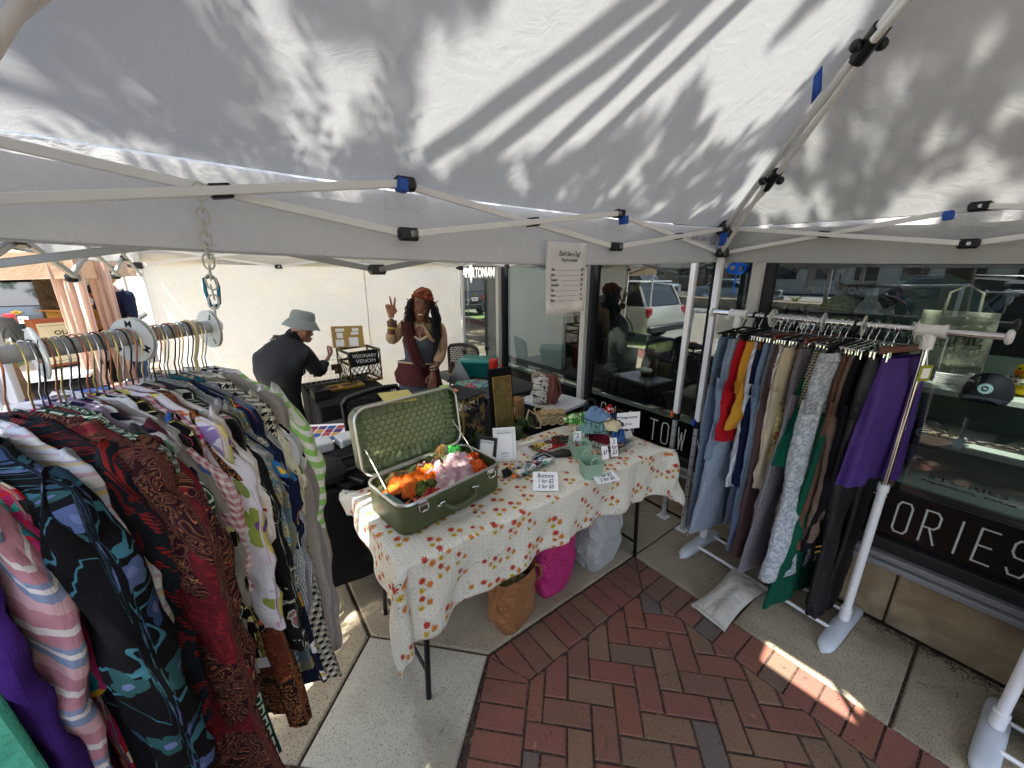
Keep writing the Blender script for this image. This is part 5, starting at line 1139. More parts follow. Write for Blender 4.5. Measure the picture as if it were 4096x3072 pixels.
for x in (-.175, .19):
    mb = MB(); mb.box((x, -SW/2-.004, SH-.012), (.046, .008, .026), bev=.003); mb.tube([(x-.02, -SW/2-.011, SH-.012), (x-.02, -SW/2-.013, SH-.034), (x-.012, -SW/2-.013, SH-.041), (x+.012, -SW/2-.013, SH-.041), (x+.02, -SW/2-.013, SH-.034), (x+.02, -SW/2-.011, SH-.012)], .0032, 6); part('latch', mb, M_chrome, sc)
for x in (-.085, .085): mb = MB(); mb.box((x, -SW/2-.008, SH*.62), (.028, .014, .02), bev=.003); mb.tube([(x-.022*(1 if x > 0 else -1)*-1, -SW/2-.012, SH*.62), (x+.02*(1 if x > 0 else -1), -SW/2-.006, SH*.62)], .006, 8); part('handle_mount', mb, M_chrome, sc)
mb = MB(); mb.tube([(-.085, -SW/2-.012, SH*.62), (-.075, -SW/2-.035, SH*.56), (-.05, -SW/2-.045, SH*.46), (0, -SW/2-.048, SH*.42), (.05, -SW/2-.045, SH*.46), (.075, -SW/2-.035, SH*.56), (.085, -SW/2-.012, SH*.62)], [.009, .011, .013, .0135, .013, .011, .009], 10); part('carry_handle', mb, M_gv, sc)
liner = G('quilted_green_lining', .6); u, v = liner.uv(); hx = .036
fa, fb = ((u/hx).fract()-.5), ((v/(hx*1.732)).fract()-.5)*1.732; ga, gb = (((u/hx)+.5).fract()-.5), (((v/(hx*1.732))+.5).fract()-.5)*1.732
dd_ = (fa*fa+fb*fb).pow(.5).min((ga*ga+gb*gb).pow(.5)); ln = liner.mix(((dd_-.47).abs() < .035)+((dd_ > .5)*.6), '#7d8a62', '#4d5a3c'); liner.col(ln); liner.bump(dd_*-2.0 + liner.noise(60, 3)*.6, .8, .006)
# lid: hinged at the back edge, leaning back
LD = .075; lidE = Euler((rad(-83), 0, 0)).to_matrix().to_4x4()
lidM = Matrix.Translation((0, SW/2+.004, SH+.006)) @ Matrix.Rotation(rad(97), 4, 'X') @ Matrix.Translation((0, SW/2, 0))
T_ = lidM @ Matrix.Rotation(math.pi, 4, 'X') @ Matrix.Translation((0, 0, 0))
# closed lid would sit above the base with its opening down; here lidM maps lid plane (z = opening side)
lm = Matrix.Translation((0, SW/2+.006, SH+.008)) @ Matrix.Rotation(rad(82), 4, 'X') @ Matrix.Translation((0, SW/2, -LD))
mb = MB(); shell(mb, SL, SW, LD, .055, M=lm); ld = part('lid', mb, M_gv, sc, ang=50)
mb = MB(); P = [tuple(lm @ Vector((x, y, LD+.002))) for x, y in rrect(SL-.002, SW-.002, .055)]; mb.tube(P, .0065, 8, closed=True); mb.build('metal_rim', alm, ld)
mb = MB(); mb.grid(lambda u, v: ((u-.5)*(SL-.05), (v-.5)*(SW-.05), .022+.018*min(1, 12*min(u, 1-u))*min(1, 8*min(v, 1-v))+.003*fbm(u*9, v*6)), 30, 18, uvf=lambda u, v: (u*SL, v*SW), M=lm); mb.build('quilted_lining', liner.m, ld, ang=180)
mb = MB()
for (x0, y0, x1, y1) in ((-SL/2+.02, -SW/2+.03, SL/2-.02, -SW/2+.03), (SL/2-.03, -SW/2+.03, SL/2-.03, SW/2-.03), (-SL/2+.03, -SW/2+.03, -SL/2+.03, SW/2-.03), (-SL/2+.02, SW/2-.03, SL/2-.02, SW/2-.03)):
    N = 40 if y0 == y1 else 26; ps = []
    dx, dy = (0, 1) if y0 == y1 else (1, 0)
    mb.grid(lambda u, v: (x0+(x1-x0)*u+dx*(v-.5)*.05, y0+(y1-y0)*u+dy*(v-.5)*.05, .040+.010*math.sin(u*N*2.2+3*fbm(u*20, v))*(.4+v)+.006*fbm(u*30, v*4)), N*2, 3, uvf=lambda u, v: (u*.01, v*.01), M=lm)
mb.build('gathered_edge', plain('green_satin', '#6c7a55', .5, 0, .1, 30), ld, ang=180)
for x in (-SL/2+.03, SL/2-.03):
    mb = MB(); a_ = Vector((x, .02, SH)); b_ = lm @ Vector((x, -.03, LD-.01)); mb.tube([a_, (a_+b_)/2+Vector((0, .01, .012)), b_], .003, 6); part('lid_stay', mb, alm, sc)
for x in (-.175, .19):
    q = lm @ Vector((x, SW/2-.004, LD-.01)); mb = MB(); mb.box((0, 0, 0), (.045, .016, .012), M=Matrix.Translation(q), bev=.004); mb.build('lid_catch', M_chrome, ld)
mb = MB(); q = lm @ Vector((.235, SW/2+.002, LD*.5)); mb.box(q, (.05, .03, .004), bev=.001); mb.build('green_sticker', plain('lime_sticker', '#8fbf3a', .5), ld)
en = thing('yellow_card', 'plain yellow card lying on top of the open suitcase lid', 'card', (0, 0, 0))
q = sc.matrix_basis @ (lm @ Vector((-.03, SW/2+.005, LD*.35))); en.location = q; en.rotation_euler = (rad(14), rad(4), math.atan2(sdir.y, sdir.x)-.12)
mb = MB(); mb.box((0, -.005, .003), (.15, .105, .002), bev=.0005); part('card_sheet', mb, plain('pale_yellow_card', '#c3b572', .8, 0, .04), en, smooth=False)
def scarf(lab, loc, m, size, h, seed, rz=0.0, flat=.0, sharp=1.0, off=None):
    """a crumpled bundle of thin cloth"""
    t = thing('scarf', lab, 'scarf', loc, rz, 'scarves heaped in the suitcase' if loc[2] < SZ+.3 and sharp > 0 else None)
    mb = MB(); nx, ny = 36, 30; sx, sy = size
    def f(u, v):
        x, y = (u-.5)*2, (v-.5)*2; r = min(1, math.hypot(x, y)); e = (1-r**2.2)
        w = fbm(x*1.3+seed, y*1.3-seed, seed, 3); a_ = math.sin(seed*3)*x+math.cos(seed*3)*y; ridge = math.sin(a_*6+3*fbm(x*1.4+seed, y*1.4, 7, 2))*.5+.3*math.sin(a_*13+x*3+seed)
        X_, Y_ = x*sx*(1+.25*w), y*sy*(1+.25*fbm(x*2, y*2, seed+9))
        if off: X_ = max(-SL/2+.016, min(SL/2-.016, X_+off[0]))-off[0]; Y_ = max(-SW/2+.016, min(SW/2-.006, Y_+off[1]))-off[1]
        return (X_, Y_, max(0, e)**.6*h*(.74+.20*ridge+.10*w-.35*abs(fbm(x*2.6+seed, y*2.6, 3, 2)))+.006*w)
    mb.grid(f, nx, ny, uvf=lambda u, v: (u*sx*2.4, v*sy*2.4)); part('scarf_cloth', mb, m, t, ang=180); return t
sat = lambda n, c, r=.45: sheen(n, c, r)
def SCP(x, y, z): q = sc.matrix_basis @ Vector((x, y, z)); return (q.x, q.y, q.z)
def matb(o): return o
sc_m = Matrix.Translation(AB(-1.462, .668, SZ)) @ Matrix.Rotation(math.atan2(sdir.y, sdir.x), 4, 'Z')
def SCP(x, y, z): return tuple(sc_m @ Vector((x, y, z)))
en.location = sc_m @ (lm @ Vector((-.03, SW/2+.005, LD*.35)))
pinkp = floral('sheer_pink_print', '#b28f94', [(16, 0, 0, ['#a9a37e', '#b79aa8', '#cdbdb0'], 2, .5, .7)], .5); olive = leafy('camo_print', '#4b5230', ['#2c3a26', '#7a5a34', '#31284a'], 16, .5, .6)
zr = math.atan2(sdir.y, sdir.x)
for lab, x, y, z, m, sz, h, sd in [
    ('crumpled bright orange printed scarf at the left of the suitcase', -.135, .06, .080, leafy('orange_print', '#c05a1c', ['#d4752a', '#8a3a10'], 22, .6, .6), (.105, .085), .115, 1),
    ('second bright orange scarf fold beside the lid', -.03, .075, .085, leafy('orange_print', '#cf5f12', ['#e07a22', '#8a3a10'], 22, .6, .6), (.075, .06), .10, 2),
    ('salmon coloured scarf at the front left of the suitcase', -.145, -.095, .085, sat('c_salmon', '#c9614a', .7), (.10, .06), .05, 3),
    ('black scarf between the orange and salmon scarves', -.175, -.02, .085, cloth('c_blk', '#101014'), (.07, .055), .06, 4),
    ('olive green printed scarf in the middle of the suitcase', -.075, -.02, .095, leafy('olive_print', '#4b5a22', ['#6f7a30', '#28331a'], 26, .5, .5), (.055, .045), .075, 5),
    ('red scarf fold in front of the olive scarf', -.085, -.075, .095, sat('c_redsilk', '#a3161e', .5), (.06, .03), .05, 6),
    ('dark green floral scarf at the front centre', -.03, -.10, .085, leafy('dkgreen_print', '#1c3324', ['#7a2c22', '#2f5a3a'], 24, .55, .6), (.05, .045), .045, 7),
    ('pink and cream sheer scarf spread over the front of the suitcase', .055, -.055, .092, pinkp, (.105, .085), .085, 8),
    ('tall sheer pink scarf puff in the middle', .035, .055, .095, pinkp, (.055, .05), .105, 9),
    ('pink and sage sheer scarf puff at the right', .145, .035, .095, pinkp, (.085, .075), .12, 10),
    ('chocolate brown satin scarf against the lid', .03, .10, .085, sat('c_choco', '#38201a', .35), (.08, .05), .12, 11),
    ('brown and violet patterned scarf along the lid', -.10, .135, .085, olive, (.13, .03), .10, 12),
    ('dark patterned scarf with red corner along the lid', .11, .135, .10, olive, (.09, .03), .13, 13),
    ('bright green satin scarf at the right back corner', .17, .115, .10, sat('c_green', '#1f8a2c', .45), (.06, .05), .12, 14),
    ('rust orange lace scarf at the right end', .225, -.01, .09, leafy('rust_lace', '#b8481a', ['#d2622a', '#7c2c10'], 40, .5, .8), (.042, .09), .10, 15),
    ('teal scarf fold at the left end', -.225, -.05, .085, sat('c_teal', '#1c5a4c', .6), (.03, .06), .035, 16)]:
    scarf(lab, SCP(x*.97, y*.93, z-.028), m, (sz[0]*1.22, sz[1]*1.2), h*1.05, sd, zr, off=(x*.97, y*.93))
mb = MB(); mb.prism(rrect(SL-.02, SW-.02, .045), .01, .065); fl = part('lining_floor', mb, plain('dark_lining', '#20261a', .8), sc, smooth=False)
mb = MB(); mb.box((-SL/2+.035, -.02, SH*.62), (.05, .16, .05), bev=.012); part('pale_blue_label', mb, plain('pale_teal_lining', '#5e8a86', .6), sc)
# ------------------------------------------------------------------ small things on the flowered table
def sign(name, lab, lines, loc, rz, w, h, tilt=65, szs=None, holder=True, grp=None, m=M_paper, sh=.25, font_w=.0006, gap=None):
    t = thing(name, lab, 'sign', loc, rz, grp); T = rad(tilt); mb = MB(); Mx = Matrix.Translation((0, 0, h/2*math.sin(T)+.004)) @ Matrix.Rotation(T, 4, 'X')
    mb.box((0, 0, 0), (w, h, .0018), M=Mx); part('card', mb, m, t, smooth=False)
    n = len(lines)
    for i, ln in enumerate(lines):
        sz = (szs[i] if szs else h/(n+1.0)); y = h/2-(i+.75)*(h/(n+.5)) if gap is None else h/2-gap[i]
        q = Mx @ Vector((0, y, .0014)); text('lettering', ln, sz, M_ink, t, tuple(q), (T, 0, 0), shear=sh, ext=.0003, weight=font_w*.4, sx=.80)
    t.scale = (1.22,)*3; return t
FR = math.atan2(sdir.y, sdir.x)
def TP(px, py, z=None):
    """point of the table plane seen at a spot of the photograph (2212 x 1659 scale)"""
    z = TZ+.009 if z is None else z; P_ = rad(16.17); u_, v_ = (px-1106)/831, (829.5-py)/831
    r = Vector((u_, math.cos(P_)+v_*math.sin(P_), -math.sin(P_)+v_*math.cos(P_))); t_ = (z-1.75)/r.z; return Vector((r.x*t_, r.y*t_, z))
def frame_sign(lab, loc, rz, w, h, fm, lines, fw=.014, tilt=72):
    t = thing('picture_frame', lab, 'frame', loc, rz); T = rad(tilt); Mx = Matrix.Translation((0, 0, h/2*math.sin(T)+.003)) @ Matrix.Rotation(T, 4, 'X')
    for x, y, a, b in ((0, h/2-fw/2, w, fw), (0, -h/2+fw/2, w, fw), (w/2-fw/2, 0, fw, h-2*fw), (-w/2+fw/2, 0, fw, h-2*fw)): mb = MB(); mb.box((x, y, .004), (a, b, .012), M=Mx, bev=.002); part('frame_side', mb, fm, t, smooth=False)
    mb = MB(); mb.box((0, 0, 0), (w-.01, h-.01, .003), M=Mx); part('paper', mb, M_paper, t, smooth=False)
    for y, s_, z_ in lines: q = Mx @ Vector((0, y, .003)); text('lettering', s_, z_, M_ink, t, tuple(q), (T, 0, 0), ext=.0002)
    t.scale = (1.2,)*3; return t
frame_sign('white framed payment notice standing on the flowered cloth', tuple(TP(1090, 992)), .18, .105, .155, M_whitepl, [(.052, 'Bethany Huffman', .009), (-.040, 'venmo', .013), (-.056, 'tips are welcome', .005)])
frame_sign('small black framed payment notice half hidden by the suitcase', tuple(TP(1052, 998)), -.28, .095, .12, M_black_pl, [(.035, 'Bethany Huffman', .008)])
# clear trays
clr = G('clear_acrylic', .05); ct = clr.nt.nodes.new("ShaderNodeBsdfTransparent"); cg = clr.nt.nodes.new("ShaderNodeBsdfGlossy"); cg.inputs['Roughness'].default_value = .05; cf = clr.nt.nodes.new("ShaderNodeFresnel"); cf.inputs[0].default_value = 1.45; cbf = X(clr, clr.nt.nodes.new('ShaderNodeNewGeometry').outputs['Backfacing']); cmx = clr.nt.nodes.new("ShaderNodeMixShader"); ct.inputs[0].default_value = (.93, .95, .95, 1)
clr.nt.links.new((X(clr, cf.outputs[0])*(1-cbf)).k, cmx.inputs[0]); clr.nt.links.new(ct.outputs[0], cmx.inputs[1]); clr.nt.links.new(cg.outputs[0], cmx.inputs[2]); clr.nt.links.new(cmx.outputs[0], clr.out.inputs[0])
def tray(lab, loc, rz, w, d, h, m, div=0, name='display_tray'):
    t = thing(name, lab, 'tray', loc, rz)
    mb = MB(); mb.box((0, 0, .0015), (w, d, .003)); part('tray_floor', mb, m, t, smooth=False)
    for x, y, a, b in ((0, d/2-.001, w, .002), (0, -d/2+.001, w, .002), (w/2-.001, 0, .002, d-.004), (-w/2+.001, 0, .002, d-.004)) + tuple((-w/2+w*(k+1)/(div+1), 0, .002, d-.004) for k in range(div)):
        mb = MB(); mb.box((x, y, h/2+.003), (a, b, h)); part('tray_wall', mb, m, t, smooth=False)
    mb = MB(); mb.tube([(x, y, h+.004) for x, y in rrect(w, d, .006, 2)], .0016, 5, closed=True); part('tray_rim', mb, plain('clear_edge', '#b7bcbb', .15, 0, 0), t)
    return t
TRZ = FR-.07
SCL = lambda o, k: setattr(o, 'scale', (k, k, k))
cols_b = ['#d9d7d2', '#c9c8c4', '#e0dfdc', '#20242a', '#3a6ea8', '#d2b23a', '#2d8a78', '#a8383a', '#d8d6d0', '#8b8d90']
tq = TP(1150, 1012); tray('clear long tray of pin back buttons on the flowered cloth', tuple(tq), TRZ, .27, .085, .028, clr.m, 2)
for k in range(58):
    x, y = R.uniform(-.12, .12), R.uniform(-.032, .032); a_, c_ = math.cos(TRZ), math.sin(TRZ); r_ = R.uniform(.011, .017)
    mb = MB(); Mx = Euler((R.uniform(-1.1, 1.1), R.uniform(-.9, .9), 0)).to_matrix().to_4x4()
    mb.lathe([(r_, 0), (r_, .002), (r_*.85, .0045), (.0005, .005)], 12, M=Mx); c_i = R.randrange(len(cols_b)); o = mb.build('pin_button', plain('button_%d' % c_i, cols_b[c_i], .25))
    o.location = tq + Vector((x*a_-y*c_, x*c_+y*a_, R.uniform(.008, .026)))
    tag(o, 'small round pin badge lying in the clear button tray', 'badge', 'pin badges in the clear tray')
t2 = TP(1330, 972); tray('clear tray of small jewellery at the back of the flowered table', tuple(t2), TRZ+.05, .26, .10, .028, clr.m, 2)
jm_ = [plain('jewel_%d' % i, c, .3, .6, .2, 60) for i, c in enumerate(['#b39442', '#5a2a5c', '#2b2b30', '#8a8f93', '#8a2a2a', '#c9b27a'])]
for k in range(70):
    x, y = R.uniform(-.12, .12), R.uniform(-.04, .04); a_, c_ = math.cos(TRZ+.05), math.sin(TRZ+.05); mb = MB(); r_ = R.uniform(.004, .010)
    if k % 2: mb.tube([(r_*math.cos(q), r_*math.sin(q)*.9, 0) for q in [2*math.pi*i/10 for i in range(10)]], .0015, 5, M=Euler((R.uniform(-1, 1), R.uniform(-1, 1), 0)).to_matrix().to_4x4(), closed=True)
    else: mb.ball((0, 0, 0), r_*.7, 8)
    o = mb.build('trinket', R.choice(jm_)); o.location = t2+Vector((x*a_-y*c_, x*c_+y*a_, R.uniform(.006, .03))); tag(o, 'small beaded trinket lying in the clear jewellery tray', 'jewellery', 'trinkets in the jewellery tray')
sign('price_card', 'white card in front of the button tray reading Buttons 1 for $2 3 for $5', ['Buttons', '1 for $2', '3 for $5'], tuple(TP(1178, 1052)), -.02, .10, .082, 32, [.026, .024, .024])
sign('price_card', 'white card lying under the front mint basket reading 1 for $3 2 for $5', ['1 for $3', '2 for $5'], tuple(TP(1308, 1036)), .32, .105, .06, 12, [.026, .026])
def basket(lab, px, py, c, rz, w=.112, d=.105, h=.088, fill=None):
    t = thing('small_basket', lab, 'basket', tuple(TP(px, py)), rz, 'mint plastic baskets on the flowered table')
    m = plain('mint_plastic', '#8aa78f', .5, 0, .04); o1, o2 = rrect(w*.8, d*.8, .012, 3), rrect(w, d, .014, 3); i2, i1 = rrect(w-.005, d-.005, .012, 3), rrect(w*.8-.005, d*.8-.005, .010, 3)
    mb = MB(); mb.loft([[(x, y, 0) for x, y in o1], [(x, y, h) for x, y in o2], [(x, y, h) for x, y in i2], [(x, y, .004) for x, y in i1]]); part('basket_body', mb, m, t)
    for y in (-d/2+.002, d/2-.002): mb = MB(); mb.tube([(-.024, y, h-.002), (-.022, y, h+.022), (-.008, y, h+.033), (.008, y, h+.033), (.022, y, h+.022), (.024, y, h-.002)], .0035, 8); part('handle', mb, m, t)
    mb = MB()
    for k in range(34): p_ = Vector((R.uniform(-.026, .026), R.uniform(-.026, .026), R.uniform(.035, .06 if fill == 'full' else .05))); d_ = Vector((R.uniform(-1, 1), R.uniform(-1, 1), R.uniform(-.3, .3)))*.02; mb.tube([p_-d_, p_+Vector((0, 0, .004)), p_+d_], .0028, 5)
    o = part('hair_ties', mb, plain('mixed_hair_ties' if fill == 'full' else 'brown_ties', '#a04432' if fill == 'full' else '#5a3020', .8, 0, .4, 90), t)
    return t
basket('mint basket of coral hair ties standing behind the other mint basket', 1252, 985, 0, .3, fill='full')
basket('mint basket with two loop handles nearest the table edge', 1275, 1027, 0, .25)
sign('price_card', 'tall white card reading 2 for $3 beside the scarf basket', ['2', 'for', '$3'], tuple(TP(1246, 978)), .12, .038, .105, 84, [.030, .030, .030], sh=.15)
sign('price_card', 'tall white card reading 2 for $3 in the jewellery tray', ['2', 'for', '$3'], tuple(TP(1325, 985, TZ+.02)), .35, .036, .085, 74, [.028, .028, .028], sh=.15)
sign('price_card', 'small white card reading $7 in the jewellery tray', ['$7'], tuple(TP(1306, 992, TZ+.02)), .38, .034, .06, 72, [.026], sh=.15)
# white tray with belts and hair things
t3 = TP(1180, 966); tr_ = tray('white and red tray of wristbands and hair clips on the flowered cloth', tuple(t3), TRZ-.15, .32, .15, .012, plain('white_red_tray', '#cfc9c6', .4), 0)
mb = MB(); mb.box((.02, 0, .0045), (.2, .10, .002)); part('red_centre', mb, plain('tray_red', '#a12c28', .4), tr_, smooth=False)
for k, (x, y, c, lab) in enumerate([(-.085, .02, '#1a1a1c', 'black'), (-.09, -.02, '#5f6a34', 'olive'), (-.05, .03, '#c2b32a', 'yellow'), (-.02, .015, '#b7b326', 'lime'), (-.04, -.03, '#c9c2b0', 'cream'), (.0, -.02, '#cfc9ba', 'ivory'), (.03, .03, '#2a2a2c', 'charcoal')]):
    mb = MB(); r_ = .024-.001*k; mb.tube([(r_*math.cos(q), r_*.8*math.sin(q), .012+.004*math.sin(q*2)) for q in [2*math.pi*i/16 for i in range(16)]], .0045, 7, closed=True); o = mb.build('wristband', plain('band_'+lab, c, .5)); o.location = t3 + Matrix.Rotation(TRZ-.15, 3, 'Z') @ Vector((x, y, .004)); tag(o, lab+' looped band lying on the white and red tray', 'wristband', 'bands on the white and red tray')
bl = thing('rolled_belt', 'rolled brown leather belt with engraved metal buckle on the white tray', 'belt', tuple(t3+Vector((.075, .04, .012))), .35)
mb = MB(); mb.loft([[(r*math.cos(t_), r*.55*math.sin(t_), z) for z in (0, .034)] + [((r-.003)*math.cos(t_), (r-.003)*.55*math.sin(t_), z) for z in (.034, 0)] for t_, r in [(.35*i, .055-.0012*i) for i in range(30)]]); part('strap', mb, plain('brown_leather', '#5c2c1c', .5, 0, .15, 30), bl)
mb = MB(); mb.box((.02, -.045, .025), (.062, .006, .042), M=Matrix.Rotation(-.2, 4, 'X'), bev=.003); bk = part('buckle', mb, plain('pewter', '#5d5c56', .4, .8, .25, 60), bl, smooth=False); text('engraving', 'HI HIGH', .013, plain('pewter_light', '#a9a79c', .4, .8), bl, (.02, -.0502, .030), (rad(78), 0, 0))
bb = thing('black_belt_bag', 'folded black fabric belt lying in front of the white tray', 'bag', tuple(TP(1200, 985)), .25)
mb = MB(); mb.loft([[(x, -.028*w, .0), (x, .028*w, .0), (x, .026*w, .022*w+.004*math.sin(x*50)), (x, 0, .03*w+.004*math.sin(x*70)), (x, -.026*w, .022*w)] for x, w in ((-.12, .6), (-.09, .95), (-.05, 1.05), (-.01, .8), (.0, .9), (.05, 1.1), (.09, 1.0), (.125, .5))]); part('folded_cloth', mb, plain('black_satin_cloth', '#0c0c0e', .45, 0, .2, 30, .8, 40), bb)
# things at the right end of the suitcase
nb = thing('black_card', 'small black card with orange corner beside the suitcase', 'card', tuple(TP(1098, 1030)), .8)
mb = MB(); mb.box((0, 0, .024), (.06, .008, .045), M=Matrix.Rotation(-.4, 4, 'X'), bev=.001); part('card', mb, M_black_pl, nb, smooth=False)
mb = MB(); mb.ball((.01, 0, .05), (.012, .006, .008), 10); mb.ball((.02, -.025, .008), (.026, .015, .012), 12); part('orange_edge', mb, plain('orange_plastic', '#c96f22', .5), nb)
# ------------------------------------------------------------------ wire basket of vintage scarves
wb0 = TP(1296, 948); wb = thing('wire_basket', 'black wire basket full of vintage scarves at the back of the flowered table', 'basket', tuple(wb0), .60)
ww, wd, wh = .28, .20, .165
for z in (0, .05, .10, wh): mb = MB(); s_ = .86+.14*z/wh; mb.tube([(x*s_, y*s_, z+.003) for x, y in rrect(ww, wd, .02, 3)], .0022 if z < wh else .0032, 6, closed=True); part('wire_hoop', mb, M_blacksteel, wb)
def side_pts(n, m_):
    out = []
    for i in range(n): x = -ww/2+.015+(ww-.03)*i/(n-1); out += [(x, -wd/2), (x, wd/2)]
    for i in range(m_): y = -wd/2+.015+(wd-.03)*i/(m_-1); out += [(-ww/2, y), (ww/2, y)]
    return out
for x, y in side_pts(8, 6): mb = MB(); mb.tube([(x*.86, y*.86, .003), (x, y, wh)], .0016, 5); part('wire', mb, M_blacksteel, wb)
mb = MB(); mb.tube([(-.05, wd/2, wh), (-.045, wd/2, wh+.05), (-.02, wd/2, wh+.07), (.02, wd/2, wh+.07), (.045, wd/2, wh+.05), (.05, wd/2, wh)], .007, 8); part('handle', mb, M_black_pl, wb)
def dots(n, b_, c, s=50): return floral(n, b_, [(s, 0, 0, c, 2, .36, .9)])
wbM = Matrix.Translation(wb0) @ Matrix.Rotation(.60, 4, 'Z')
for lab, x, y, z, m, sz, h, sd in [
    ('green scarf with white dots at the back of the wire basket', -.06, .05, .10, dots('green_dots', '#3f7a2c', '#b7c79a', 30), (.085, .05), .075, 21), ('pale denim blue scarf heaped on the wire basket', -.02, .01, .12, cloth('c_paleblue', '#6a86a6', .6), (.06, .07), .085, 22),
    ('red scarf with white dots at the right of the wire basket', .075, .03, .11, dots('red_dots', '#a0121f', '#ddd2c8', 34), (.05, .055), .07, 23), ('cream satin scarf at the front of the wire basket', -.015, -.06, .10, cloth('c_creamsilk', '#c9bb98', .5), (.055, .04), .065, 24),
    ('navy scarf hanging over the basket front', .04, -.045, .105, cloth('c_navysilk', '#161f42', .5), (.055, .05), .07, 25), ('teal grey scarf at the left of the wire basket', -.095, -.03, .08, cloth('c_tealgrey', '#6d8f8c', .6), (.03, .06), .07, 26),
    ('dark red scarf low in the wire basket', -.07, -.065, .03, cloth('c_darkred', '#5c1622'), (.05, .03), .05, 27), ('bright blue satin scarf spilling at the basket corner', .03, -.085, .0, sat('c_bluesilk', '#1c4f8a', .45), (.038, .035), .12, 28),
    ('white striped scarf at the lower right of the wire basket', .10, -.05, .01, cloth('c_whitesilk', '#c4bfb6', .6), (.045, .05), .10, 29), ('black and white checked scarf at the left edge of the wire basket', -.13, .0, .02, gingham('check_bw', '#121214', '#cfcbc2', .022), (.025, .04), .09, 30),
    ('white crumpled scarf beside the bright blue one', -.05, -.075, .0, cloth('c_whitesilk', '#c4bfb6', .6), (.05, .025), .07, 31), ('dark plum scarf across the basket side', .09, -.02, .06, cloth('c_plum', '#2a2036'), (.04, .06), .05, 32)]:
    t = scarf(lab, tuple(wbM @ Vector((x*1.15, y*1.15, z+.012))), m, (sz[0]*1.38, sz[1]*1.38), h*1.15, sd, .6+sd, sharp=0); t['group'] = 'scarves in the wire basket'
sign('price_card', 'white card on the wire basket reading Vintage Scarves $1 ea', ['Vintage Scarves', '$1 ea'], tuple(wbM @ Vector((.10, -.125, .085))), .22, .125, .085, 86, [.0185, .0185], sh=.25)
# ------------------------------------------------------------------ long black table behind the flowered one
bt = thing('black_table', 'long table under a black cloth behind the flowered table', 'table')
BA0, BA1, BB0, BB1 = -2.42, -1.82, .20, 2.22
mb = MB(); mb.box(AB((BA0+BA1)/2, (BB0+BB1)/2, .715), (BA1-BA0-.02, BB1-BB0-.02, .03), WALLROT); part('table_top', mb, M_black_pl, bt, smooth=False)
table_legs(bt, [(BA1-.05, BB0+.05, .02, -.03), (BA0+.06, BB0+.05, -.02, -.03), (BA1-.06, BB1-.06, .02, .03), (BA0+.06, BB1-.06, -.02, .03)])
def drape_box(a0, a1, b0, b1, zt, zb, amp=.02, seed=0):
    mb = MB(); n = 160; per = [(a0, b0), (a1, b0), (a1, b1), (a0, b1)]; P = []
    Ls = [abs(per[(i+1) % 4][0]-per[i][0])+abs(per[(i+1) % 4][1]-per[i][1]) for i in range(4)]; tot = sum(Ls)
    for i in range(n):
        d = tot*i/n; k = 0
        while d > Ls[k]: d -= Ls[k]; k += 1
        p, q = per[k], per[(k+1) % 4]; t = d/Ls[k]; P.append((p[0]+(q[0]-p[0])*t, p[1]+(q[1]-p[1])*t, ((0, -1), (1, 0), (0, 1), (-1, 0))[k]))
    rings = []
    for j in range(9):
        v = j/8; r = []
        for i, (a, b, nn) in enumerate(P):
            w = .006 + amp*v*(.5*math.sin(i*.55+seed)+.6*fbm(i*.11, v*1.3, seed)+.3); r.append(tuple(AB(a+nn[0]*w, b+nn[1]*w, zt-(zt-zb)*v+.004*math.sin(i*.3)*v)))
        rings.append(r)
    c_ = tuple(AB((a0+a1)/2, (b0+b1)/2, zt+.001)); mb.loft(rings, caps=(False, False))
    mb.add([r for r in rings[0]] + [c_], [(i, (i+1) % n, n) for i in range(n)]); return mb
bc_ = drape_box(BA0, BA1, BB0, BB1, .738, .21, .03, 1).build('black_tablecloth', M_blackcloth, ang=60); tag(bc_, 'black cloth over the long table behind the suitcase', 'tablecloth')
# folded black frames and white foam pieces on its left end
fb_ = thing('folded_stand', 'folded black metal and fabric stand lying on the black cloth', 'stand', tuple(AB(-2.02, .43, .742)), WALLROT+.35)
for p, q, r_ in (((-.22, -.14, .02), (.24, -.10, .03), .009), ((-.22, .16, .02), (.2, .18, .03), .009), ((.05, -.2, .035), (.16, .22, .03), .011), ((-.1, -.22, .03), (-.02, .2, .035), .008)): mb = MB(); mb.tube([p, q], r_, 8); part('frame_tube', mb, M_blacksteel, fb_)
mb = MB(); mb.grid(lambda u, v: ((u-.5)*.42, (v-.5)*.34, .018+.012*math.sin(u*5)*math.sin(v*4)+.006*fbm(u*6, v*6)), 16, 12, uvf=lambda u, v: (u*.4, v*.3)); part('fabric_seat', mb, cloth('c_blackfab', '#111114'), fb_, solid=.004)
bx = thing('black_bag', 'black soft case slumped at the left end of the black table', 'bag', tuple(AB(-1.95, .30, .742)), WALLROT)
mb = MB(); mb.box((0, 0, .045), (.22, .16, .09), bev=.03); part('case_body', mb, plain('black_nylon', '#0b0b0d', .7, 0, .3, 20, .6, 30), bx); mb = MB(); mb.tube([(-.05, -.085, .05), (-.04, -.11, .06), (.04, -.11, .06), (.05, -.085, .05)], .006, 6); part('handle', mb, M_black_pl, bx)
for i, (a, b) in enumerate(((-2.34, .34), (-2.33, .50))):
    o = MB().box((0, 0, .03), (.13, .13, .06), bev=.008).build('foam_block', plain('white_foam', '#b7b7b5', .9, 0, .05, 40, .4, 120), smooth=False); o.location = AB(a, b, .742); o.rotation_euler = (0, 0, WALLROT+.1*i)
    tag(o, ['white foam block at the left end of the black table', 'white foam block right of its twin on the black table'][i], 'foam block')
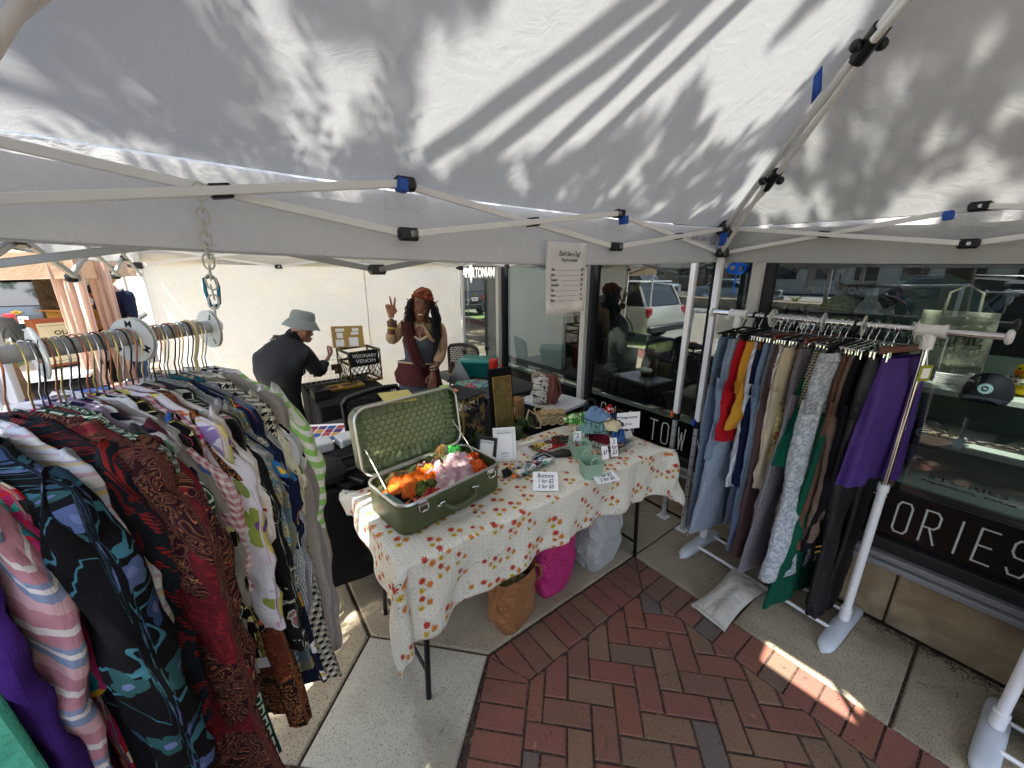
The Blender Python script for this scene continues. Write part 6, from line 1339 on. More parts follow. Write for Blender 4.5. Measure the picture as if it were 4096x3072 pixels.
pr = thing('print_sheet', 'white sheet printed with red and purple squares lying on the shelf behind the black table', 'print', tuple(AB(-2.70, .42, .70)), WALLROT-.5)
mb = MB(); mb.box((0, 0, .002), (.34, .28, .002)); part('sheet', mb, M_paper, pr, smooth=False)
for i in range(4):
    for j in range(4): mb = MB(); mb.box((-.1+i*.066, -.09+j*.06, .0045), (.058, .05, .0015)); part('printed_square', mb, plain('print_%d' % ((i*3+j) % 5), ['#7a2440', '#47306e', '#2c4f8a', '#a33a3a', '#b58a3c'][(i*3+j) % 5], .6, 0, .3, 60), pr, smooth=False)
lw = thing('low_table', 'low dark table behind the black cloth holding the print', 'table', tuple(AB(-2.72, .42, 0)), WALLROT)
mb = MB(); mb.box((0, 0, .68), (.42, .55, .03)); part('table_top', mb, M_black_pl, lw, smooth=False)
for x, y in ((-.18, -.25), (.18, -.25), (-.18, .25), (.18, .25)): mb = MB(); mb.tube([(x, y, 0), (x, y, .67)], .012, 8); part('leg', mb, M_blacksteel, lw)
fern_m = G('fern_green', .7); fern_m.col(fern_m.ramp(fern_m.noise(30, 2), [(.3, '#2c3d22'), (.7, '#55693a')])); fern_m.trans(.25)
def fern(loc, lab, n=26, L=.17, seed=1, grp='artificial ferns on the black table'):
    rr = random.Random(seed); mb = MB(); t = thing('fern', lab, 'plant', loc, 0, grp)
    for k in range(n):
        a = rr.uniform(0, 6.28); el = rr.uniform(.15, 1.1); l = L*rr.uniform(.6, 1); d = Vector((math.cos(a)*math.cos(el), math.sin(a)*math.cos(el), math.sin(el)))
        for j in range(1, 12):
            q = j/12; p = d*l*q - Vector((0, 0, .35*l*q*q)); s_ = d.cross(Vector((0, 0, 1))).normalized(); w = .03*math.sin(q*3.0+.2)*(1-.3*q)
            for sg in (-1, 1):
                e = p+s_*w*sg+d*.012+Vector((0, 0, rr.uniform(-.006, .006))); m_ = (p+e)/2; n_ = d*.004
                mb.add([p, m_+n_, e, m_-n_], [(0, 1, 2, 3)])
    part('fronds', mb, fern_m.m, t); 
    mb = MB()
    for k in range(6): a = k; mb.tube([(0, 0, 0), (math.cos(a)*.03, math.sin(a)*.03, .06)], .002, 4)
    part('stems', mb, plain('stem_green', '#3a4a28', .8), t)
for i, (px, py, L) in enumerate(((1128, 925, .15), (1110, 945, .13), (800, 985, .13), (1035, 955, .10))): fern(tuple(TP(px, py, .742)), ['green fern between the gold panel and the rattan purse', 'smaller fern behind the white frame', 'fern sprig poking out left of the suitcase', 'fern sprig under the gold crate'][i], 30, L, i)
# gold and black crate (lattice) -------------------------------------------------
goldp = G('rubbed_gold_paint', .5, .4); goldp.col(goldp.mix(goldp.noise(16, 5) > .52, '#15130e', '#7a6434')); goldp.bump(goldp.noise(50, 3), .4, .003)
def crate(loc, rz, lab, sx=.30, sy=.28, sz=.30, panel=False):
    t = thing('milk_crate', lab, 'crate', loc, rz); e = .014
    for x in (-1, 1):
        for y in (-1, 1): mb = MB(); mb.box((x*(sx/2-e/2), y*(sy/2-e/2), sz/2), (e, e, sz), bev=.003); part('corner_post', mb, goldp.m, t, smooth=False)
    for z in (.012, sz*.62, sz-.012):
        for y in (-1, 1): mb = MB(); mb.box((0, y*(sy/2-e/2), z), (sx-2*e, e*.9, .024), bev=.003); part('rail', mb, goldp.m, t, smooth=False)
        for x in (-1, 1): mb = MB(); mb.box((x*(sx/2-e/2), 0, z), (e*.9, sy-2*e, .024), bev=.003); part('rail', mb, goldp.m, t, smooth=False)
    for face in range(4):
        w = sx if face % 2 == 0 else sy; hh = sz*.6 if panel and face == 0 else sz*.95; Mx = Matrix.Rotation(face*math.pi/2, 4, 'Z') @ Matrix.Translation((0, -(sy if face % 2 == 0 else sx)/2+.006, 0)); n = 7; mb = MB()
        for dr in (-1, 1):
            for k in range(-n, 2*n):
                x0 = -w/2+k*w/n; ps = [(x0, .02), (x0+dr*hh*.72, .02+hh)]
                (xa, za), (xb, zb) = ps; 
                def cut(xa, za, xb, zb):
                    t0, t1 = 0, 1
                    for lim, sg in ((-w/2+.01, 1), (w/2-.01, -1)):
                        da, db = sg*(xa-lim), sg*(xb-lim)
                        if da < 0 and db < 0: return None
                        if da < 0: t0 = max(t0, da/(da-db))
                        elif db < 0: t1 = min(t1, da/(da-db))
                    return (xa+(xb-xa)*t0, za+(zb-za)*t0, xa+(xb-xa)*t1, za+(zb-za)*t1) if t1 > t0 else None
                c = cut(xa, za, xb, zb)
                if c and c[3] < sz: mb.tube([(c[0], -.001*dr, c[1]), (c[2], -.001*dr, c[3])], .0032, 4, M=Mx)
        part('lattice', mb, goldp.m, t, smooth=False)
    return t
cr = crate(tuple(AB(-2.08, 1.14, .742)), WALLROT+math.pi/2+.25, 'black and gold lattice crate on the black table right of the suitcase lid', .19, .26, .27)
mb = MB(); mb.box((0, 0, .275), (.20, .27, .006)); part('cloth_top', mb, plain('dark_slate_cloth', '#26282a', .9, 0, .3, 20, .6, 60), cr, smooth=False)
sw_ = MB().lathe([(.035, 0), (.04, .012), (.036, .014), (.0, .008)], 20).build('orange_dish', plain('orange_white_dish', '#c96a35', .4)); sw_.location = AB(-2.09, 1.09, 1.021); tag(sw_, 'small orange and white dish on top of the gold crate', 'dish')
# gold panel on black velvet
dp = thing('gold_display', 'gold painted cardboard panel on a black velvet stand', 'display', tuple(AB(-1.99, 1.42, .742)), WALLROT+math.pi/2-.12)
mb = MB(); mb.box((0, 0, .20), (.17, .03, .40), M=Matrix.Rotation(rad(-8), 4, 'X'), bev=.004); part('velvet_board', mb, plain('black_velvet', '#060609', .95), dp)
gp_ = G('gold_cardboard', .55, .3); gp_.col(gp_.ramp(gp_.noise(30, 4), [(.3, '#4f3f1e'), (.7, '#7c662f')])); gp_.bump(gp_.noise(18, 5), .7, .006)
mb = MB(); mb.box((0, -.019, .175), (.135, .006, .34), M=Matrix.Rotation(rad(-8), 4, 'X')); part('gold_panel', mb, gp_.m, dp, smooth=False)
mb = MB(); T8 = Matrix.Rotation(rad(-8), 4, 'X')
for k in range(60): s_ = k/60; z = .01+.335*s_; [mb.ball((x, -.024, z), .0035, 6, M=T8) for x in (-.067, .067)]
for k in range(22): mb.ball((-.067+.134*k/21, -.024, .345), .0035, 6, M=T8)
part('gold_beading', mb, plain('gold_bead', '#a9853c', .35, .6, .2, 60), dp)
kb = thing('small_box', 'small brown cardboard box behind the fern', 'box', tuple(AB(-2.08, 1.60, .742)), WALLROT+.3)
mb = MB(); mb.box((0, 0, .07), (.08, .09, .14), bev=.002); part('carton', mb, plain('cardboard', '#8d6a45', .85), kb, smooth=False); mb = MB(); mb.box((0, -.046, .06), (.035, .002, .05)); part('label', mb, M_paper, kb, smooth=False)
# white board with backpack
wbx = MB().box((0, 0, .012), (.42, .34, .024), bev=.002).build('white_board', plain('white_board_gloss', '#c9ccd2', .25, 0, .03), smooth=False); wbx.location = AB(-2.08, 1.96, .775); wbx.rotation_euler = (0, 0, WALLROT+.15); tag(wbx, 'glossy white board under the small backpack', 'board')
stb = MB().box((0, 0, .016), (.36, .28, .032)).build('black_riser', M_black_pl, smooth=False); stb.location = AB(-2.08, 1.96, .742); stb.rotation_euler = (0, 0, WALLROT+.15); tag(stb, 'flat black riser carrying the white board', 'riser')
bp_ = thing('backpack', 'small brown leather backpack with white cracked print flap standing on the white board', 'backpack', tuple(AB(-2.08, 1.87, .80)), -.05)
crk = G('cracked_print', .7); d, c1, *_q = crk.voro(crk.obj()[0]*.6+crk.obj()[1], crk.obj()[2]*1.5, 50); crk.nt.nodes; vv_ = crk.noise(70, 1, dist=.5); crk.col(crk.mix(((crk.noise(60, 1, dist=.2)-.5).abs() < .022) + (d > .62), '#cdc6ba', '#2f2622'))
lea = plain('tan_leather', '#6b3a2a', .55, 0, .18, 20, .4, 120)
mb = MB(); rr_ = []
for z, w, d in ((0, .082, .06), (.02, .092, .068), (.10, .090, .066), (.16, .078, .058), (.20, .060, .045), (.215, .05, .03)): rr_.append([(w*c_+.01, d*s_, z) for c_, s_ in [sup(2*math.pi*i/24, .6) for i in range(24)]])
mb.loft(rr_); part('bag_body', mb, lea, bp_)
mb = MB(); mb.grid(lambda u, v: (-.082-.004*math.sin(v*3)+.105*u*u*.3+.02*u, -.075+.035*u+.0, .005+.215*v*(1-.15*u)+.0*u) if False else (-.088+.11*u, -.058-.022*math.sin(u*3.1), .01+.225*v*(1-.25*abs(u-.5))), 12, 14); part('print_flap', mb, crk.m, bp_, solid=.005)
mb = MB(); mb.grid(lambda u, v: (-.105+.06*math.sin(v*2.6)*.8, -.04+.08*u, .06+.19*v), 8, 10); part('front_flap', mb, crk.m, bp_, solid=.004)
mb = MB(); mb.grid(lambda u, v: (-.10+.10*u, -.035+.02*math.sin(u*3.1), .16+.085*v*(1-.5*abs(u-.4))), 8, 6); part('cream_lining', mb, cloth('c_cream_lin', '#b3a688'), bp_, solid=.006, ang=180)
for y in (-.03, .03): mb = MB(); mb.tube([(.085, y, .02), (.12, y, .08), (.105, y, .16), (.06, y, .215)], [.008]*4, 6); part('strap', mb, lea, bp_)
mb = MB(); mb.tube([(.03, -.085, -.0), (.045, -.09, .06), (.055, -.085, .15), (.06, -.06, .20), (.09, -.03, .205)], [.006, .01, .012, .009, .008], 6); part('side_strap', mb, lea, bp_)
# rattan purse
PUS = 1.18
pu = thing('rattan_purse', 'cream woven rattan purse with round wheels and long strap', 'purse', tuple(TP(1190, 915, .742)), .10)
rt = plain('rattan_cream', '#b9a37c', .7, 0, .15, 60, .6, 300); rt2 = plain('rattan_dark', '#857050', .8, 0, .2, 60)  # woven body in a darker tan than the cane wheels
mb = MB(); mb.loft([[(x, .034*c_*w, .045+.040*s_*w) for c_, s_ in [sup(2*math.pi*i/20, .75) for i in range(20)]] for x, w in ((-.088, .55), (-.082, .88), (-.06, 1), (0, 1.03), (.06, 1), (.082, .88), (.088, .55))]); part('woven_body', mb, rt2, pu)
def wheel(c, r, M_):
    mb = MB(); mb.tube([(c[0]+r*math.cos(q), 0, c[1]+r*math.sin(q)) for q in [2*math.pi*i/18 for i in range(18)]], .0028, 6, M=M_, closed=True); mb.tube([(c[0]+r*.8*math.cos(q), 0, c[1]+r*.8*math.sin(q)) for q in [2*math.pi*i/14 for i in range(14)]], .0015, 5, M=M_, closed=True)
    for k in range(12): q = 2*math.pi*k/12; mb.tube([(c[0], 0, c[1]), (c[0]+r*.85*math.cos(q), 0, c[1]+r*.85*math.sin(q))], .0011, 4, M=M_)
    mb.ball((c[0], 0, c[1]), .004, 6, M=M_); part('cane_wheel', mb, rt, pu)
for x in (-.046, .002, .052): wheel((x, .032), .025, Matrix.Translation((0, -.038, 0)))
for x in (-.04, .01, .055): wheel((x, 0), .021, Matrix.Translation((0, -.018, .083)) @ Matrix.Rotation(rad(-68), 4, 'X'))
mb = MB(); mb.tube([(.085, -.01, .05), (.0, .045, .105), (-.09, .02, .06)], .003, 5); mb.tube([(-.088, -.01, .06), (-.115, -.03, .085), (-.135, -.02, .10), (-.15, -.03, .05), (-.135, -.05, .015), (-.10, -.07, .006), (-.075, -.07, .006), (-.07, -.05, .03), (-.085, -.02, .06), (-.10, .01, .09), (-.07, .04, .1), (-.03, .045, .085)], .004, 6); part('braided_strap', mb, rt, pu)
pu.scale = (PUS,)*3
# price notice hanging from the truss
pn = thing('price_notice', "white price notice hanging from the truss headed Don't See a Tag?", 'sign', tuple(AB(-1.145, 1.133, 1.865)), WALLROT+math.pi/2)
mb = MB(); mb.grid(lambda u, v: ((u-.5)*.212, .006*math.sin(v*2.5)+.004*math.sin(u*4), -.272*(1-v)), 8, 10); part('paper', mb, M_paper, pn, solid=.001, ang=180)
pnm = G('vinyl_sleeve', .1); pnm.col('#d5d5da'); pnm.b.inputs['Alpha'].default_value = .12
mb = MB(); mb.box((0, .002, -.144), (.224, .001, .292)); part('plastic_sleeve', mb, pnm.m, pn, smooth=False)
yy = lambda z: .006*math.sin((1+z/.272)*2.5)+.002
def pnt(s_, x, z, sz, al='CENTER', sh=.2, sx=.62, w=.0003): text('lettering', s_, sz, M_ink, pn, (x, -.0045+0*z, z), (rad(90), 0, 0), align=al, shear=sh, sx=sx, ext=.0002, weight=w)
pnt("Don't See a Tag?", .008, -.045, .026, sx=.66); pnt('Prices if not marked:', .008, -.068, .017)
for i, (n_, p_) in enumerate((('Pants', '$20'), ('Jeans', '$25'), ('Sweaters', '$20'), ('Sweatshirts', '$25'), ('Hats', '$15'), ('Purses', '$15'), ('Shoes', '$10'))):
    z = -.104-.0195*i; pnt(n_, -.088, z, .0145, 'LEFT'); pnt(p_, .088, z, .0145, 'RIGHT')
    wl = len(n_)*.0056; mb = MB(); mb.box((((-.086+wl)+.064)/2, -.0046, z-.004), (.064-(-.086+wl), .0006, .0010)); part('rule_line', mb, M_ink, pn, smooth=False)
# bags under the flowered table
def creased(nm, c):
    g = G(nm, .75); g.col(g.vary(c, .12, 7)); n = g.noise(7, 4, dist=2.2); g.bump((n-.5).abs()*-2.0+g.noise(260, 2)*.08, 1.0, .022); return g.m
def soft_bag(loc, rz, lab, c, w, d, h, seed, name='cloth_bag', top=1.0, grp=None, mm=None):
    t = thing(name, lab, 'bag', loc, rz, grp); rings = []; n = 56
    for k in range(27):
        q = k/26; z = h*q; r = []; s_ = (.86+.14*min(1, q*6))*(1+.05*math.sin(q*3.1))*(1-(1-top)*q*q)
        for i in range(n):
            cx, cy = sup(2*math.pi*i/n, .55); f = 1+.09*fbm(cx*1.5+seed, cy*1.5, q*2.5)+.035*math.sin(q*11+cx*4+seed)*(1-q*.6)+.03*math.sin(q*23+cx*7-cy*5+seed*2)*(.4+.6*math.sin(q*3.1)); r.append((w/2*cx*s_*f, d/2*cy*s_*f, z+.006*fbm(cx*3, cy*3, seed)*(q > 0)))
        rings.append(r)
    mb = MB(); mb.loft(rings, caps=(True, False)); part('bag_body', mb, mm or creased('bag_'+c[1:], c), t, ang=180); return t, rings
soft_bag(tuple(AB(-1.335, 1.285, 0)), WALLROT+math.pi/2+.1, 'bright pink cloth bag standing under the flowered table', '#b02465', .27, .17, .48, 1, top=.95)
soft_bag(tuple(AB(-1.32, 1.66, 0)), WALLROT+math.pi/2+.05, 'pale grey cloth bag standing at the right under the flowered table', '#a9a8a4', .30, .20, .46, 2, top=.95)
tb_, rg = soft_bag(tuple(AB(-1.275, .955, 0)), WALLROT+math.pi/2+.16, 'tan leather tote bag on the concrete under the flowered table', '#8c5c35', .225, .15, .33, 3, 'tote_bag', 1.12, mm=creased('tan_suede_creased', '#8f6039'))
for sg in (-1, 1): mb = MB(); mb.tube([(sg*.12, -.03, .30), (sg*.165, -.05, .27), (sg*.175, -.05, .20), (sg*.14, -.02, .16), (sg*.12, .03, .25), (sg*.12, .04, .31)], .0075, 8); part('handle', mb, plain('tan_suede', '#8f6039', .65), tb_)
mb = MB(); mb.box((0, 0, .22), (.2, .12, .02)); part('inner_lining', mb, plain('dark_tan', '#3b2415', .8), tb_)
sf = scarf('cream and olive cloth stuffed in the tan tote bag', tuple(AB(-1.275, .955, .22)), leafy('olive_cream', '#b7ad8c', ['#7c7a42', '#c9c2a4'], 14, .5, .9), (.085, .045), .09, 41, WALLROT+math.pi/2, sharp=0)
# ------------------------------------------------------------------ things in the neighbouring tent
ft = thing('long_black_table', 'black clothed table in front of the white side wall', 'table')
FA0, FA1, FB0, FB1 = -4.0, -3.16, .50, 1.10
mb = MB(); mb.box(AB((FA0+FA1)/2, (FB0+FB1)/2, .715), (FA1-FA0-.02, FB1-FB0-.02, .03), WALLROT); part('table_top', mb, M_black_pl, ft, smooth=False)
table_legs(ft, [(FA1-.06, FB0+.06, 0, 0), (FA0+.06, FB0+.06, 0, 0), (FA1-.06, FB1-.06, 0, 0), (FA0+.06, FB1-.06, 0, 0)])
o = drape_box(FA0, FA1, FB0, FB1, .738, .02, .035, 4).build('black_tablecloth', M_blackcloth, ang=60); tag(o, 'black cloth reaching the ground on the table by the hat wearer', 'tablecloth')
vc = crate(tuple(AB(-3.80, 1.00, .742)), WALLROT+math.pi/2+.12, 'black and gold crate with a chalkboard reading Visionary Venom', .31, .30, .31, panel=True)
mb = MB(); mb.box((-.01, -.157, .235), (.27, .008, .135), bev=.002); part('chalkboard', mb, plain('chalkboard_black', '#101012', .8), vc, smooth=False)
chk = plain('chalk_white', '#d0cfc8', .9, 0, 0)
text('chalk_lettering', 'VISIONARY', .048, chk, vc, (-.01, -.1618, .262), (rad(90), rad(4), 0), sx=.95); text('chalk_lettering', 'VENOM', .05, chk, vc, (.0, -.1618, .212), (rad(90), rad(4), 0), sx=1.1)
cs = thing('notice_board', 'tan cork notice board with white payment cards on the crate', 'sign', tuple(AB(-3.86, .96, 1.055)), WALLROT+math.pi/2+.0)
Mx = Matrix.Translation((-.02, 0, .105)) @ Matrix.Rotation(rad(-12), 4, 'X') @ Matrix.Rotation(rad(3), 4, 'Y')
mb = MB(); mb.box((0, 0, 0), (.28, .01, .20), M=Mx); part('board', mb, plain('cork_tan', '#a98a52', .9), cs, smooth=False)
for x, z, w, h in ((-.07, .065, .08, .03), (.07, .065, .06, .03), (.06, .03, .07, .025), (-.075, .015, .055, .05), (-.08, -.055, .075, .065), (.045, -.05, .085, .085)): mb = MB(); mb.box((x, -.007, z), (w, .003, h), M=Mx, bev=.001); part('card', mb, M_paper, cs, smooth=False)
mb = MB()
for k in range(28): mb.box((-.145, -.003, -.095+.19*k/27), (.006, .012, .004), M=Mx)
for k in range(40): mb.box((-.14+.28*k/39, -.003, .10), (.004, .012, .006), M=Mx)
part('stitched_edge', mb, plain('stitch_cream', '#c9b88a', .8), cs, smooth=False)
# wire grid with brown necklace cards, moss, gold tray
wg = thing('wire_grid', 'white wire grid display holding brown necklace cards', 'display', tuple(AB(-3.86, .70, .745)), WALLROT+math.pi/2+.05)
wm = plain('white_wire', '#c4c3bf', .5)
for k in range(9): mb = MB(); x = -.18+.36*k/8; mb.tube([(x, 0, 0), (x, .02, .25)], .0018, 5); part('grid_wire', mb, wm, wg)
for k in range(7): mb = MB(); z = .25*k/6; mb.tube([(-.18, .02*z/.25, z), (.18, .02*z/.25, z)], .0018, 5); part('grid_wire', mb, wm, wg)
for x, z in ((-.09, .13), (.10, .14)):
    mb = MB(); mb.box((x, -.01, z), (.095, .004, .055), bev=.001); mb.box((x+.01, -.012, z-.03), (.07, .004, .06), M=Matrix.Rotation(.05, 4, 'Y'), bev=.001); o = part('necklace_card', mb, plain('brown_card', '#4d3626', .8), wg, smooth=False)
    mb = MB(); mb.tube([(x-.03, -.016, z+.02), (x-.01, -.016, z-.02), (x+.01, -.016, z-.025), (x+.03, -.016, z+.02)], .0014, 4); mb.ball((x, -.017, z-.03), (.004, .003, .009), 8); mb.build('necklace', M_chrome, o)
ms = thing('moss_garland', 'dark green leaf garland along the foot of the wire grid', 'garland', tuple(AB(-3.72, .70, .745)), WALLROT+math.pi/2)
mb = MB()
for k in range(260): p = Vector((R.uniform(-.22, .22), R.gauss(0, .02), abs(R.gauss(.01, .018)))); d = Vector((R.uniform(-1, 1), R.uniform(-1, 1), R.uniform(-.2, 1)))*.012; s_ = d.cross(Vector((.3, .2, 1))).normalized()*.006; mb.add([p, p+d*.5+s_, p+d, p+d*.5-s_], [(0, 1, 2, 3)])
part('leaves', mb, fern_m.m, ms); mb = MB(); mb.tube([(-.22, 0, .006), (0, .01, .008), (.22, 0, .006)], .004, 5); part('garland_stem', mb, plain('stem_green', '#3a4a28', .8), ms)
gt = thing('gold_tray', 'gold edged tray with two dark cards at the front of the black table', 'tray', tuple(AB(-3.58, .76, .745)), WALLROT+math.pi/2+.06)
mb = MB(); mb.box((0, 0, .008), (.36, .12, .012)); part('tray_bed', mb, plain('tan_tray', '#9b8650', .6, .2), gt, smooth=False)
for x, y, a, b in ((0, .065, .38, .01), (0, -.065, .38, .01), (.185, 0, .01, .12), (-.185, 0, .01, .12)): mb = MB(); mb.box((x, y, .014), (a, b, .026), bev=.002); part('tray_edge', mb, plain('gold_bead', '#a9853c', .35, .6), gt, smooth=False)
for x in (-.09, .08): mb = MB(); mb.box((x, 0, .02), (.12, .06, .008), M=Matrix.Rotation(.1, 4, 'X')); part('dark_card', mb, plain('brown_card', '#3b2a24', .8), gt, smooth=False)
sbx = MB().box((0, 0, .04), (.13, .16, .08), bev=.004).build('black_gold_box', plain('black_gold', '#14120e', .4, .2, .3, 20), smooth=False); sbx.location = AB(-3.42, .56, .742); sbx.rotation_euler = (0, 0, WALLROT+1.6); tag(sbx, 'small black and gold box between the hat wearer and the gold tray', 'box')
# office chair with perforated back, seen from behind
def office_chair(loc, rz, lab):
    t = thing('office_chair', lab, 'chair', loc, rz); m = M_black_pl; W, H = .44, .42; z0 = .52
    def bp(u, v): x = (u-.5)*W*(1-.18*(1-v)); return Vector((x, -.05*math.cos((u-.5)*2.6)+.05 - .04*v, z0+H*v + .03*math.sin(u*math.pi)*v))
    mb = MB(); P = [bp(0, 0), bp(0, .5), bp(0, .93), bp(.06, 1), bp(.3, 1.0), bp(.5, 1.0), bp(.7, 1.0), bp(.94, 1), bp(1, .93), bp(1, .5), bp(1, 0), bp(.8, -.04), bp(.5, -.05), bp(.2, -.04)]; mb.tube(P, .016, 8, closed=True); part('back_frame', mb, m, t)
    # perforated shell: quads with hexagonal holes
    mb = MB(); nx, ny = 22, 20
    for j in range(ny):
        for i in range(nx):
            uc, vc_ = (i+.5+(.5 if j % 2 else 0))/nx, (j+.5)/ny
            if uc > .985: continue
            du, dv = .5/nx, .5/ny; inn, out = [], []
            for k in range(6): a = rad(60*k+30); inn.append(bp(uc+du*.66*math.cos(a), vc_+dv*.74*math.sin(a))); 
            for k in range(6): a = rad(60*k+30); out.append(bp(uc+du*1.155*math.cos(a), vc_+dv*1.3*math.sin(a)))
            mb.add(inn+out, [(k, (k+1) % 6, 6+(k+1) % 6, 6+k) for k in range(6)])
    part('perforated_back', mb, m, t, solid=.004)
    mb = MB(); mb.box((0, .26, .46), (.47, .45, .05), bev=.02); part('seat', mb, m, t)
    for x in (-.2, .2): mb = MB(); mb.tube([(x, .0, .60), (x, .02, .46), (x, .1, .44)], .012, 8); part('back_support', mb, m, t); mb = MB(); mb.tube([(x, .06, .44), (x*1.1, .0, .0)], .012, 8); part('leg', mb, m, t); mb = MB(); mb.tube([(x, .44, .44), (x*1.1, .48, .0)], .012, 8); part('leg', mb, m, t)
    return t
office_chair(tuple(AB(-2.66, .76, 0)), WALLROT+math.pi/2+.25, 'black chair with perforated back behind the black table')
office_chair(tuple(AB(-3.75, 2.12, 0)), WALLROT+math.pi+.35, 'black perforated chair near the doorway window')
# small black table with teal box
st = thing('side_table', 'small black plastic table carrying the teal box', 'table', tuple(AB(-3.10, 1.98, 0)), WALLROT)
mb = MB(); mb.box((0, 0, .725), (1.1, .60, .03), bev=.01); part('table_top', mb, plain('dark_slate_plastic', '#202526', .5, 0, .3, 6), st)
for x, y in ((-.48, -.24), (.48, -.24), (-.48, .24), (.48, .24)): mb = MB(); mb.tube([(x, y, .71), (x*1.05, y*1.05, 0)], .013, 8); part('leg', mb, M_blacksteel, st)
tg_ = G('teal_translucent_plastic', .25); tg_.col(tg_.vary('#1c7f78', .15, 8)); tg_.trans(.3)
tbx = thing('storage_box', 'teal translucent plastic storage box with lid on the side table', 'box', tuple(AB(-3.27, 2.02, .742)), WALLROT+.78)
mb = MB(); mb.loft([[(x, y, z) for x, y in rrect(w, d, .03, 4)] for z, w, d in ((0, .30, .22), (.13, .345, .26), (.132, .36, .275), (.145, .36, .275))]); part('box_body', mb, tg_.m, tbx)
mb = MB(); mb.loft([[(x, y, z) for x, y in rrect(w, d, .03, 4)] for z, w, d in ((.146, .375, .29), (.162, .375, .29), (.166, .35, .265), (.176, .33, .245))]); part('box_lid', mb, plain('teal_lid', '#20867f', .3, 0, .1), tbx)
tum = thing('tumbler', 'red insulated tumbler with lid and straw on the side table', 'tumbler', tuple(AB(-2.93, 1.98, .742)), 0)
mb = MB(); mb.lathe([(.030, 0), (.031, .09), (.040, .12), (.043, .20), (.043, .205), (.0, .206)], 24); part('cup_body', mb, plain('red_enamel', '#c4251c', .35, 0, .03), tum)
mb = MB(); mb.lathe([(.043, .205), (.043, .225), (.03, .23), (0, .231)], 20); part('cup_lid', mb, plain('red_lid', '#d23a2e', .4), tum); mb = MB(); mb.tube([(-.02, 0, .22), (-.03, 0, .255)], .004, 6); part('straw', mb, plain('red_lid', '#d23a2e', .4), tum)
mb = MB(); mb.tube([(.04, .0, .17), (.075, 0, .165), (.078, 0, .10), (.038, 0, .085)], .007, 8); part('cup_handle', mb, plain('red_enamel', '#c4251c', .35), tum)
mb = MB(); mb.ball((.008, -.0432, .13), (.011, .002, .008), 8); mb.ball((.03, -.035, .13), (.009, .002, .008), 8); mb.box((.018, -.040, .118), (.006, .002, .02)); part('printed_bow', mb, M_ink, tum)
ty = leafy('tie_dye', '#7fae9a', ['#c9cfd8', '#b53a55', '#4a7aa8', '#8fc090'], 9, .5, .8); scarf('tie dyed cloth in red green and blue crumpled on the side table', tuple(AB(-2.98, 1.78, .74)), ty, (.17, .11), .06, 51, .3, sharp=0)
cn = thing('figurine', 'small brown display object left of the teal box', 'ornament', tuple(AB(-3.47, 1.83, .742)), 0)
mb = MB(); mb.lathe([(.05, 0), (.035, .05), (.02, .09), (.028, .11), (.0, .13)], 12); part('body', mb, plain('brown_card', '#4d3626', .8), cn); mb = MB(); mb.lathe([(.06, 0), (.055, .01), (0, .011)], 14); part('base', mb, plain('tan_tray', '#9b8650', .6), cn)
bcs = thing('black_case', 'black glossy case with a ring handle behind the gold panel', 'case', tuple(AB(-2.52, 1.95, 0)), WALLROT)
mb = MB(); mb.box((0, 0, .36), (.46, .5, .72), bev=.02); part('case_body', mb, plain('glossy_black', '#0e1112', .25, 0, .4, 9), bcs); mb = MB(); mb.tube([(-.0+.05*math.cos(q), -.265, .70+.025*math.sin(q)) for q in [2*math.pi*i/16 for i in range(16)]], .010, 8, closed=True); mb.tube([(.235+.0*q, -.1+.05*math.cos(q), .68+.03*math.sin(q)) for q in [2*math.pi*i/16 for i in range(16)]], .010, 8, closed=True); part('ring_handle', mb, M_black_pl, bcs)
gw = MB(); gw.add([(0, 0, 0), (.24, 0, 0), (.12, .03, .22)], [(0, 1, 2)]); o = gw.build('grey_card', plain('pale_grey_card', '#9b9ea0', .8), solid=.006); o.location = AB(-3.2, 1.62, .74); o.rotation_euler = (0, 0, .1); tag(o, 'triangular grey card behind the standing woman', 'card')
# ------------------------------------------------------------------ people
def fmat(name, c, r=.55, v=.12): return plain(name, c, r, 0, v, 24, .25, 90)
def finger(mb, base, dirs, lens, r):
    pts = [Vector(base)]
    for d, l in zip(dirs, lens): pts.append(pts[-1]+Vector(d).normalized()*l)
    mb.tube(pts, [r*(1-.12*i) for i in range(len(pts)-1)]+[r*.45], 8)
wx = thing('person', 'smiling woman in grey dress and orange head wrap holding up two fingers', 'person')
skin_d = fmat('brown_skin', '#6b3f2c', .5); J = dict(head=(-.735, 3.20, 1.49), neck=(-.745, 3.245, 1.335), chest=(-.775, 3.28, 1.23), waist=(-.80, 3.31, 1.05), hip=(-.83, 3.32, .92),
    shR=(-.905, 3.27, 1.335), elR=(-1.005, 3.17, 1.20), wrR=(-.955, 3.07, 1.40), shL=(-.615, 3.27, 1.315), elL=(-.605, 3.24, 1.085), wrL=(-.655, 3.12, .955))
kn1, kn2, an1, an2 = (-.90, 3.30, .50), (-.74, 3.32, .50), (-.90, 3.36, .08), (-.72, 3.36, .08)
jt = [J['hip']+(.14, .10), J['waist']+(.11, .085), J['chest']+(.13, .095), J['neck']+(.045, .045), (-.738, 3.225, 1.40, .045, .045), J['shR']+(.052,), J['elR']+(.040,), J['wrR']+(.027,), J['shL']+(.052,), J['elL']+(.038,), J['wrL']+(.027,), kn1+(.07,), an1+(.04,), kn2+(.07,), an2+(.04,), (-.92, 3.26, .03, .035), (-.72, 3.26, .03, .035)]
sb_ = skin('body', jt, [(0, 1), (1, 2), (2, 3), (3, 4), (2, 5), (5, 6), (6, 7), (2, 8), (8, 9), (9, 10), (0, 11), (11, 12), (0, 13), (13, 14), (12, 15), (14, 16)], skin_d, wx, sub=2)
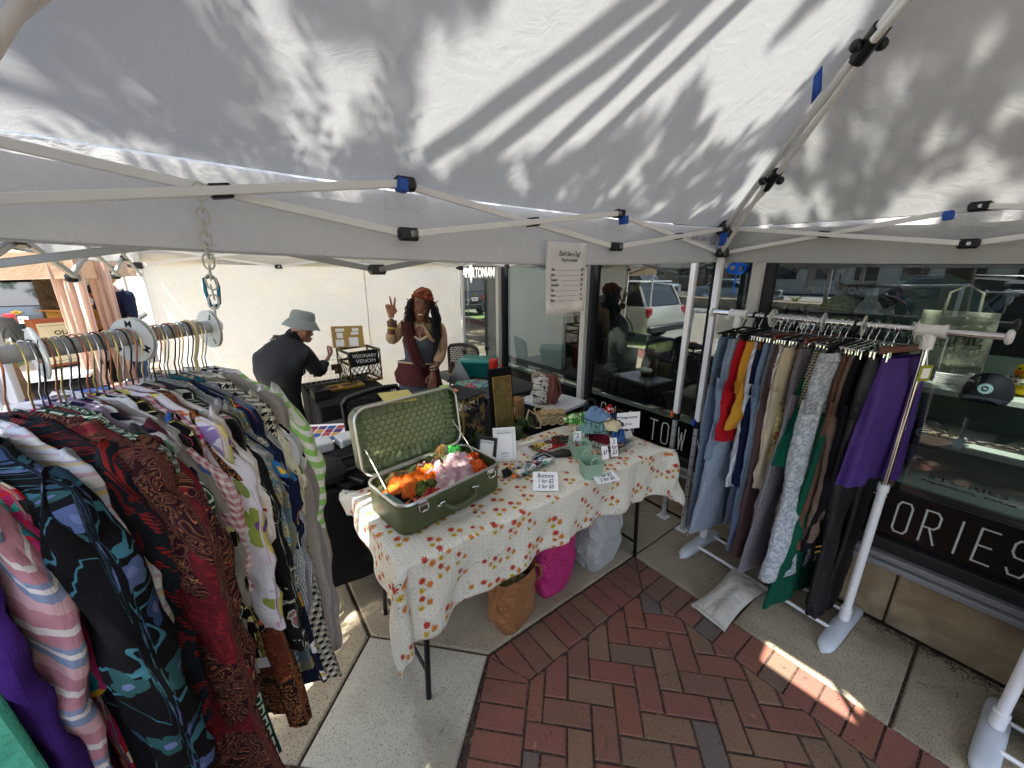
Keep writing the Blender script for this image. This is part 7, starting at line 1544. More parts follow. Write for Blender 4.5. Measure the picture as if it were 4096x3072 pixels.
hM = Matrix.Translation(J['head']) @ Euler((rad(2), rad(8), rad(6))).to_matrix().to_4x4()
mb = MB(); rg_ = []
for z, w, d, yo in ((-.122, .018, .02, -.045), (-.115, .034, .035, -.035), (-.095, .050, .055, -.022), (-.06, .062, .075, -.010), (-.02, .070, .086, 0), (.03, .074, .092, .004), (.07, .070, .088, .006), (.10, .056, .07, .006), (.12, .03, .04, .006), (.125, .006, .01, .006)): rg_.append([(w*math.cos(t_), yo+d*math.sin(t_), z) for t_ in [2*math.pi*i/20 for i in range(20)]])
mb.loft(rg_, M=hM); mb.loft([[(wx_, y, z) for wx_, y, z in r] for r in ([[(-.006, -.088, .02), (.006, -.088, .02), (.006, -.08, .02), (-.006, -.08, .02)], [(-.010, -.104, -.018), (.010, -.104, -.018), (.012, -.08, -.018), (-.012, -.08, -.018)], [(-.015, -.098, -.030), (.015, -.098, -.030), (.014, -.076, -.030), (-.014, -.076, -.030)]])], M=hM)
for s_ in (-1, 1): mb.ball((s_*.034, -.062, -.035), (.022, .02, .02), 10, M=hM)
part('head', mb, skin_d, wx)
ew, ed = fmat('eye_white', '#b9b2aa', .3), fmat('eye_dark', '#1a0f0a', .2)
for s_ in (-1, 1):
    mb = MB(); mb.ball((s_*.028, -.079, .010), (.0095, .006, .004), 10, M=hM); o = part('eye', mb, ew, wx); mb = MB(); mb.ball((s_*.028, -.0845, .010), (.0052, .003, .0042), 8, M=hM); mb.build('iris', ed, o)
    mb = MB(); mb.tube([hM @ Vector((s_*.012, -.088, .028)), hM @ Vector((s_*.03, -.089, .035)), hM @ Vector((s_*.048, -.078, .027))], .0028, 6); part('eyebrow', mb, ed, wx)
    mb = MB(); e0 = hM @ Vector((s_*.066, -.005, .0)); mb.loft([[tuple(e0+Vector((s_*x, y+yy_, z+zz_))) for yy_, zz_ in ((-.006, -.012*k), (.006, -.012*k), (.006, .014*k), (-.006, .014*k))] for x, y, z, k in ((0, 0, 0, 1.3), (.022, .006, .012, 1.0), (.045, .016, .030, .55), (.064, .024, .048, .1))]); part('pointed_ear', mb, fmat('ear_skin', '#7f4d38'), wx)
mb = MB(); mb.loft([[tuple(hM @ Vector((x, -.086+.35*x*x*4+ (0 if k == 0 else -.004), z+1.6*x*x))) for x in [(-.030+.06*i/8) for i in range(9)]] for k, z in ((0, -.052), (1, -.057), (1, -.066), (0, -.072))], close=False); part('lips', mb, fmat('lips', '#5a2620', .4), wx)
mb = MB(); mb.loft([[tuple(hM @ Vector((x, -.0925+.30*x*x*4, z+1.6*x*x))) for x in [(-.018+.036*i/8) for i in range(9)]] for z in (-.058, -.0645)], close=False); part('teeth', mb, fmat('teeth', '#d8d4c8', .3), wx, solid=.002)
mb = MB(); Rg = []
for z, w, d, yo in ((.045, .079, .098, .004), (.07, .083, .102, .008), (.10, .077, .094, .012), (.13, .058, .072, .016), (.142, .04, .05, .02), (.146, .004, .006, .02)): Rg.append([(w*math.cos(t_)*(1+.02*math.sin(t_*7+z*90)), yo+d*math.sin(t_), z+.006*math.sin(t_*3+z*50)) for t_ in [2*math.pi*i/28 for i in range(28)]])
ow = leafy('orange_wrap', '#753c26', ['#94634c', '#552518', '#a37a66'], 16, .5, .8); mb.loft(Rg, M=hM @ Matrix.Rotation(rad(-14), 4, 'X')); hw_ = part('head_wrap', mb, ow, wx)
mb = MB(); mb.tube([hM @ Vector((.081*math.cos(t_), .004+.099*math.sin(t_), .062+.012*math.sin(t_*2)-.014*math.sin(t_))) for t_ in [2*math.pi*i/24 for i in range(24)]], .011, 6, closed=True); mb.build('wrap_band', plain('rust_wrap', '#6b2e1a', .8, 0, .15, 40), hw_)
hr = fmat('black_hair', '#120c0b', .6, .2); rr2 = random.Random(5); mb = MB()
for k in range(140):
    s_ = -1 if k % 2 else 1; thin = rr2.uniform(.6, 1.15); a = rr2.uniform(.15, 1.0); f = rr2.uniform(0, 1)
    x0, y0 = s_*(.060+.02*rr2.random()), .055*(rr2.random()*2-1)+.015; p = hM @ Vector((x0, y0, .055-.03*f)); L_ = rr2.uniform(.24, .44) if s_ > 0 else rr2.uniform(.12, .32)
    pts = [p]; dx = s_*rr2.uniform(.01, .065); fy = rr2.uniform(-.085, .03)
    for j in range(1, 8): q = j/7; pts.append(p + Vector((dx*math.sin(min(1, q*1.6)*1.6)+.008*math.sin(q*9+k), fy*q+.01*math.sin(q*6+k*2), .015*math.sin(q*3) - L_*q)))
    mb.tube(pts, [(.0058-.0032*(j/7))*thin for j in range(8)], 5)
part('dreadlocks', mb, hr, wx)
mb = MB(); P = [hM @ Vector((.02, -.088, .07)), hM @ Vector((.045, -.09, .02)), hM @ Vector((.05, -.085, -.05)), hM @ Vector((.055, -.07, -.13))]; mb.tube(P, .004, 5); P2 = [p+Vector((.012, .004, 0)) for p in P]; mb.tube(P2, .004, 5); part('front_lock', mb, hr, wx)
# clothes
cream = fmat('cream_jersey', '#a3886a', .9); grey = plain('slate_grey_jersey', '#4b4d54', .9, 0, .12, 9, .3, 30); mar = plain('maroon_cloth', '#47201f', .9, 0, .3, 14, .6, 40)
E1 = skin('sleeves', [J['chest']+(.130, .098), (-.905, 3.27, 1.335, .062), (-.96, 3.215, 1.265, .055), J['elR']+(.050,), (-.985, 3.12, 1.285, .042), (-.615, 3.27, 1.315, .062), (-.60, 3.26, 1.20, .054), J['elL']+(.047,), (-.635, 3.165, 1.01, .038)], [(0, 1), (1, 2), (2, 3), (3, 4), (0, 5), (5, 6), (6, 7), (7, 8)], cream, wx, sub=2, disp=(.004, 14))
def torso_loft(rows, m, n=32, name='dress', amp=.004, sd=0):
    rings = []
    for k, (c, w, d) in enumerate(rows): rings.append([(c[0]+(w+amp*math.sin(5*t_+k*.7+sd))*math.cos(t_), c[1]+(d+amp*math.sin(7*t_+k+sd))*math.sin(t_), c[2]+.0*math.sin(t_)) for t_ in [2*math.pi*i/n for i in range(n)]])
    mb = MB(); mb.loft(rings, caps=(False, False)); return part(name, mb, m, wx, ang=180)
torso_loft([((-.765, 3.255, 1.30), .118, .085), ((-.768, 3.26, 1.26), .142, .108), ((-.775, 3.262, 1.20), .158, .132), ((-.785, 3.28, 1.12), .142, .118), ((-.80, 3.30, 1.04), .128, .105), ((-.82, 3.31, .96), .155, .122), ((-.83, 3.32, .88), .172, .138), ((-.835, 3.32, .70), .185, .155), ((-.84, 3.32, .40), .215, .19), ((-.84, 3.32, .10), .25, .22)], grey, sd=1)
for s_, x in ((-1, -.85), (1, -.665)): mb = MB(); mb.tube([(x, 3.175, 1.27), (x+.005, 3.22, 1.335), (x, 3.29, 1.345), (x, 3.34, 1.26)], .016, 8); part('dress_strap', mb, grey, wx)
mb = MB(); mb.tube([(-.80, 3.135, 1.245), (-.755, 3.135, 1.215), (-.70, 3.14, 1.245)], .010, 6); part('undershirt_edge', mb, fmat('cream_light', '#c4ab8e', .9), wx)
mb = MB(); mb.ball((-.752, 3.165, 1.275), (.055, .03, .055), 12); part('neckline_skin', mb, skin_d, wx)
rings = []
for k in range(9):
    q = k/8; z = 1.0-.0*q; rr3 = []
    for i in range(36): t_ = 2*math.pi*i/36; dr = (.20+.09*math.cos(t_)+.05*math.sin(2*t_))*q; w = .165+.05*q; rr3.append((-.825+w*math.cos(t_)+.006*math.sin(9*t_+k), 3.31+(.135+.045*q)*math.sin(t_), 1.0+.02*math.cos(t_+2)-dr))
    rings.append(rr3)
mb = MB(); mb.loft(rings, caps=(False, False)); hwp = part('hip_wrap', mb, mar, wx, ang=180)
mb = MB(); mb.tube([(-.825+.172*math.cos(t_), 3.31+.142*math.sin(t_), .985+.03*math.cos(t_+2)) for t_ in [2*math.pi*i/28 for i in range(28)]], .009, 6, closed=True); part('shell_belt', mb, fmat('shell_cream', '#a5947a', .6, .3), wx)
mb = MB()
for o_, L_, w_ in ((0, .44, .048), (.018, .38, .036)): 
    mb.grid(lambda u, v: (-.835+o_+(u-.5)*w_*2*(1-.3*v)+.10*v*v-.02, 3.145-.035*math.sin(u*math.pi)-.015*math.sin(v*2.4)-.006*math.sin(u*18), 1.375-L_*v-.02*u), 12, 16)
mb.tube([(-.86, 3.17, 1.35), (-.875, 3.25, 1.385), (-.80, 3.32, 1.385), (-.70, 3.30, 1.365), (-.66, 3.22, 1.33)], .022, 8); part('maroon_scarf', mb, mar, wx, ang=180, solid=.004)
mb = MB(); mb.tube([(-.745+.052*math.cos(t_), 3.235+.052*math.sin(t_), 1.355-.018*math.cos(t_+1.5)) for t_ in [2*math.pi*i/18 for i in range(18)]], .007, 6, closed=True); part('choker', mb, fmat('choker_cream', '#c4ad7c', .5), wx)
mb = MB(); mb.tube([(-.785, 3.165, 1.34), (-.75, 3.130, 1.26), (-.72, 3.15, 1.34)], .002, 5); mb.tube([(-.75, 3.13, 1.26), (-.752, 3.128, 1.23)], .003, 5); part('necklace', mb, M_chrome, wx)
# raised hand: two fingers up
def hand(mb, wr, up, side, fwd, curl):
    """wr wrist, up = towards the fingertips, side = towards the thumb"""
    wr, up, side, fwd = Vector(wr), Vector(up).normalized(), Vector(side).normalized(), Vector(fwd).normalized()
    pal = []
    for q, w, t_ in ((-.01, .020, .017), (.02, .026, .016), (.05, .036, .014), (.082, .038, .012), (.09, .03, .008)): c = wr+up*q; pal.append([tuple(c+side*w*math.cos(a)+fwd*t_*math.sin(a)) for a in [2*math.pi*i/14 for i in range(14)]])
    mb.loft(pal); fs = [(.027, .070, .0088), (.009, .078, .0092), (-.009, .072, .0086), (-.026, .056, .0075)]
    for k, (o_, L_, r_) in enumerate(fs):
        b = wr+up*.082+side*o_; sp = side*(o_*curl[k][1]); c = curl[k][0]
        d1 = up*math.cos(c*.9)+fwd*math.sin(c*.9)+sp; d2 = up*math.cos(c*1.9)+fwd*math.sin(c*1.9)+sp; d3 = up*math.cos(c*2.8)+fwd*math.sin(c*2.8)+sp
        finger(mb, b, (d1, d2, d3), (L_*.45, L_*.30, L_*.25), r_)
    tb0 = wr+up*.025+side*.024; finger(mb, tb0, (up*.6+side*.6+fwd*.3, up*.8+side*curl[4]+fwd*.6, up*.9+side*(curl[4]-.5)+fwd*.7), (.032, .028, .022), .0105)
mb = MB(); hand(mb, (-.955, 3.07, 1.415), (.04, -.05, 1), (1, .1, 0), (0, -1, 0), [(0.05, 7.0), (0.05, -14.0), (1.25, 0), (1.3, 0), -.3]); part('raised_hand', mb, fmat('palm_skin', '#8a5a42'), wx)
mb = MB(); hand(mb, (-.66, 3.11, .945), (-.05, -.25, -1), (-1, -.1, 0), (0, -1, .2), [(.35, .3), (.4, .2), (.45, .2), (.5, .2), .1]); part('lower_hand', mb, skin_d, wx)
for c, zs_, cols_ in (((-.955, 3.075), (1.34, 1.35, 1.362, 1.375), ('#5a2f24', '#3c2a22', '#6d3b2c', '#4a2c24')), ((-.957, 3.085), (1.322, 1.328), ('#a9a12a', '#b5ad2a'))):
    for z, cc in zip(zs_, cols_): mb = MB(); mb.tube([(c[0]+.035*math.cos(q), c[1]+.033*math.sin(q), z+.004*math.cos(q*1+z*40)) for q in [2*math.pi*i/18 for i in range(18)]], .0052, 6, closed=True); part('bracelet', mb, fmat('brace_'+cc[1:], cc, .5), wx)
for z, cc in ((.975, '#8f8468'), (.985, '#5a2f24'), (1.0, '#9b8d70')): mb = MB(); mb.tube([(-.652+.034*math.cos(q), 3.13+.034*math.sin(q), z+.008*math.cos(q)) for q in [2*math.pi*i/18 for i in range(18)]], .005, 6, closed=True); part('bracelet', mb, fmat('brace_'+cc[1:], cc, .5), wx)
mb = MB()
for s_ in (-1, 1): mb.tube([hM @ Vector((s_*.072, -.01, -.03)), hM @ Vector((s_*.076, -.014, -.055))], .003, 5)
part('earrings', mb, M_chrome, wx)
# ---- hat wearer, back turned, leaning over the table
hl = thing('person', 'person in grey green bucket hat and dark jacket leaning over the jewellery table', 'person')
O_ = Vector((-1.93, 3.10, 0)); pt = lambda x, y, z: (O_.x+x, O_.y+y, z); pale = fmat('light_skin', '#a8755c')
jk = plain('black_nylon_jacket', '#1b1c20', .72, 0, .3, 10, 1.0, 14); jn = fmat('dark_trousers', '#15171c', .9)
joints = [pt(-.06, .02, .86)+(.15, .12), pt(-.04, .04, 1.0)+(.15, .12), pt(0, .10, 1.14)+(.17, .12), pt(.06, .17, 1.20)+(.055,), pt(.09, .20, 1.25)+(.05,), pt(-.15, .10, 1.10)+(.075,), pt(-.20, .20, .90)+(.052,), pt(.0, .40, .86)+(.04,), pt(.15, .13, 1.08)+(.075,), pt(.18, .27, .88)+(.056,), pt(.19, .40, .96)+(.038,), pt(-.16, .02, .48)+(.075,), pt(-.16, .0, .08)+(.05,), pt(.08, .02, .48)+(.075,), pt(.08, 0, .08)+(.05,), pt(-.16, .10, .04)+(.04,), pt(.08, .10, .04)+(.04,)]
bn = [(0, 1), (1, 2), (2, 3), (3, 4), (2, 5), (5, 6), (6, 7), (2, 8), (8, 9), (9, 10), (0, 11), (11, 12), (0, 13), (13, 14), (12, 15), (14, 16)]
skin('body', joints, bn, jn, hl, sub=2)
jj = [(j[0], j[1], j[2]) + tuple(r*1.17 for r in j[3:]) for j in joints[:11]]; jj[0] = pt(-.07, .02, .80)+(.21, .17); jj[1] = pt(-.05, .04, .96)+(.20, .17); jj[2] = pt(-.02, .08, 1.10)+(.205, .155); jj[3] = jj[3][:3]+(.085,); jj[4] = tuple(Vector(jj[4][:3])*.35+Vector(jj[3][:3])*.65)+(.052,)
skin('jacket', jj, bn[:10], jk, hl, sub=3, disp=(.009, 7))
hh = Matrix.Translation(pt(.10, .24, 1.265)) @ Euler((rad(-14), rad(4), rad(-38))).to_matrix().to_4x4()
mb = MB(); mb.ball((0, 0, 0), (.072, .09, .105), 18, M=hh); mb.ball((0, .088, -.02), (.012, .02, .018), 8, M=hh); mb.ball((0, .06, -.07), (.035, .035, .03), 10, M=hh); part('head', mb, pale, hl)
for s_ in (-1, 1): mb = MB(); mb.ball((s_*.073, .0, -.01), (.009, .018, .028), 8, M=hh); part('ear', mb, pale, hl); mb = MB(); mb.ball((s_*.026, .083, .01), (.010, .006, .006), 8, M=hh); part('eye', mb, ed, hl)
mb = MB(); mb.box((0, .092, -.055), (.04, .008, .008), M=hh, bev=.002); part('mouth', mb, fmat('lips_pale', '#8a4a42'), hl)
hc = G('bucket_hat_cloth', .9); hc.col(hc.vary('#757d7c', .12, 25)); hc.bump(hc.noise(160, 3), .5, .003)
mb = MB(); prof = [(.142, -.012), (.140, -.006), (.122, .022), (.104, .050), (.098, .056), (.095, .062), (.090, .105), (.082, .128), (.060, .136), (.0, .138)]
mb.loft([[(r*math.cos(t_)*(1+.015*math.sin(t_*5+z*60)), r*1.08*math.sin(t_), z+.006*math.sin(t_*3)*(r > .1)) for t_ in [2*math.pi*i/36 for i in range(36)]] for r, z in prof], M=hh @ Matrix.Translation((0, -.005, .035)), caps=(False, True)); part('bucket_hat', mb, hc.m, hl, ang=180)
mb = MB(); rr4 = random.Random(3)
for k in range(60):
    p = hh @ Vector((rr4.uniform(-.065, .065), -.05-.03*rr4.random(), -.01)); mb.tube([p, p+Vector((rr4.uniform(-.03, -.05), -.03, -.05)), p+Vector((rr4.uniform(-.14, -.07), -.03, -.075+.03*rr4.random())), p+Vector((rr4.uniform(-.19, -.10), -.02, -.085))], [.006, .006, .004, .001], 5)
mb.ball(hh @ Vector((0, -.035, -.02)), (.07, .055, .06), 12); part('dark_hair', mb, fmat('dark_brown_hair', '#1b1411', .7, .2), hl)
mb = MB(); hand(mb, pt(.20, .42, .97), (.55, .1, .75), (-.4, 1, .2), (-.5, -.3, .2), [(.55, .2), (.6, .2), (.7, .2), (.8, .2), .2]); part('hand', mb, pale, hl)
mb = MB(); hand(mb, pt(.02, .43, .86), (.9, .4, .2), (0, .3, 1), (0, 1, 0), [(.5, .2), (.6, .2), (.7, .2), (.8, .2), .2]); part('hand', mb, pale, hl)
mb = MB(); mb.tube([pt(.225, .41, 1.0), pt(.23, .395, 1.09), pt(.232, .39, 1.105)], [.006, .006, .003], 6); part('held_pen', mb, fmat('wood_tan', '#a58a6a'), hl)
mb = MB(); mb.tube([(pt(.192, .40, .955)[0]+.036*math.cos(q), pt(0, .40, 0)[1]+.034*math.sin(q), .955+.02*math.cos(q)) for q in [2*math.pi*i/16 for i in range(16)]], .006, 6, closed=True); part('cuff_stripe', mb, fmat('cuff_grey', '#8d8f90', .8), hl)
# ---- people in the tan tents
def far_person(loc, rz, lab, top, low, H=1.72, hair='#15110f', skn=None, cap_=None, arm=.0, back=None):
    t = thing('person', lab, 'person', loc, rz); k = H/1.72; s_ = skn or pale; P = lambda x, y, z, *r: (x*k, y*k, z*k)+tuple(q*k for q in r)
    js = [P(0, 0, .95, .11, .08), P(0, 0, 1.12, .10, .075), P(0, 0, 1.32, .12, .08), P(0, .01, 1.44, .05), P(0, .015, 1.50, .05), P(-.20, 0, 1.38, .06), P(-.25, .03+arm*.5, 1.12, .045), P(-.18, .15+arm, 1.02+arm, .03), P(.20, 0, 1.38, .06), P(.25, .03+arm*.5, 1.12, .045), P(.18, .15+arm, 1.02+arm, .03), P(-.10, 0, .50, .07), P(-.11, 0, .08, .045), P(.10, 0, .50, .07), P(.11, 0, .08, .045), P(-.11, .11, .03, .035), P(.11, .11, .03, .035)]
    skin('body', js, bn, s_, t, sub=1)
    sc_ = lambda js_, f: [(j[0], j[1], j[2])+tuple(r*f for r in j[3:]) for j in js_]
    up = sc_(js[:11], 1.25); up[0] = P(0, 0, .90, .17, .13); up[1] = P(0, 0, 1.12, .165, .125); up[2] = P(0, 0, 1.30, .18, .12); up[7] = tuple(Vector(js[6][:3])*.8+Vector(js[7][:3])*.2)+(.045*k,); up[10] = tuple(Vector(js[9][:3])*.8+Vector(js[10][:3])*.2)+(.045*k,); up[4] = tuple(js[3][:3])+(.055*k,); up[3] = (0, 0, 1.40*k, .08*k)
    skin('shirt', up, bn[:10], top, t, sub=1)
    lo = sc_([js[0]]+js[11:15], 1.3); skin('trousers', lo, [(0, 1), (1, 2), (0, 3), (3, 4)], low, t, sub=1)
    mb = MB(); mb.ball((0, .02*k, 1.61*k), (.075*k, .092*k, .112*k), 14); mb.ball((0, .11*k, 1.60*k), (.012, .016, .016), 8); part('head', mb, s_, t)
    mb = MB(); mb.ball((0, .0, 1.64*k), (.083*k, .092*k, .095*k), 14); part('hair' if not cap_ else 'cap', mb, fmat('far_'+(cap_ or hair)[1:], cap_ or hair, .8), t)
    for sg in (-1, 1): mb = MB(); hand(mb, P(sg*.18, .15+arm, 1.02+arm), (-sg*.3, 1, .1), (0, .1, 1), (-sg, 0, 0), [(.4, .2)]*4+[.1]); part('hand', mb, s_, t)
    if back:
        for i, b_ in enumerate(back): text('shirt_print', b_, .07, plain('grey_print', '#8d8d8a', .8), t, (0, -.135*k, 1.32*k-i*.1), (rad(90), 0, 0), shear=.2)
    return t
nav, blk_, jns = cloth('t_navy', '#131a30'), cloth('t_black', '#0d0d10'), cloth('t_jeans', '#2e3e55')
far_person(tuple(AB(-7.1, -1.05, 0)), WALLROT+math.pi/2+2.3, 'person in a navy t-shirt and jeans with back turned by the white side wall', nav, jns, 1.84)
far_person(tuple(AB(-7.65, -1.30, 0)), WALLROT+math.pi/2+.7, 'person in black shirt and black beanie holding a parcel in the tan tent', blk_, blk_, 1.60, cap_='#0f0f11', skn=fmat('mid_skin', '#7c4a34'), back=['Craty', 'Kers'])
# ------------------------------------------------------------------ tan tent contents
def carton(loc, rz, lab, w, d, h, c='#a3793f', lines=None, flaps=False):
    t = thing('cardboard_box', lab, 'box', loc, rz); m = plain('carton_'+c[1:], c, .85, 0, .12)
    mb = MB(); mb.box((0, 0, h/2), (w, d, h), bev=.003); part('box_body', mb, m, t, smooth=False)
    if flaps:
        for s_ in (-1, 1): mb = MB(); mb.box((s_*(w/2+.05), 0, h+.02), (.12, d, .004), M=None); part('flap', mb, m, t, smooth=False)
    if lines:
        mb = MB(); mb.box((0, -d/2-.002, h/2), (w*.9, .002, h*.88)); part('printed_face', mb, plain('cream_print', '#b9ad8c', .8), t, smooth=False)
        mb = MB(); [mb.box((0, -d/2-.004, z), (w*.84, .001, .003)) for z in (h*.88, h*.12)]; part('print_border', mb, M_ink, t, smooth=False)
        for s_, z, sz in lines: text('printed_word', s_, sz, M_ink, t, (0, -d/2-.0045, z), (rad(90), 0, 0), weight=.001)
    return t
facing = lambda p: math.atan2(p[1], p[0]) - math.pi/2
p_ = AB(-6.46, -1.47, .76); carton(tuple(p_), facing(p_)+.2, 'cream printed carton lettered Old Forester behind the rail', .40, .3, .50, '#8a4a2c', [('OLD', .36, .07), ('FORESTER', .28, .07)])
p_ = AB(-7.24, -1.44, 1.04); carton(tuple(p_), facing(p_)+.6, 'open brown cardboard box held in the tan tent', .42, .32, .25, '#b07f3c', None, True)
tt = thing('trestle_table', 'black clothed table in the tan tent', 'table', tuple(AB(-6.6, -1.55, 0)), WALLROT)
mb = MB(); mb.box((0, 0, .72), (1.7, .7, .03)); part('table_top', mb, plain('pale_top', '#9a9a98', .5), tt, smooth=False)
mb = MB(); mb.box((0, 0, .40), (1.66, .66, .60), bev=.02); part('table_skirt', mb, M_blackcloth, tt)
for x in (-.75, .75): mb = MB(); mb.tube([(x, -.3, 0), (x, -.3, .7)], .012, 6); part('leg', mb, M_blacksteel, tt)
# wooden post at the far left and a dark jacket on a stand
wp_ = thing('wooden_board', 'weathered brown wooden board leaning at the left edge', 'board', (-2.62, 2.0, 0), .5)
mb = MB(); mb.tube([(.10, 0, 0), (-.12, .1, 1.58)], .028, 4); wdm = G('brown_wood', .7); wdm.col(wdm.ramp(wdm.noise(6, 5, dist=3), [(.3, '#3b2716'), (.7, '#6b4a2a')])); part('plank', mb, wdm.m, wp_)
# ------------------------------------------------------------------ trees
bark = G('bark', .95); bark.col(bark.ramp(bark.noise(14, 6, dist=1), [(.3, '#2b241d'), (.7, '#574a3c')])); bark.bump(bark.noise(22, 6, dist=1.5), 1.0, .03)
leafm = G('locust_leaf', .6); leafm.col(leafm.ramp(leafm.noise(3, 3), [(.3, '#3c5a22'), (.7, '#6d8a35')])); leafm.trans(.35)
def leaf_quads(mb, p, d, l, w, rr):
    s_ = d.cross(Vector((rr.uniform(-1, 1), rr.uniform(-1, 1), 1))).normalized()*w; mb.add([p, p+d*l*.45+s_, p+d*l, p+d*l*.45-s_], [(0, 1, 2, 3)])
def twig(mb, c, rr, n=16, L=.32, ll=.055, lw=.011, tw=None):
    """one compound leaf spray: a thin stalk with paired leaflets"""
    d = Vector((rr.uniform(-1, 1), rr.uniform(-1, 1), rr.uniform(-.5, .1))).normalized(); s_ = d.cross(Vector((0, 0, 1))).normalized()
    for k in range(n):
        q = k/n; p = c+d*L*q+Vector((0, 0, -.12*L*q*q)); sg = 1 if k % 2 else -1; e = (s_*sg+d*.5+Vector((0, 0, rr.uniform(-.4, .4)))).normalized(); leaf_quads(mb, p, e, ll*rr.uniform(.7, 1.2), lw*rr.uniform(.8, 1.3), rr)
    if tw is not None: tw.tube([c, c+d*L], .003, 3)
def tree(name, lab, base, trunk_h, r, crown, nclump, per, seed, spread, ll=.06, grp=None, limbs=6):
    rr = random.Random(seed); t = thing(name, lab, 'tree', base, 0, grp); B = Vector(base)
    mb = MB(); mb.tube([(0, 0, -.05), (.04, .02, trunk_h*.3), (-.03, .05, trunk_h*.7), (.05, 0, trunk_h)], [r*1.25, r, r*.85, r*.7], 14); cs_ = []
    for k in range(limbs):
        a = 2*math.pi*k/limbs+rr.uniform(-.3, .3); e = Vector((math.cos(a)*spread*.7, math.sin(a)*spread*.7, trunk_h+rr.uniform(.4, 1)*spread)) + Vector(crown)*.6
        m_ = Vector((math.cos(a)*spread*.25, math.sin(a)*spread*.25, trunk_h+spread*.35)) + Vector(crown)*.25; mb.tube([(0, 0, trunk_h*.9), m_, e], [r*.55, r*.3, r*.08], 8); cs_ += [m_, e, (m_+e)/2]
    part('trunk', mb, bark.m, t)
    mb = MB(); tw = MB()
    for k in range(nclump):
        c0 = rr.choice(cs_); c = c0 + Vector((rr.gauss(0, spread*.33), rr.gauss(0, spread*.33), rr.gauss(0, spread*.22)))
        for j in range(per): twig(mb, c+Vector((rr.gauss(0, .16), rr.gauss(0, .16), rr.gauss(0, .12))), rr, 12, .3, ll, ll*.2, tw)
    part('crown', mb, leafm.m, t, smooth=False); o = part('twigs', tw, bark.m, t); return t
# street tree whose crown shades the canopy: clumps are laid where the canopy shows shade
rr = random.Random(11); st_ = thing('shade_tree', 'street tree whose crown reaches over the white canopy', 'tree', tuple(AB(-.6, -2.45, 0)), 0); B_ = AB(-.6, -2.45, 0)
mb = MB(); mb.tube([(0, 0, -.05), (.05, .03, 1.2), (-.02, .1, 2.6), (.05, .15, 3.6)], [.17, .135, .12, .10], 14)
spots = []
def up(a, b, zc, h):     # point h metres up-sun of canopy point (a, b, zc)
    return AB(a, b, zc) - SUN/(-SUN.z)*h*1.0
def canz(a, b): return 2.0+1.07*(1-max(abs(a-.264)/1.426, abs(b-.958)/1.426))
tw = MB(); lf_ = MB(); tips = []
def clear(a, b):         # no leaves on the sun path through the added roof gap
    if .15 < a < .85 and .40 < b < .90: return True            # around the added roof gap
    return False
OPEN = [(180, 190, 190, 70), (880, 70, 110, 80), (470, 342, 110, 16), (250, 312, 80, 12), (690, 300, 110, 26), (560, 300, 40, 30), (1750, 230, 44, 30), (1730, 362, 50, 34), (1880, 345, 36, 42), (1851, 262, 34, 34), (1716, 345, 40, 30), (1786, 325, 36, 38), (2076, 335, 60, 30), (1976, 337, 40, 28), (2191, 290, 32, 30), (1416, 338, 42, 28), (1491, 372, 36, 30), (1946, 238, 36, 30), (1600, 185, 34, 60), (1680, 95, 30, 60), (1730, 60, 24, 60), (1660, 440, 120, 26), (2140, 402, 130, 22), (1306, 392, 60, 22), (1531, 468, 60, 18), (1840, 130, 26, 70), (2060, 80, 70, 40), (2150, 180, 50, 40), (1380, 420, 50, 20), (1950, 450, 130, 16)]
BEAM = ((1012, -20, 800, 330), (1690, -20, 1290, 320))
def pxof(q):
    P_ = rad(16.17); f = q.y*math.cos(P_)-(q.z-1.75)*math.sin(P_)
    if f < .05: return None
    return 1106+q.x/f*831, 829.5-(q.y*math.sin(P_)+(q.z-1.75)*math.cos(P_))/f*831
def open_at(q, gr=1.0):
    p = pxof(q)
    if not p: return False
    x, y = p
    for cx, cy, rx, ry in OPEN:
        if ((x-cx)/(rx*gr))**2+((y-cy)/(ry*gr))**2 < 1: return True
    xl = 1012+(y+20)*(800-1012)/350; xr = 1690+(y+20)*(1290-1690)/340
    return xl-20 < x < xr+10 and y < 345
def cast(h0, h1, m, n_, L_, ll_, lw_, cond, cap_):
    k = 0; tries = 0
    while k < cap_ and tries < cap_*12:
        tries += 1; a, b = rr.uniform(-2.3, 2.2), rr.uniform(-1.5, 2.8)
        ins = -1.16 < a < 1.69 and -.47 < b < 2.38; q = AB(a, b, canz(a, b) if ins else 2.0)
        if clear(a, b) or not cond(a, b, q): continue
        c = up(a, b, q.z, rr.uniform(h0, h1)); twig(lf_, c, rr, n_, L_, ll_, lw_, tw); k += 1
        if rr.random() < .15: tips.append(c)
def low_ok(a, b, q):
    p = pxof(q); 
    if not p: return a < -.2 and rr.random() < .2
    x, y = p; return (x < 860 and 90 < y < 400 and not open_at(q, .8) and fbm(a*2.2+4, b*2.2, 2) > -.12) 
def high_ok(a, b, q):
    p = pxof(q)
    if b < -.25: return fbm(a*3.2+3, b*3.2, 7, 3) > .20 if -2.1 < a < -1.02 else True
    if -1.43 < a < -1.15: return b > .42
    if not p: return fbm(a*1.2+9, b*1.2+2, 5, 3) > -.05
    x, y = p
    if open_at(q, 1.3): return False
    if x < 800: return fbm(a*1.6+9, b*1.6+2, 5, 3) > (-.16 if y < 340 else -.5)
    return fbm(a*1.6+1, b*1.6+2, 5, 3) > (-.30 if x < 1480 else -.13)
cast(1.3, 2.6, None, 18, .26, .034, .0085, low_ok, 430)
cast(3.2, 5.5, None, 8, .10, .062, .022, high_ok, 3900)
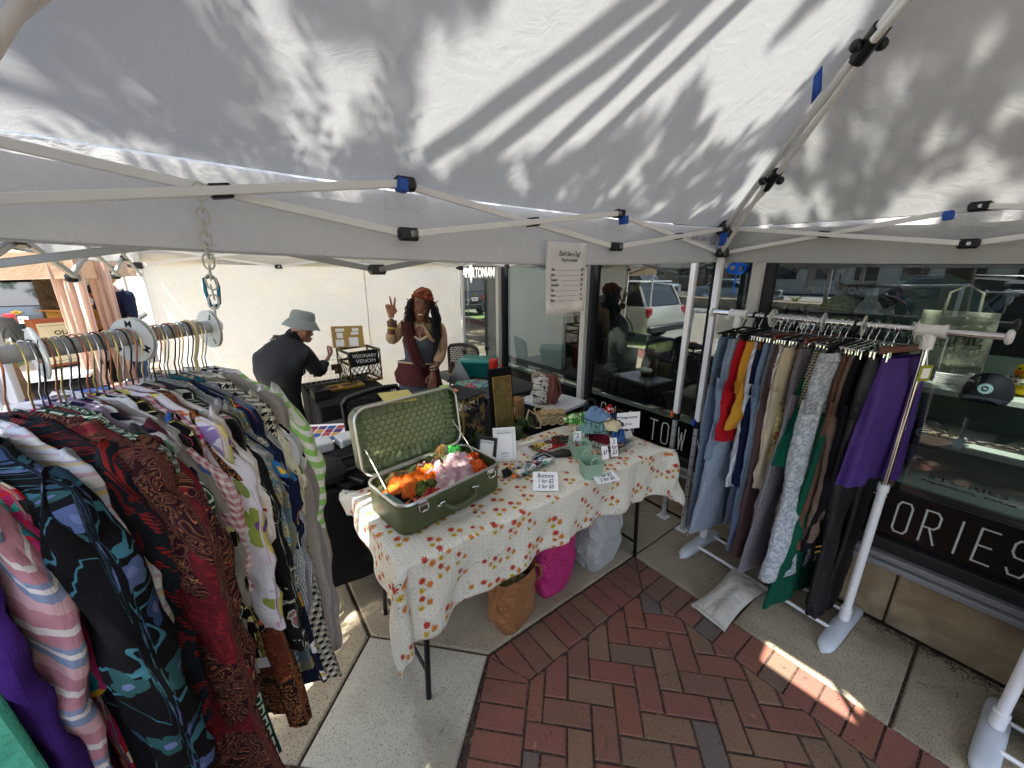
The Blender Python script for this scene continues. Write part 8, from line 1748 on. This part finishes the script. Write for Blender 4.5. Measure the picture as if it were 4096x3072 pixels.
for k in range(260): a, b = rr.uniform(-1.42, -1.17), rr.uniform(.45, 2.4); twig(lf_, up(a, b, 1.95, rr.uniform(2.5, 4)), rr, 8, .10, .062, .024, tw)
lf_.v = [tuple(Vector(p)-B_) for p in lf_.v]; tw.v = [tuple(Vector(p)-B_) for p in tw.v]
for k in range(16):
    e = rr.choice(tips)-B_; m_ = Vector((e.x*.45, e.y*.45, 3.4+(e.z-3.4)*.35)); mb.tube([(0, .1, 3.2+.3*rr.random()), m_, m_.lerp(e, .6)+Vector((0, 0, .1)), e], [.03, .018, .010, .003], 6)
part('trunk', mb, bark.m, st_); part('crown', lf_, leafm.m, st_, smooth=False); part('twigs', tw, bark.m, st_)
# unseen slats, added above the tent to shape the bands of light
lv = thing('added_slats', 'unseen slats added above the tent to throw bands of shadow on the cloth', 'light_blocker')
slm_ = plain('slat_grey', '#7d7f82', .5, .2, .05)
q0 = [(945, 285, 1275, -15), (1000, 338, 1375, -15), (1165, 305, 1448, -15), (1232, 320, 1545, -15)]
def can_hit(px, py):
    P_ = rad(16.17); u_, v_ = (px-1106)/831, (829.5-py)/831; r = Vector((u_, math.cos(P_)+v_*math.sin(P_), -math.sin(P_)+v_*math.cos(P_)))
    d = r.dot(Vector((-.6, .8, 0))); t_ = (2.0-1.75+1.162*.75)/(r.z+.75*d); return Vector((0, 0, 1.75))+r*t_
hts = 1.7
ENDS = []
for x0, y0, x1, y1 in q0:
    A_, B2 = can_hit(x0, y0), can_hit(x1, y1); A_ = A_ - SUN/(-SUN.z)*(hts-(A_.z-2.2)); B2 = B2 - SUN/(-SUN.z)*(hts-(B2.z-2.2)); d = (B2-A_); d.normalize(); A_ -= d*.05; B2 += d*.62
    mb = MB(); w = .013; s_ = d.cross(Vector((0, 0, 1))).normalized()*w; T_ = Vector((0, 0, .02)); V = [A_-s_-T_, A_+s_-T_, A_+s_+T_, A_-s_+T_, B2-s_-T_, B2+s_-T_, B2+s_+T_, B2-s_+T_]; mb.add(V, [(0, 1, 2, 3), (7, 6, 5, 4), (0, 4, 5, 1), (1, 5, 6, 2), (2, 6, 7, 3), (3, 7, 4, 0)]); part('slat', mb, slm_, lv, smooth=False); ENDS.append(B2-d*.02)
mb = MB(); mb.tube([ENDS[0]+(ENDS[0]-ENDS[-1])*.1+Vector((0, 0, .03)), ENDS[-1]+Vector((0, 0, .03)), AB(2.2, 2.7, 4.3)], .02, 8); part('carrier_beam', mb, slm_, lv)
tree('street_tree', 'street tree with rough bark standing between the tan tents', tuple(AB(-8.45, -1.92, 0)), 3.4, .145, (0, 0, 0), 60, 8, 3, 1.9, .09)
for i, (a, b) in enumerate(((-14, -2.4), (-19, -14.4), (-8, -14.2), (-3, -30), (-18, -30), (-30, -29))): tree('street_tree', ['street tree further along the pavement beyond the tents', 'tree on the planted median opposite the shop to the left', 'tree on the planted median facing the tent', 'tree beyond the far pavement on the right', 'tree beyond the far pavement in the middle', 'tree beyond the far pavement on the left'][i], tuple(AB(a, b, 0)), 3.0, .16, (0, 0, 0), 46, 7, 20+i, 2.0, .16)
# ------------------------------------------------------------------ vehicles
glass_v = plain('car_glass', '#1b2226', .08, 0, .05, clear=.5); tyre = plain('tyre', '#111112', .9); trim_ = plain('car_trim', '#17181a', .5); redl = plain('tail_light_red', '#a81414', .2, 0, .1, clear=1)
def vehicle(lab, loc, rz, col_, kind='suv', L=4.6, W=1.85, H=1.68, plate=None, cat='car', grp='cars and trucks along the street'):
    t = thing('parked_'+('truck' if kind == 'truck' else 'car'), lab, cat, loc, rz, grp); pm = plain('car_paint_'+col_[1:], col_, .28, .25, .04, clear=1.0)
    if kind == 'sedan': pr = [(-.50, .42), (-.495, .72), (-.44, .93), (-.33, .98), (.22, .98), (.44, .82), (.49, .70), (.50, .40)]; cab = [(-.36, .96), (-.24, 1.40), (.02, 1.44), (.24, .98)]; H0 = .98
    elif kind == 'truck': pr = [(-.50, .55), (-.50, 1.08), (-.14, 1.10), (.20, 1.14), (.46, 1.08), (.50, .95), (.50, .50)]; cab = [(-.15, 1.09), (-.12, 1.80), (.10, 1.84), (.24, 1.14)]; H0 = 1.1
    else: pr = [(-.50, .45), (-.50, .80), (-.485, 1.02), (-.2, 1.06), (.20, 1.06), (.45, .94), (.495, .80), (.50, .42)]; cab = [(-.47, 1.04), (-.40, 1.58), (-.1, 1.68), (.06, 1.64), (.24, 1.06)]; H0 = 1.05
    sc_ = H/(1.45 if kind == 'sedan' else 1.84 if kind == 'truck' else 1.68)
    bot = [(.50-.0, .32), (-.50, .32)]; poly = [(x*L, z*sc_) for x, z in pr] + [(.49*L, .30*sc_), (-.49*L, .30*sc_)]
    def shellp(poly, ws, m, nm, par):
        rings = []
        for y, ins in ws:
            cx = sum(p[0] for p in poly)/len(poly); cz = sum(p[1] for p in poly)/len(poly); rings.append([(cx+(x-cx)*(1-ins), y, cz+(z-cz)*(1-ins*1.3)) for x, z in poly])
        mb = MB(); mb.loft(rings); return mb.build(nm, m, par, ang=30)
    shellp(poly, [(-W/2, .04), (-W/2+.04, .01), (-W/2+.12, 0), (W/2-.12, 0), (W/2-.04, .01), (W/2, .04)], pm, 'body', t)
    cp = [(x*L, z*sc_) for x, z in cab]; gh = shellp(cp+[(cab[-1][0]*L, (H0-.05)*sc_), (cab[0][0]*L, (H0-.05)*sc_)], [(-W/2+.10, .10), (-W/2+.16, .02), (W/2-.16, .02), (W/2-.10, .10)], glass_v, 'window_glass', t)
    mb = MB(); xs = [p[0] for p in cp]; zt = max(p[1] for p in cp); x0, x1 = cp[1][0]+.02, cp[-2][0]+.0
    mb.box(((x0+x1)/2, 0, zt-.0), (x1-x0+.1, W-.42, .05), bev=.02); part('roof', mb, pm, t)
    for y in (-1, 1):
        for k, (xa, za) in enumerate(cp[1:-1]):
            mb = MB(); xb = (cp[0][0]+.02 if k == 0 else xa-.05 if k < len(cp)-3 else cp[-1][0]-.05); mb.tube([(xa, y*(W/2-.19), za-.01), (xb, y*(W/2-.11), H0*sc_-.02)], .032, 6); part('pillar', mb, pm, t)
        mb = MB(); mb.ball((cp[-1][0]-.35, y*(W/2+.08), H0*sc_+.08), (.07, .09, .07), 10); part('side_mirror', mb, pm, t)
        for x in (-.32*L, .31*L):
            mb = MB(); wr = .34*sc_; mb.lathe([(.0, -.10), (wr*.6, -.10), (wr*.9, -.11), (wr, -.08), (wr, .08), (wr*.9, .11), (0, .10)], 24, M=Matrix.Translation((x, y*(W/2-.12), wr)) @ Matrix.Rotation(rad(90), 4, 'X')); w_ = part('wheel', mb, tyre, t); mb = MB(); mb.lathe([(0, -.012), (wr*.6, -.005), (wr*.62, .0), (wr*.6, .012), (0, .02)], 18, M=Matrix.Translation((x, y*(W/2-.005), wr)) @ Matrix.Rotation(rad(90), 4, 'X')); mb.build('rim', M_chrome, w_)
            mb = MB(); mb.tube([(x+(wr+.05)*math.cos(q), y*(W/2-.02), wr+(wr+.05)*math.sin(q)) for q in [math.pi*i/10 for i in range(11)]], .035, 6); part('wheel_arch', mb, trim_, t)
        mb = MB(); mb.box((-.488*L, y*(W/2-.12), .86*sc_), (.10, .20, .26), bev=.03); part('tail_light', mb, redl, t)
        mb = MB(); mb.box((.475*L, y*(W/2-.22), .82*sc_), (.14, .34, .14), bev=.04); part('headlight', mb, plain('headlight_clear', '#c9ced2', .08, .2, 0), t)
        mb = MB(); mb.box((.0, y*(W/2-.0), .95*sc_), (L*.34, .012, .02)); part('door_line', mb, trim_, t, smooth=False)
    mb = MB(); [part('bumper', MB().box((x*L, 0, .42*sc_), (.14, W*.94, .20), bev=.04), M_chrome if kind == 'truck' else plain('bumper_dark', '#2a2c2f', .4), t) for x in (-.5, .5)]
    mb = MB(); mb.box((.502*L, 0, .74*sc_), (.04, W*.5, .24), bev=.02); part('grille', mb, trim_, t)
    if plate:
        mb = MB(); mb.box((-.508*L, 0, .72*sc_), (.02, .32, .16), bev=.004); part('number_plate', mb, M_paper, t, smooth=False); text('plate_number', plate, .09, plain('plate_blue', '#20305a', .6), t, (-.5105*L, 0, .72*sc_), (rad(90), 0, rad(-90)), sx=.8)
        mb = MB(); mb.box((-.508*L, 0, .90*sc_), (.02, .18, .05), bev=.006); mb.box((-.508*L, 0, .90*sc_), (.02, .07, .09), bev=.006); part('gold_badge', mb, plain('gold_badge', '#b08a2c', .3, .7), t)
    return t
PB = WALLROT+math.pi
vehicle('dark grey SUV seen from behind with a white number plate, left background', tuple(AB(-17.2, -3.95, -.12)), WALLROT+math.pi, '#3a4046', 'suv', 4.8, 1.95, 1.75, '343ZUI')
vehicle('black car with its front towards the tents at the left edge', tuple(AB(-11.5, -4.6, -.12)), WALLROT, '#17191c', 'sedan', 4.6, 1.85, 1.45)
vehicle('white SUV parked at the kerb, seen mirrored in the middle window', tuple(AB(-8.2, -4.75, -.12)), WALLROT+math.pi, '#c9cbc9', 'suv', 4.5, 1.85, 1.62)
vehicle('silver pickup truck beyond the planted median', tuple(AB(-17.5, -19.5, -.12)), WALLROT, '#9aa3aa', 'truck', 5.6, 2.0, 1.9, cat='truck')
vehicle('pale blue sedan beyond the planted median', tuple(AB(-11.2, -20.6, -.12)), WALLROT+.1, '#8fa3ae', 'sedan', 4.6, 1.85, 1.45)
vehicle('black SUV passing on the road, seen mirrored behind the trousers', tuple(AB(-2.0, -12.5, -.12)), WALLROT+math.pi, '#15171a', 'suv', 4.8, 1.95, 1.78)
vehicle('dark blue SUV parked at the kerb behind the photographer, seen mirrored in the right window', tuple(AB(1.6, -4.3, -.12)), WALLROT, '#1c2430', 'suv', 4.7, 1.9, 1.72)
vehicle('blue grey SUV parked farther along the street', tuple(AB(-24.5, -4.4, -.12)), WALLROT, '#4a5a70', 'suv', 4.6, 1.9, 1.7)
# median with plants
mb = MB()
for i in range(14): mb.box(AB(-34+i*3.0, -16.0, .12), (2.97, .35, .62), WALLROT, bev=.03)
md = struct('median_wall', mb, M_conc_warm)
mb = MB(); mb.prism(ab_poly([(-36, -18.0), (8, -18.0), (8, -16.1), (-36, -16.1)]), -.1, .36); struct('planting_bed', mb, plain('mulch', '#4a3626', .95), smooth=False)
bl_ = G('grass_green', .7); bl_.col(bl_.ramp(bl_.noise(2, 3), [(.3, '#6d8a2c'), (.7, '#9fae48')])); bl_.trans(.3); rr5 = random.Random(8)
for i in range(22):
    a, b = -33+i*1.75+rr5.uniform(-.4, .4), -16.8+rr5.uniform(-.3, .3); t = thing('grass_tuft', 'tuft of yellow green grass on the planted median', 'plant', tuple(AB(a, b, .34)), 0, 'grass tufts on the median'); mb = MB()
    for k in range(70): q = rr5.uniform(0, 6.28); l = rr5.uniform(.25, .5); d = Vector((math.cos(q)*.6, math.sin(q)*.6, .8)).normalized(); s_ = Vector((-math.sin(q), math.cos(q), 0))*.012; mb.add([-s_, s_, d*l*.6+s_*.8, d*l+Vector((0, 0, -.06))], [(0, 1, 2, 3)])
    part('blades', mb, bl_.m, t, smooth=False); mb = MB(); mb.ball((0, 0, .0), (.09, .09, .05), 8); part('root_clump', mb, plain('stem_green', '#3a4a28', .8), t)
hg = thing('added_hedge', 'long hedge planter added unseen behind the camera to darken the right window', 'planter', tuple(AB(.9, -1.9, 0)), WALLROT)  # unseen hedge, added to darken what the right window mirrors
mb = MB(); mb.box((0, 0, .25), (3.6, .5, .5), bev=.02); part('planter_box', mb, plain('dark_planter', '#3c342c', .8), hg, smooth=False)
mb = MB(); rr6 = random.Random(4)
for k in range(5200): p = Vector((rr6.uniform(-1.75, 1.75), rr6.gauss(0, .16), .5+.75*rr6.random()**.7)); leaf_quads(mb, p, Vector((rr6.uniform(-1, 1), rr6.uniform(-1, 1), rr6.uniform(-.3, 1))).normalized(), .07, .022, rr6)
part('foliage', mb, fern_m.m, hg, smooth=False)
# buildings across the street, seen as reflections
def block(lab, a, b, w, h, c, win=(5, 2)):
    t = thing('street_building', lab, 'building', tuple(AB(a, b, 0)), WALLROT); m = plain('wall_'+c[1:], c, .9, 0, .08, 1)
    mb = MB(); mb.box((0, -4, h/2), (w, 8, h)); part('wall', mb, m, t, smooth=False); mb = MB(); mb.box((0, -4, h+.15), (w+.4, 8.4, .3)); part('roof', mb, plain('roof_dark', '#33322f', .8), t, smooth=False)
    for j in range(win[1]):
        for i in range(win[0]):
            x = -w/2+w*(i+.5)/win[0]; z = h*(j+.5)/win[1]; mb = MB(); mb.box((x, .03, z), (w/win[0]*.62, .08, h/win[1]*.55)); f = part('window_frame', mb, plain('frame_pale', '#a09c92', .6), t, smooth=False); mb = MB(); mb.box((x, .06, z), (w/win[0]*.54, .06, h/win[1]*.47)); mb.build('pane', glass_v, f, smooth=False)
block('low tan brick building across the street to the left', -27, -34, 18, 5.5, '#86705a', (6, 1)); block('white fronted building across the street in the middle', -8, -34, 18, 4.6, '#a9a69c', (7, 1)); block('dark brick building across the street to the right', 9, -34, 15, 7.5, '#5a4034', (5, 2))
block('brown brick building at the end of the street', -46, -34, 16, 8, '#6b5040', (5, 2))
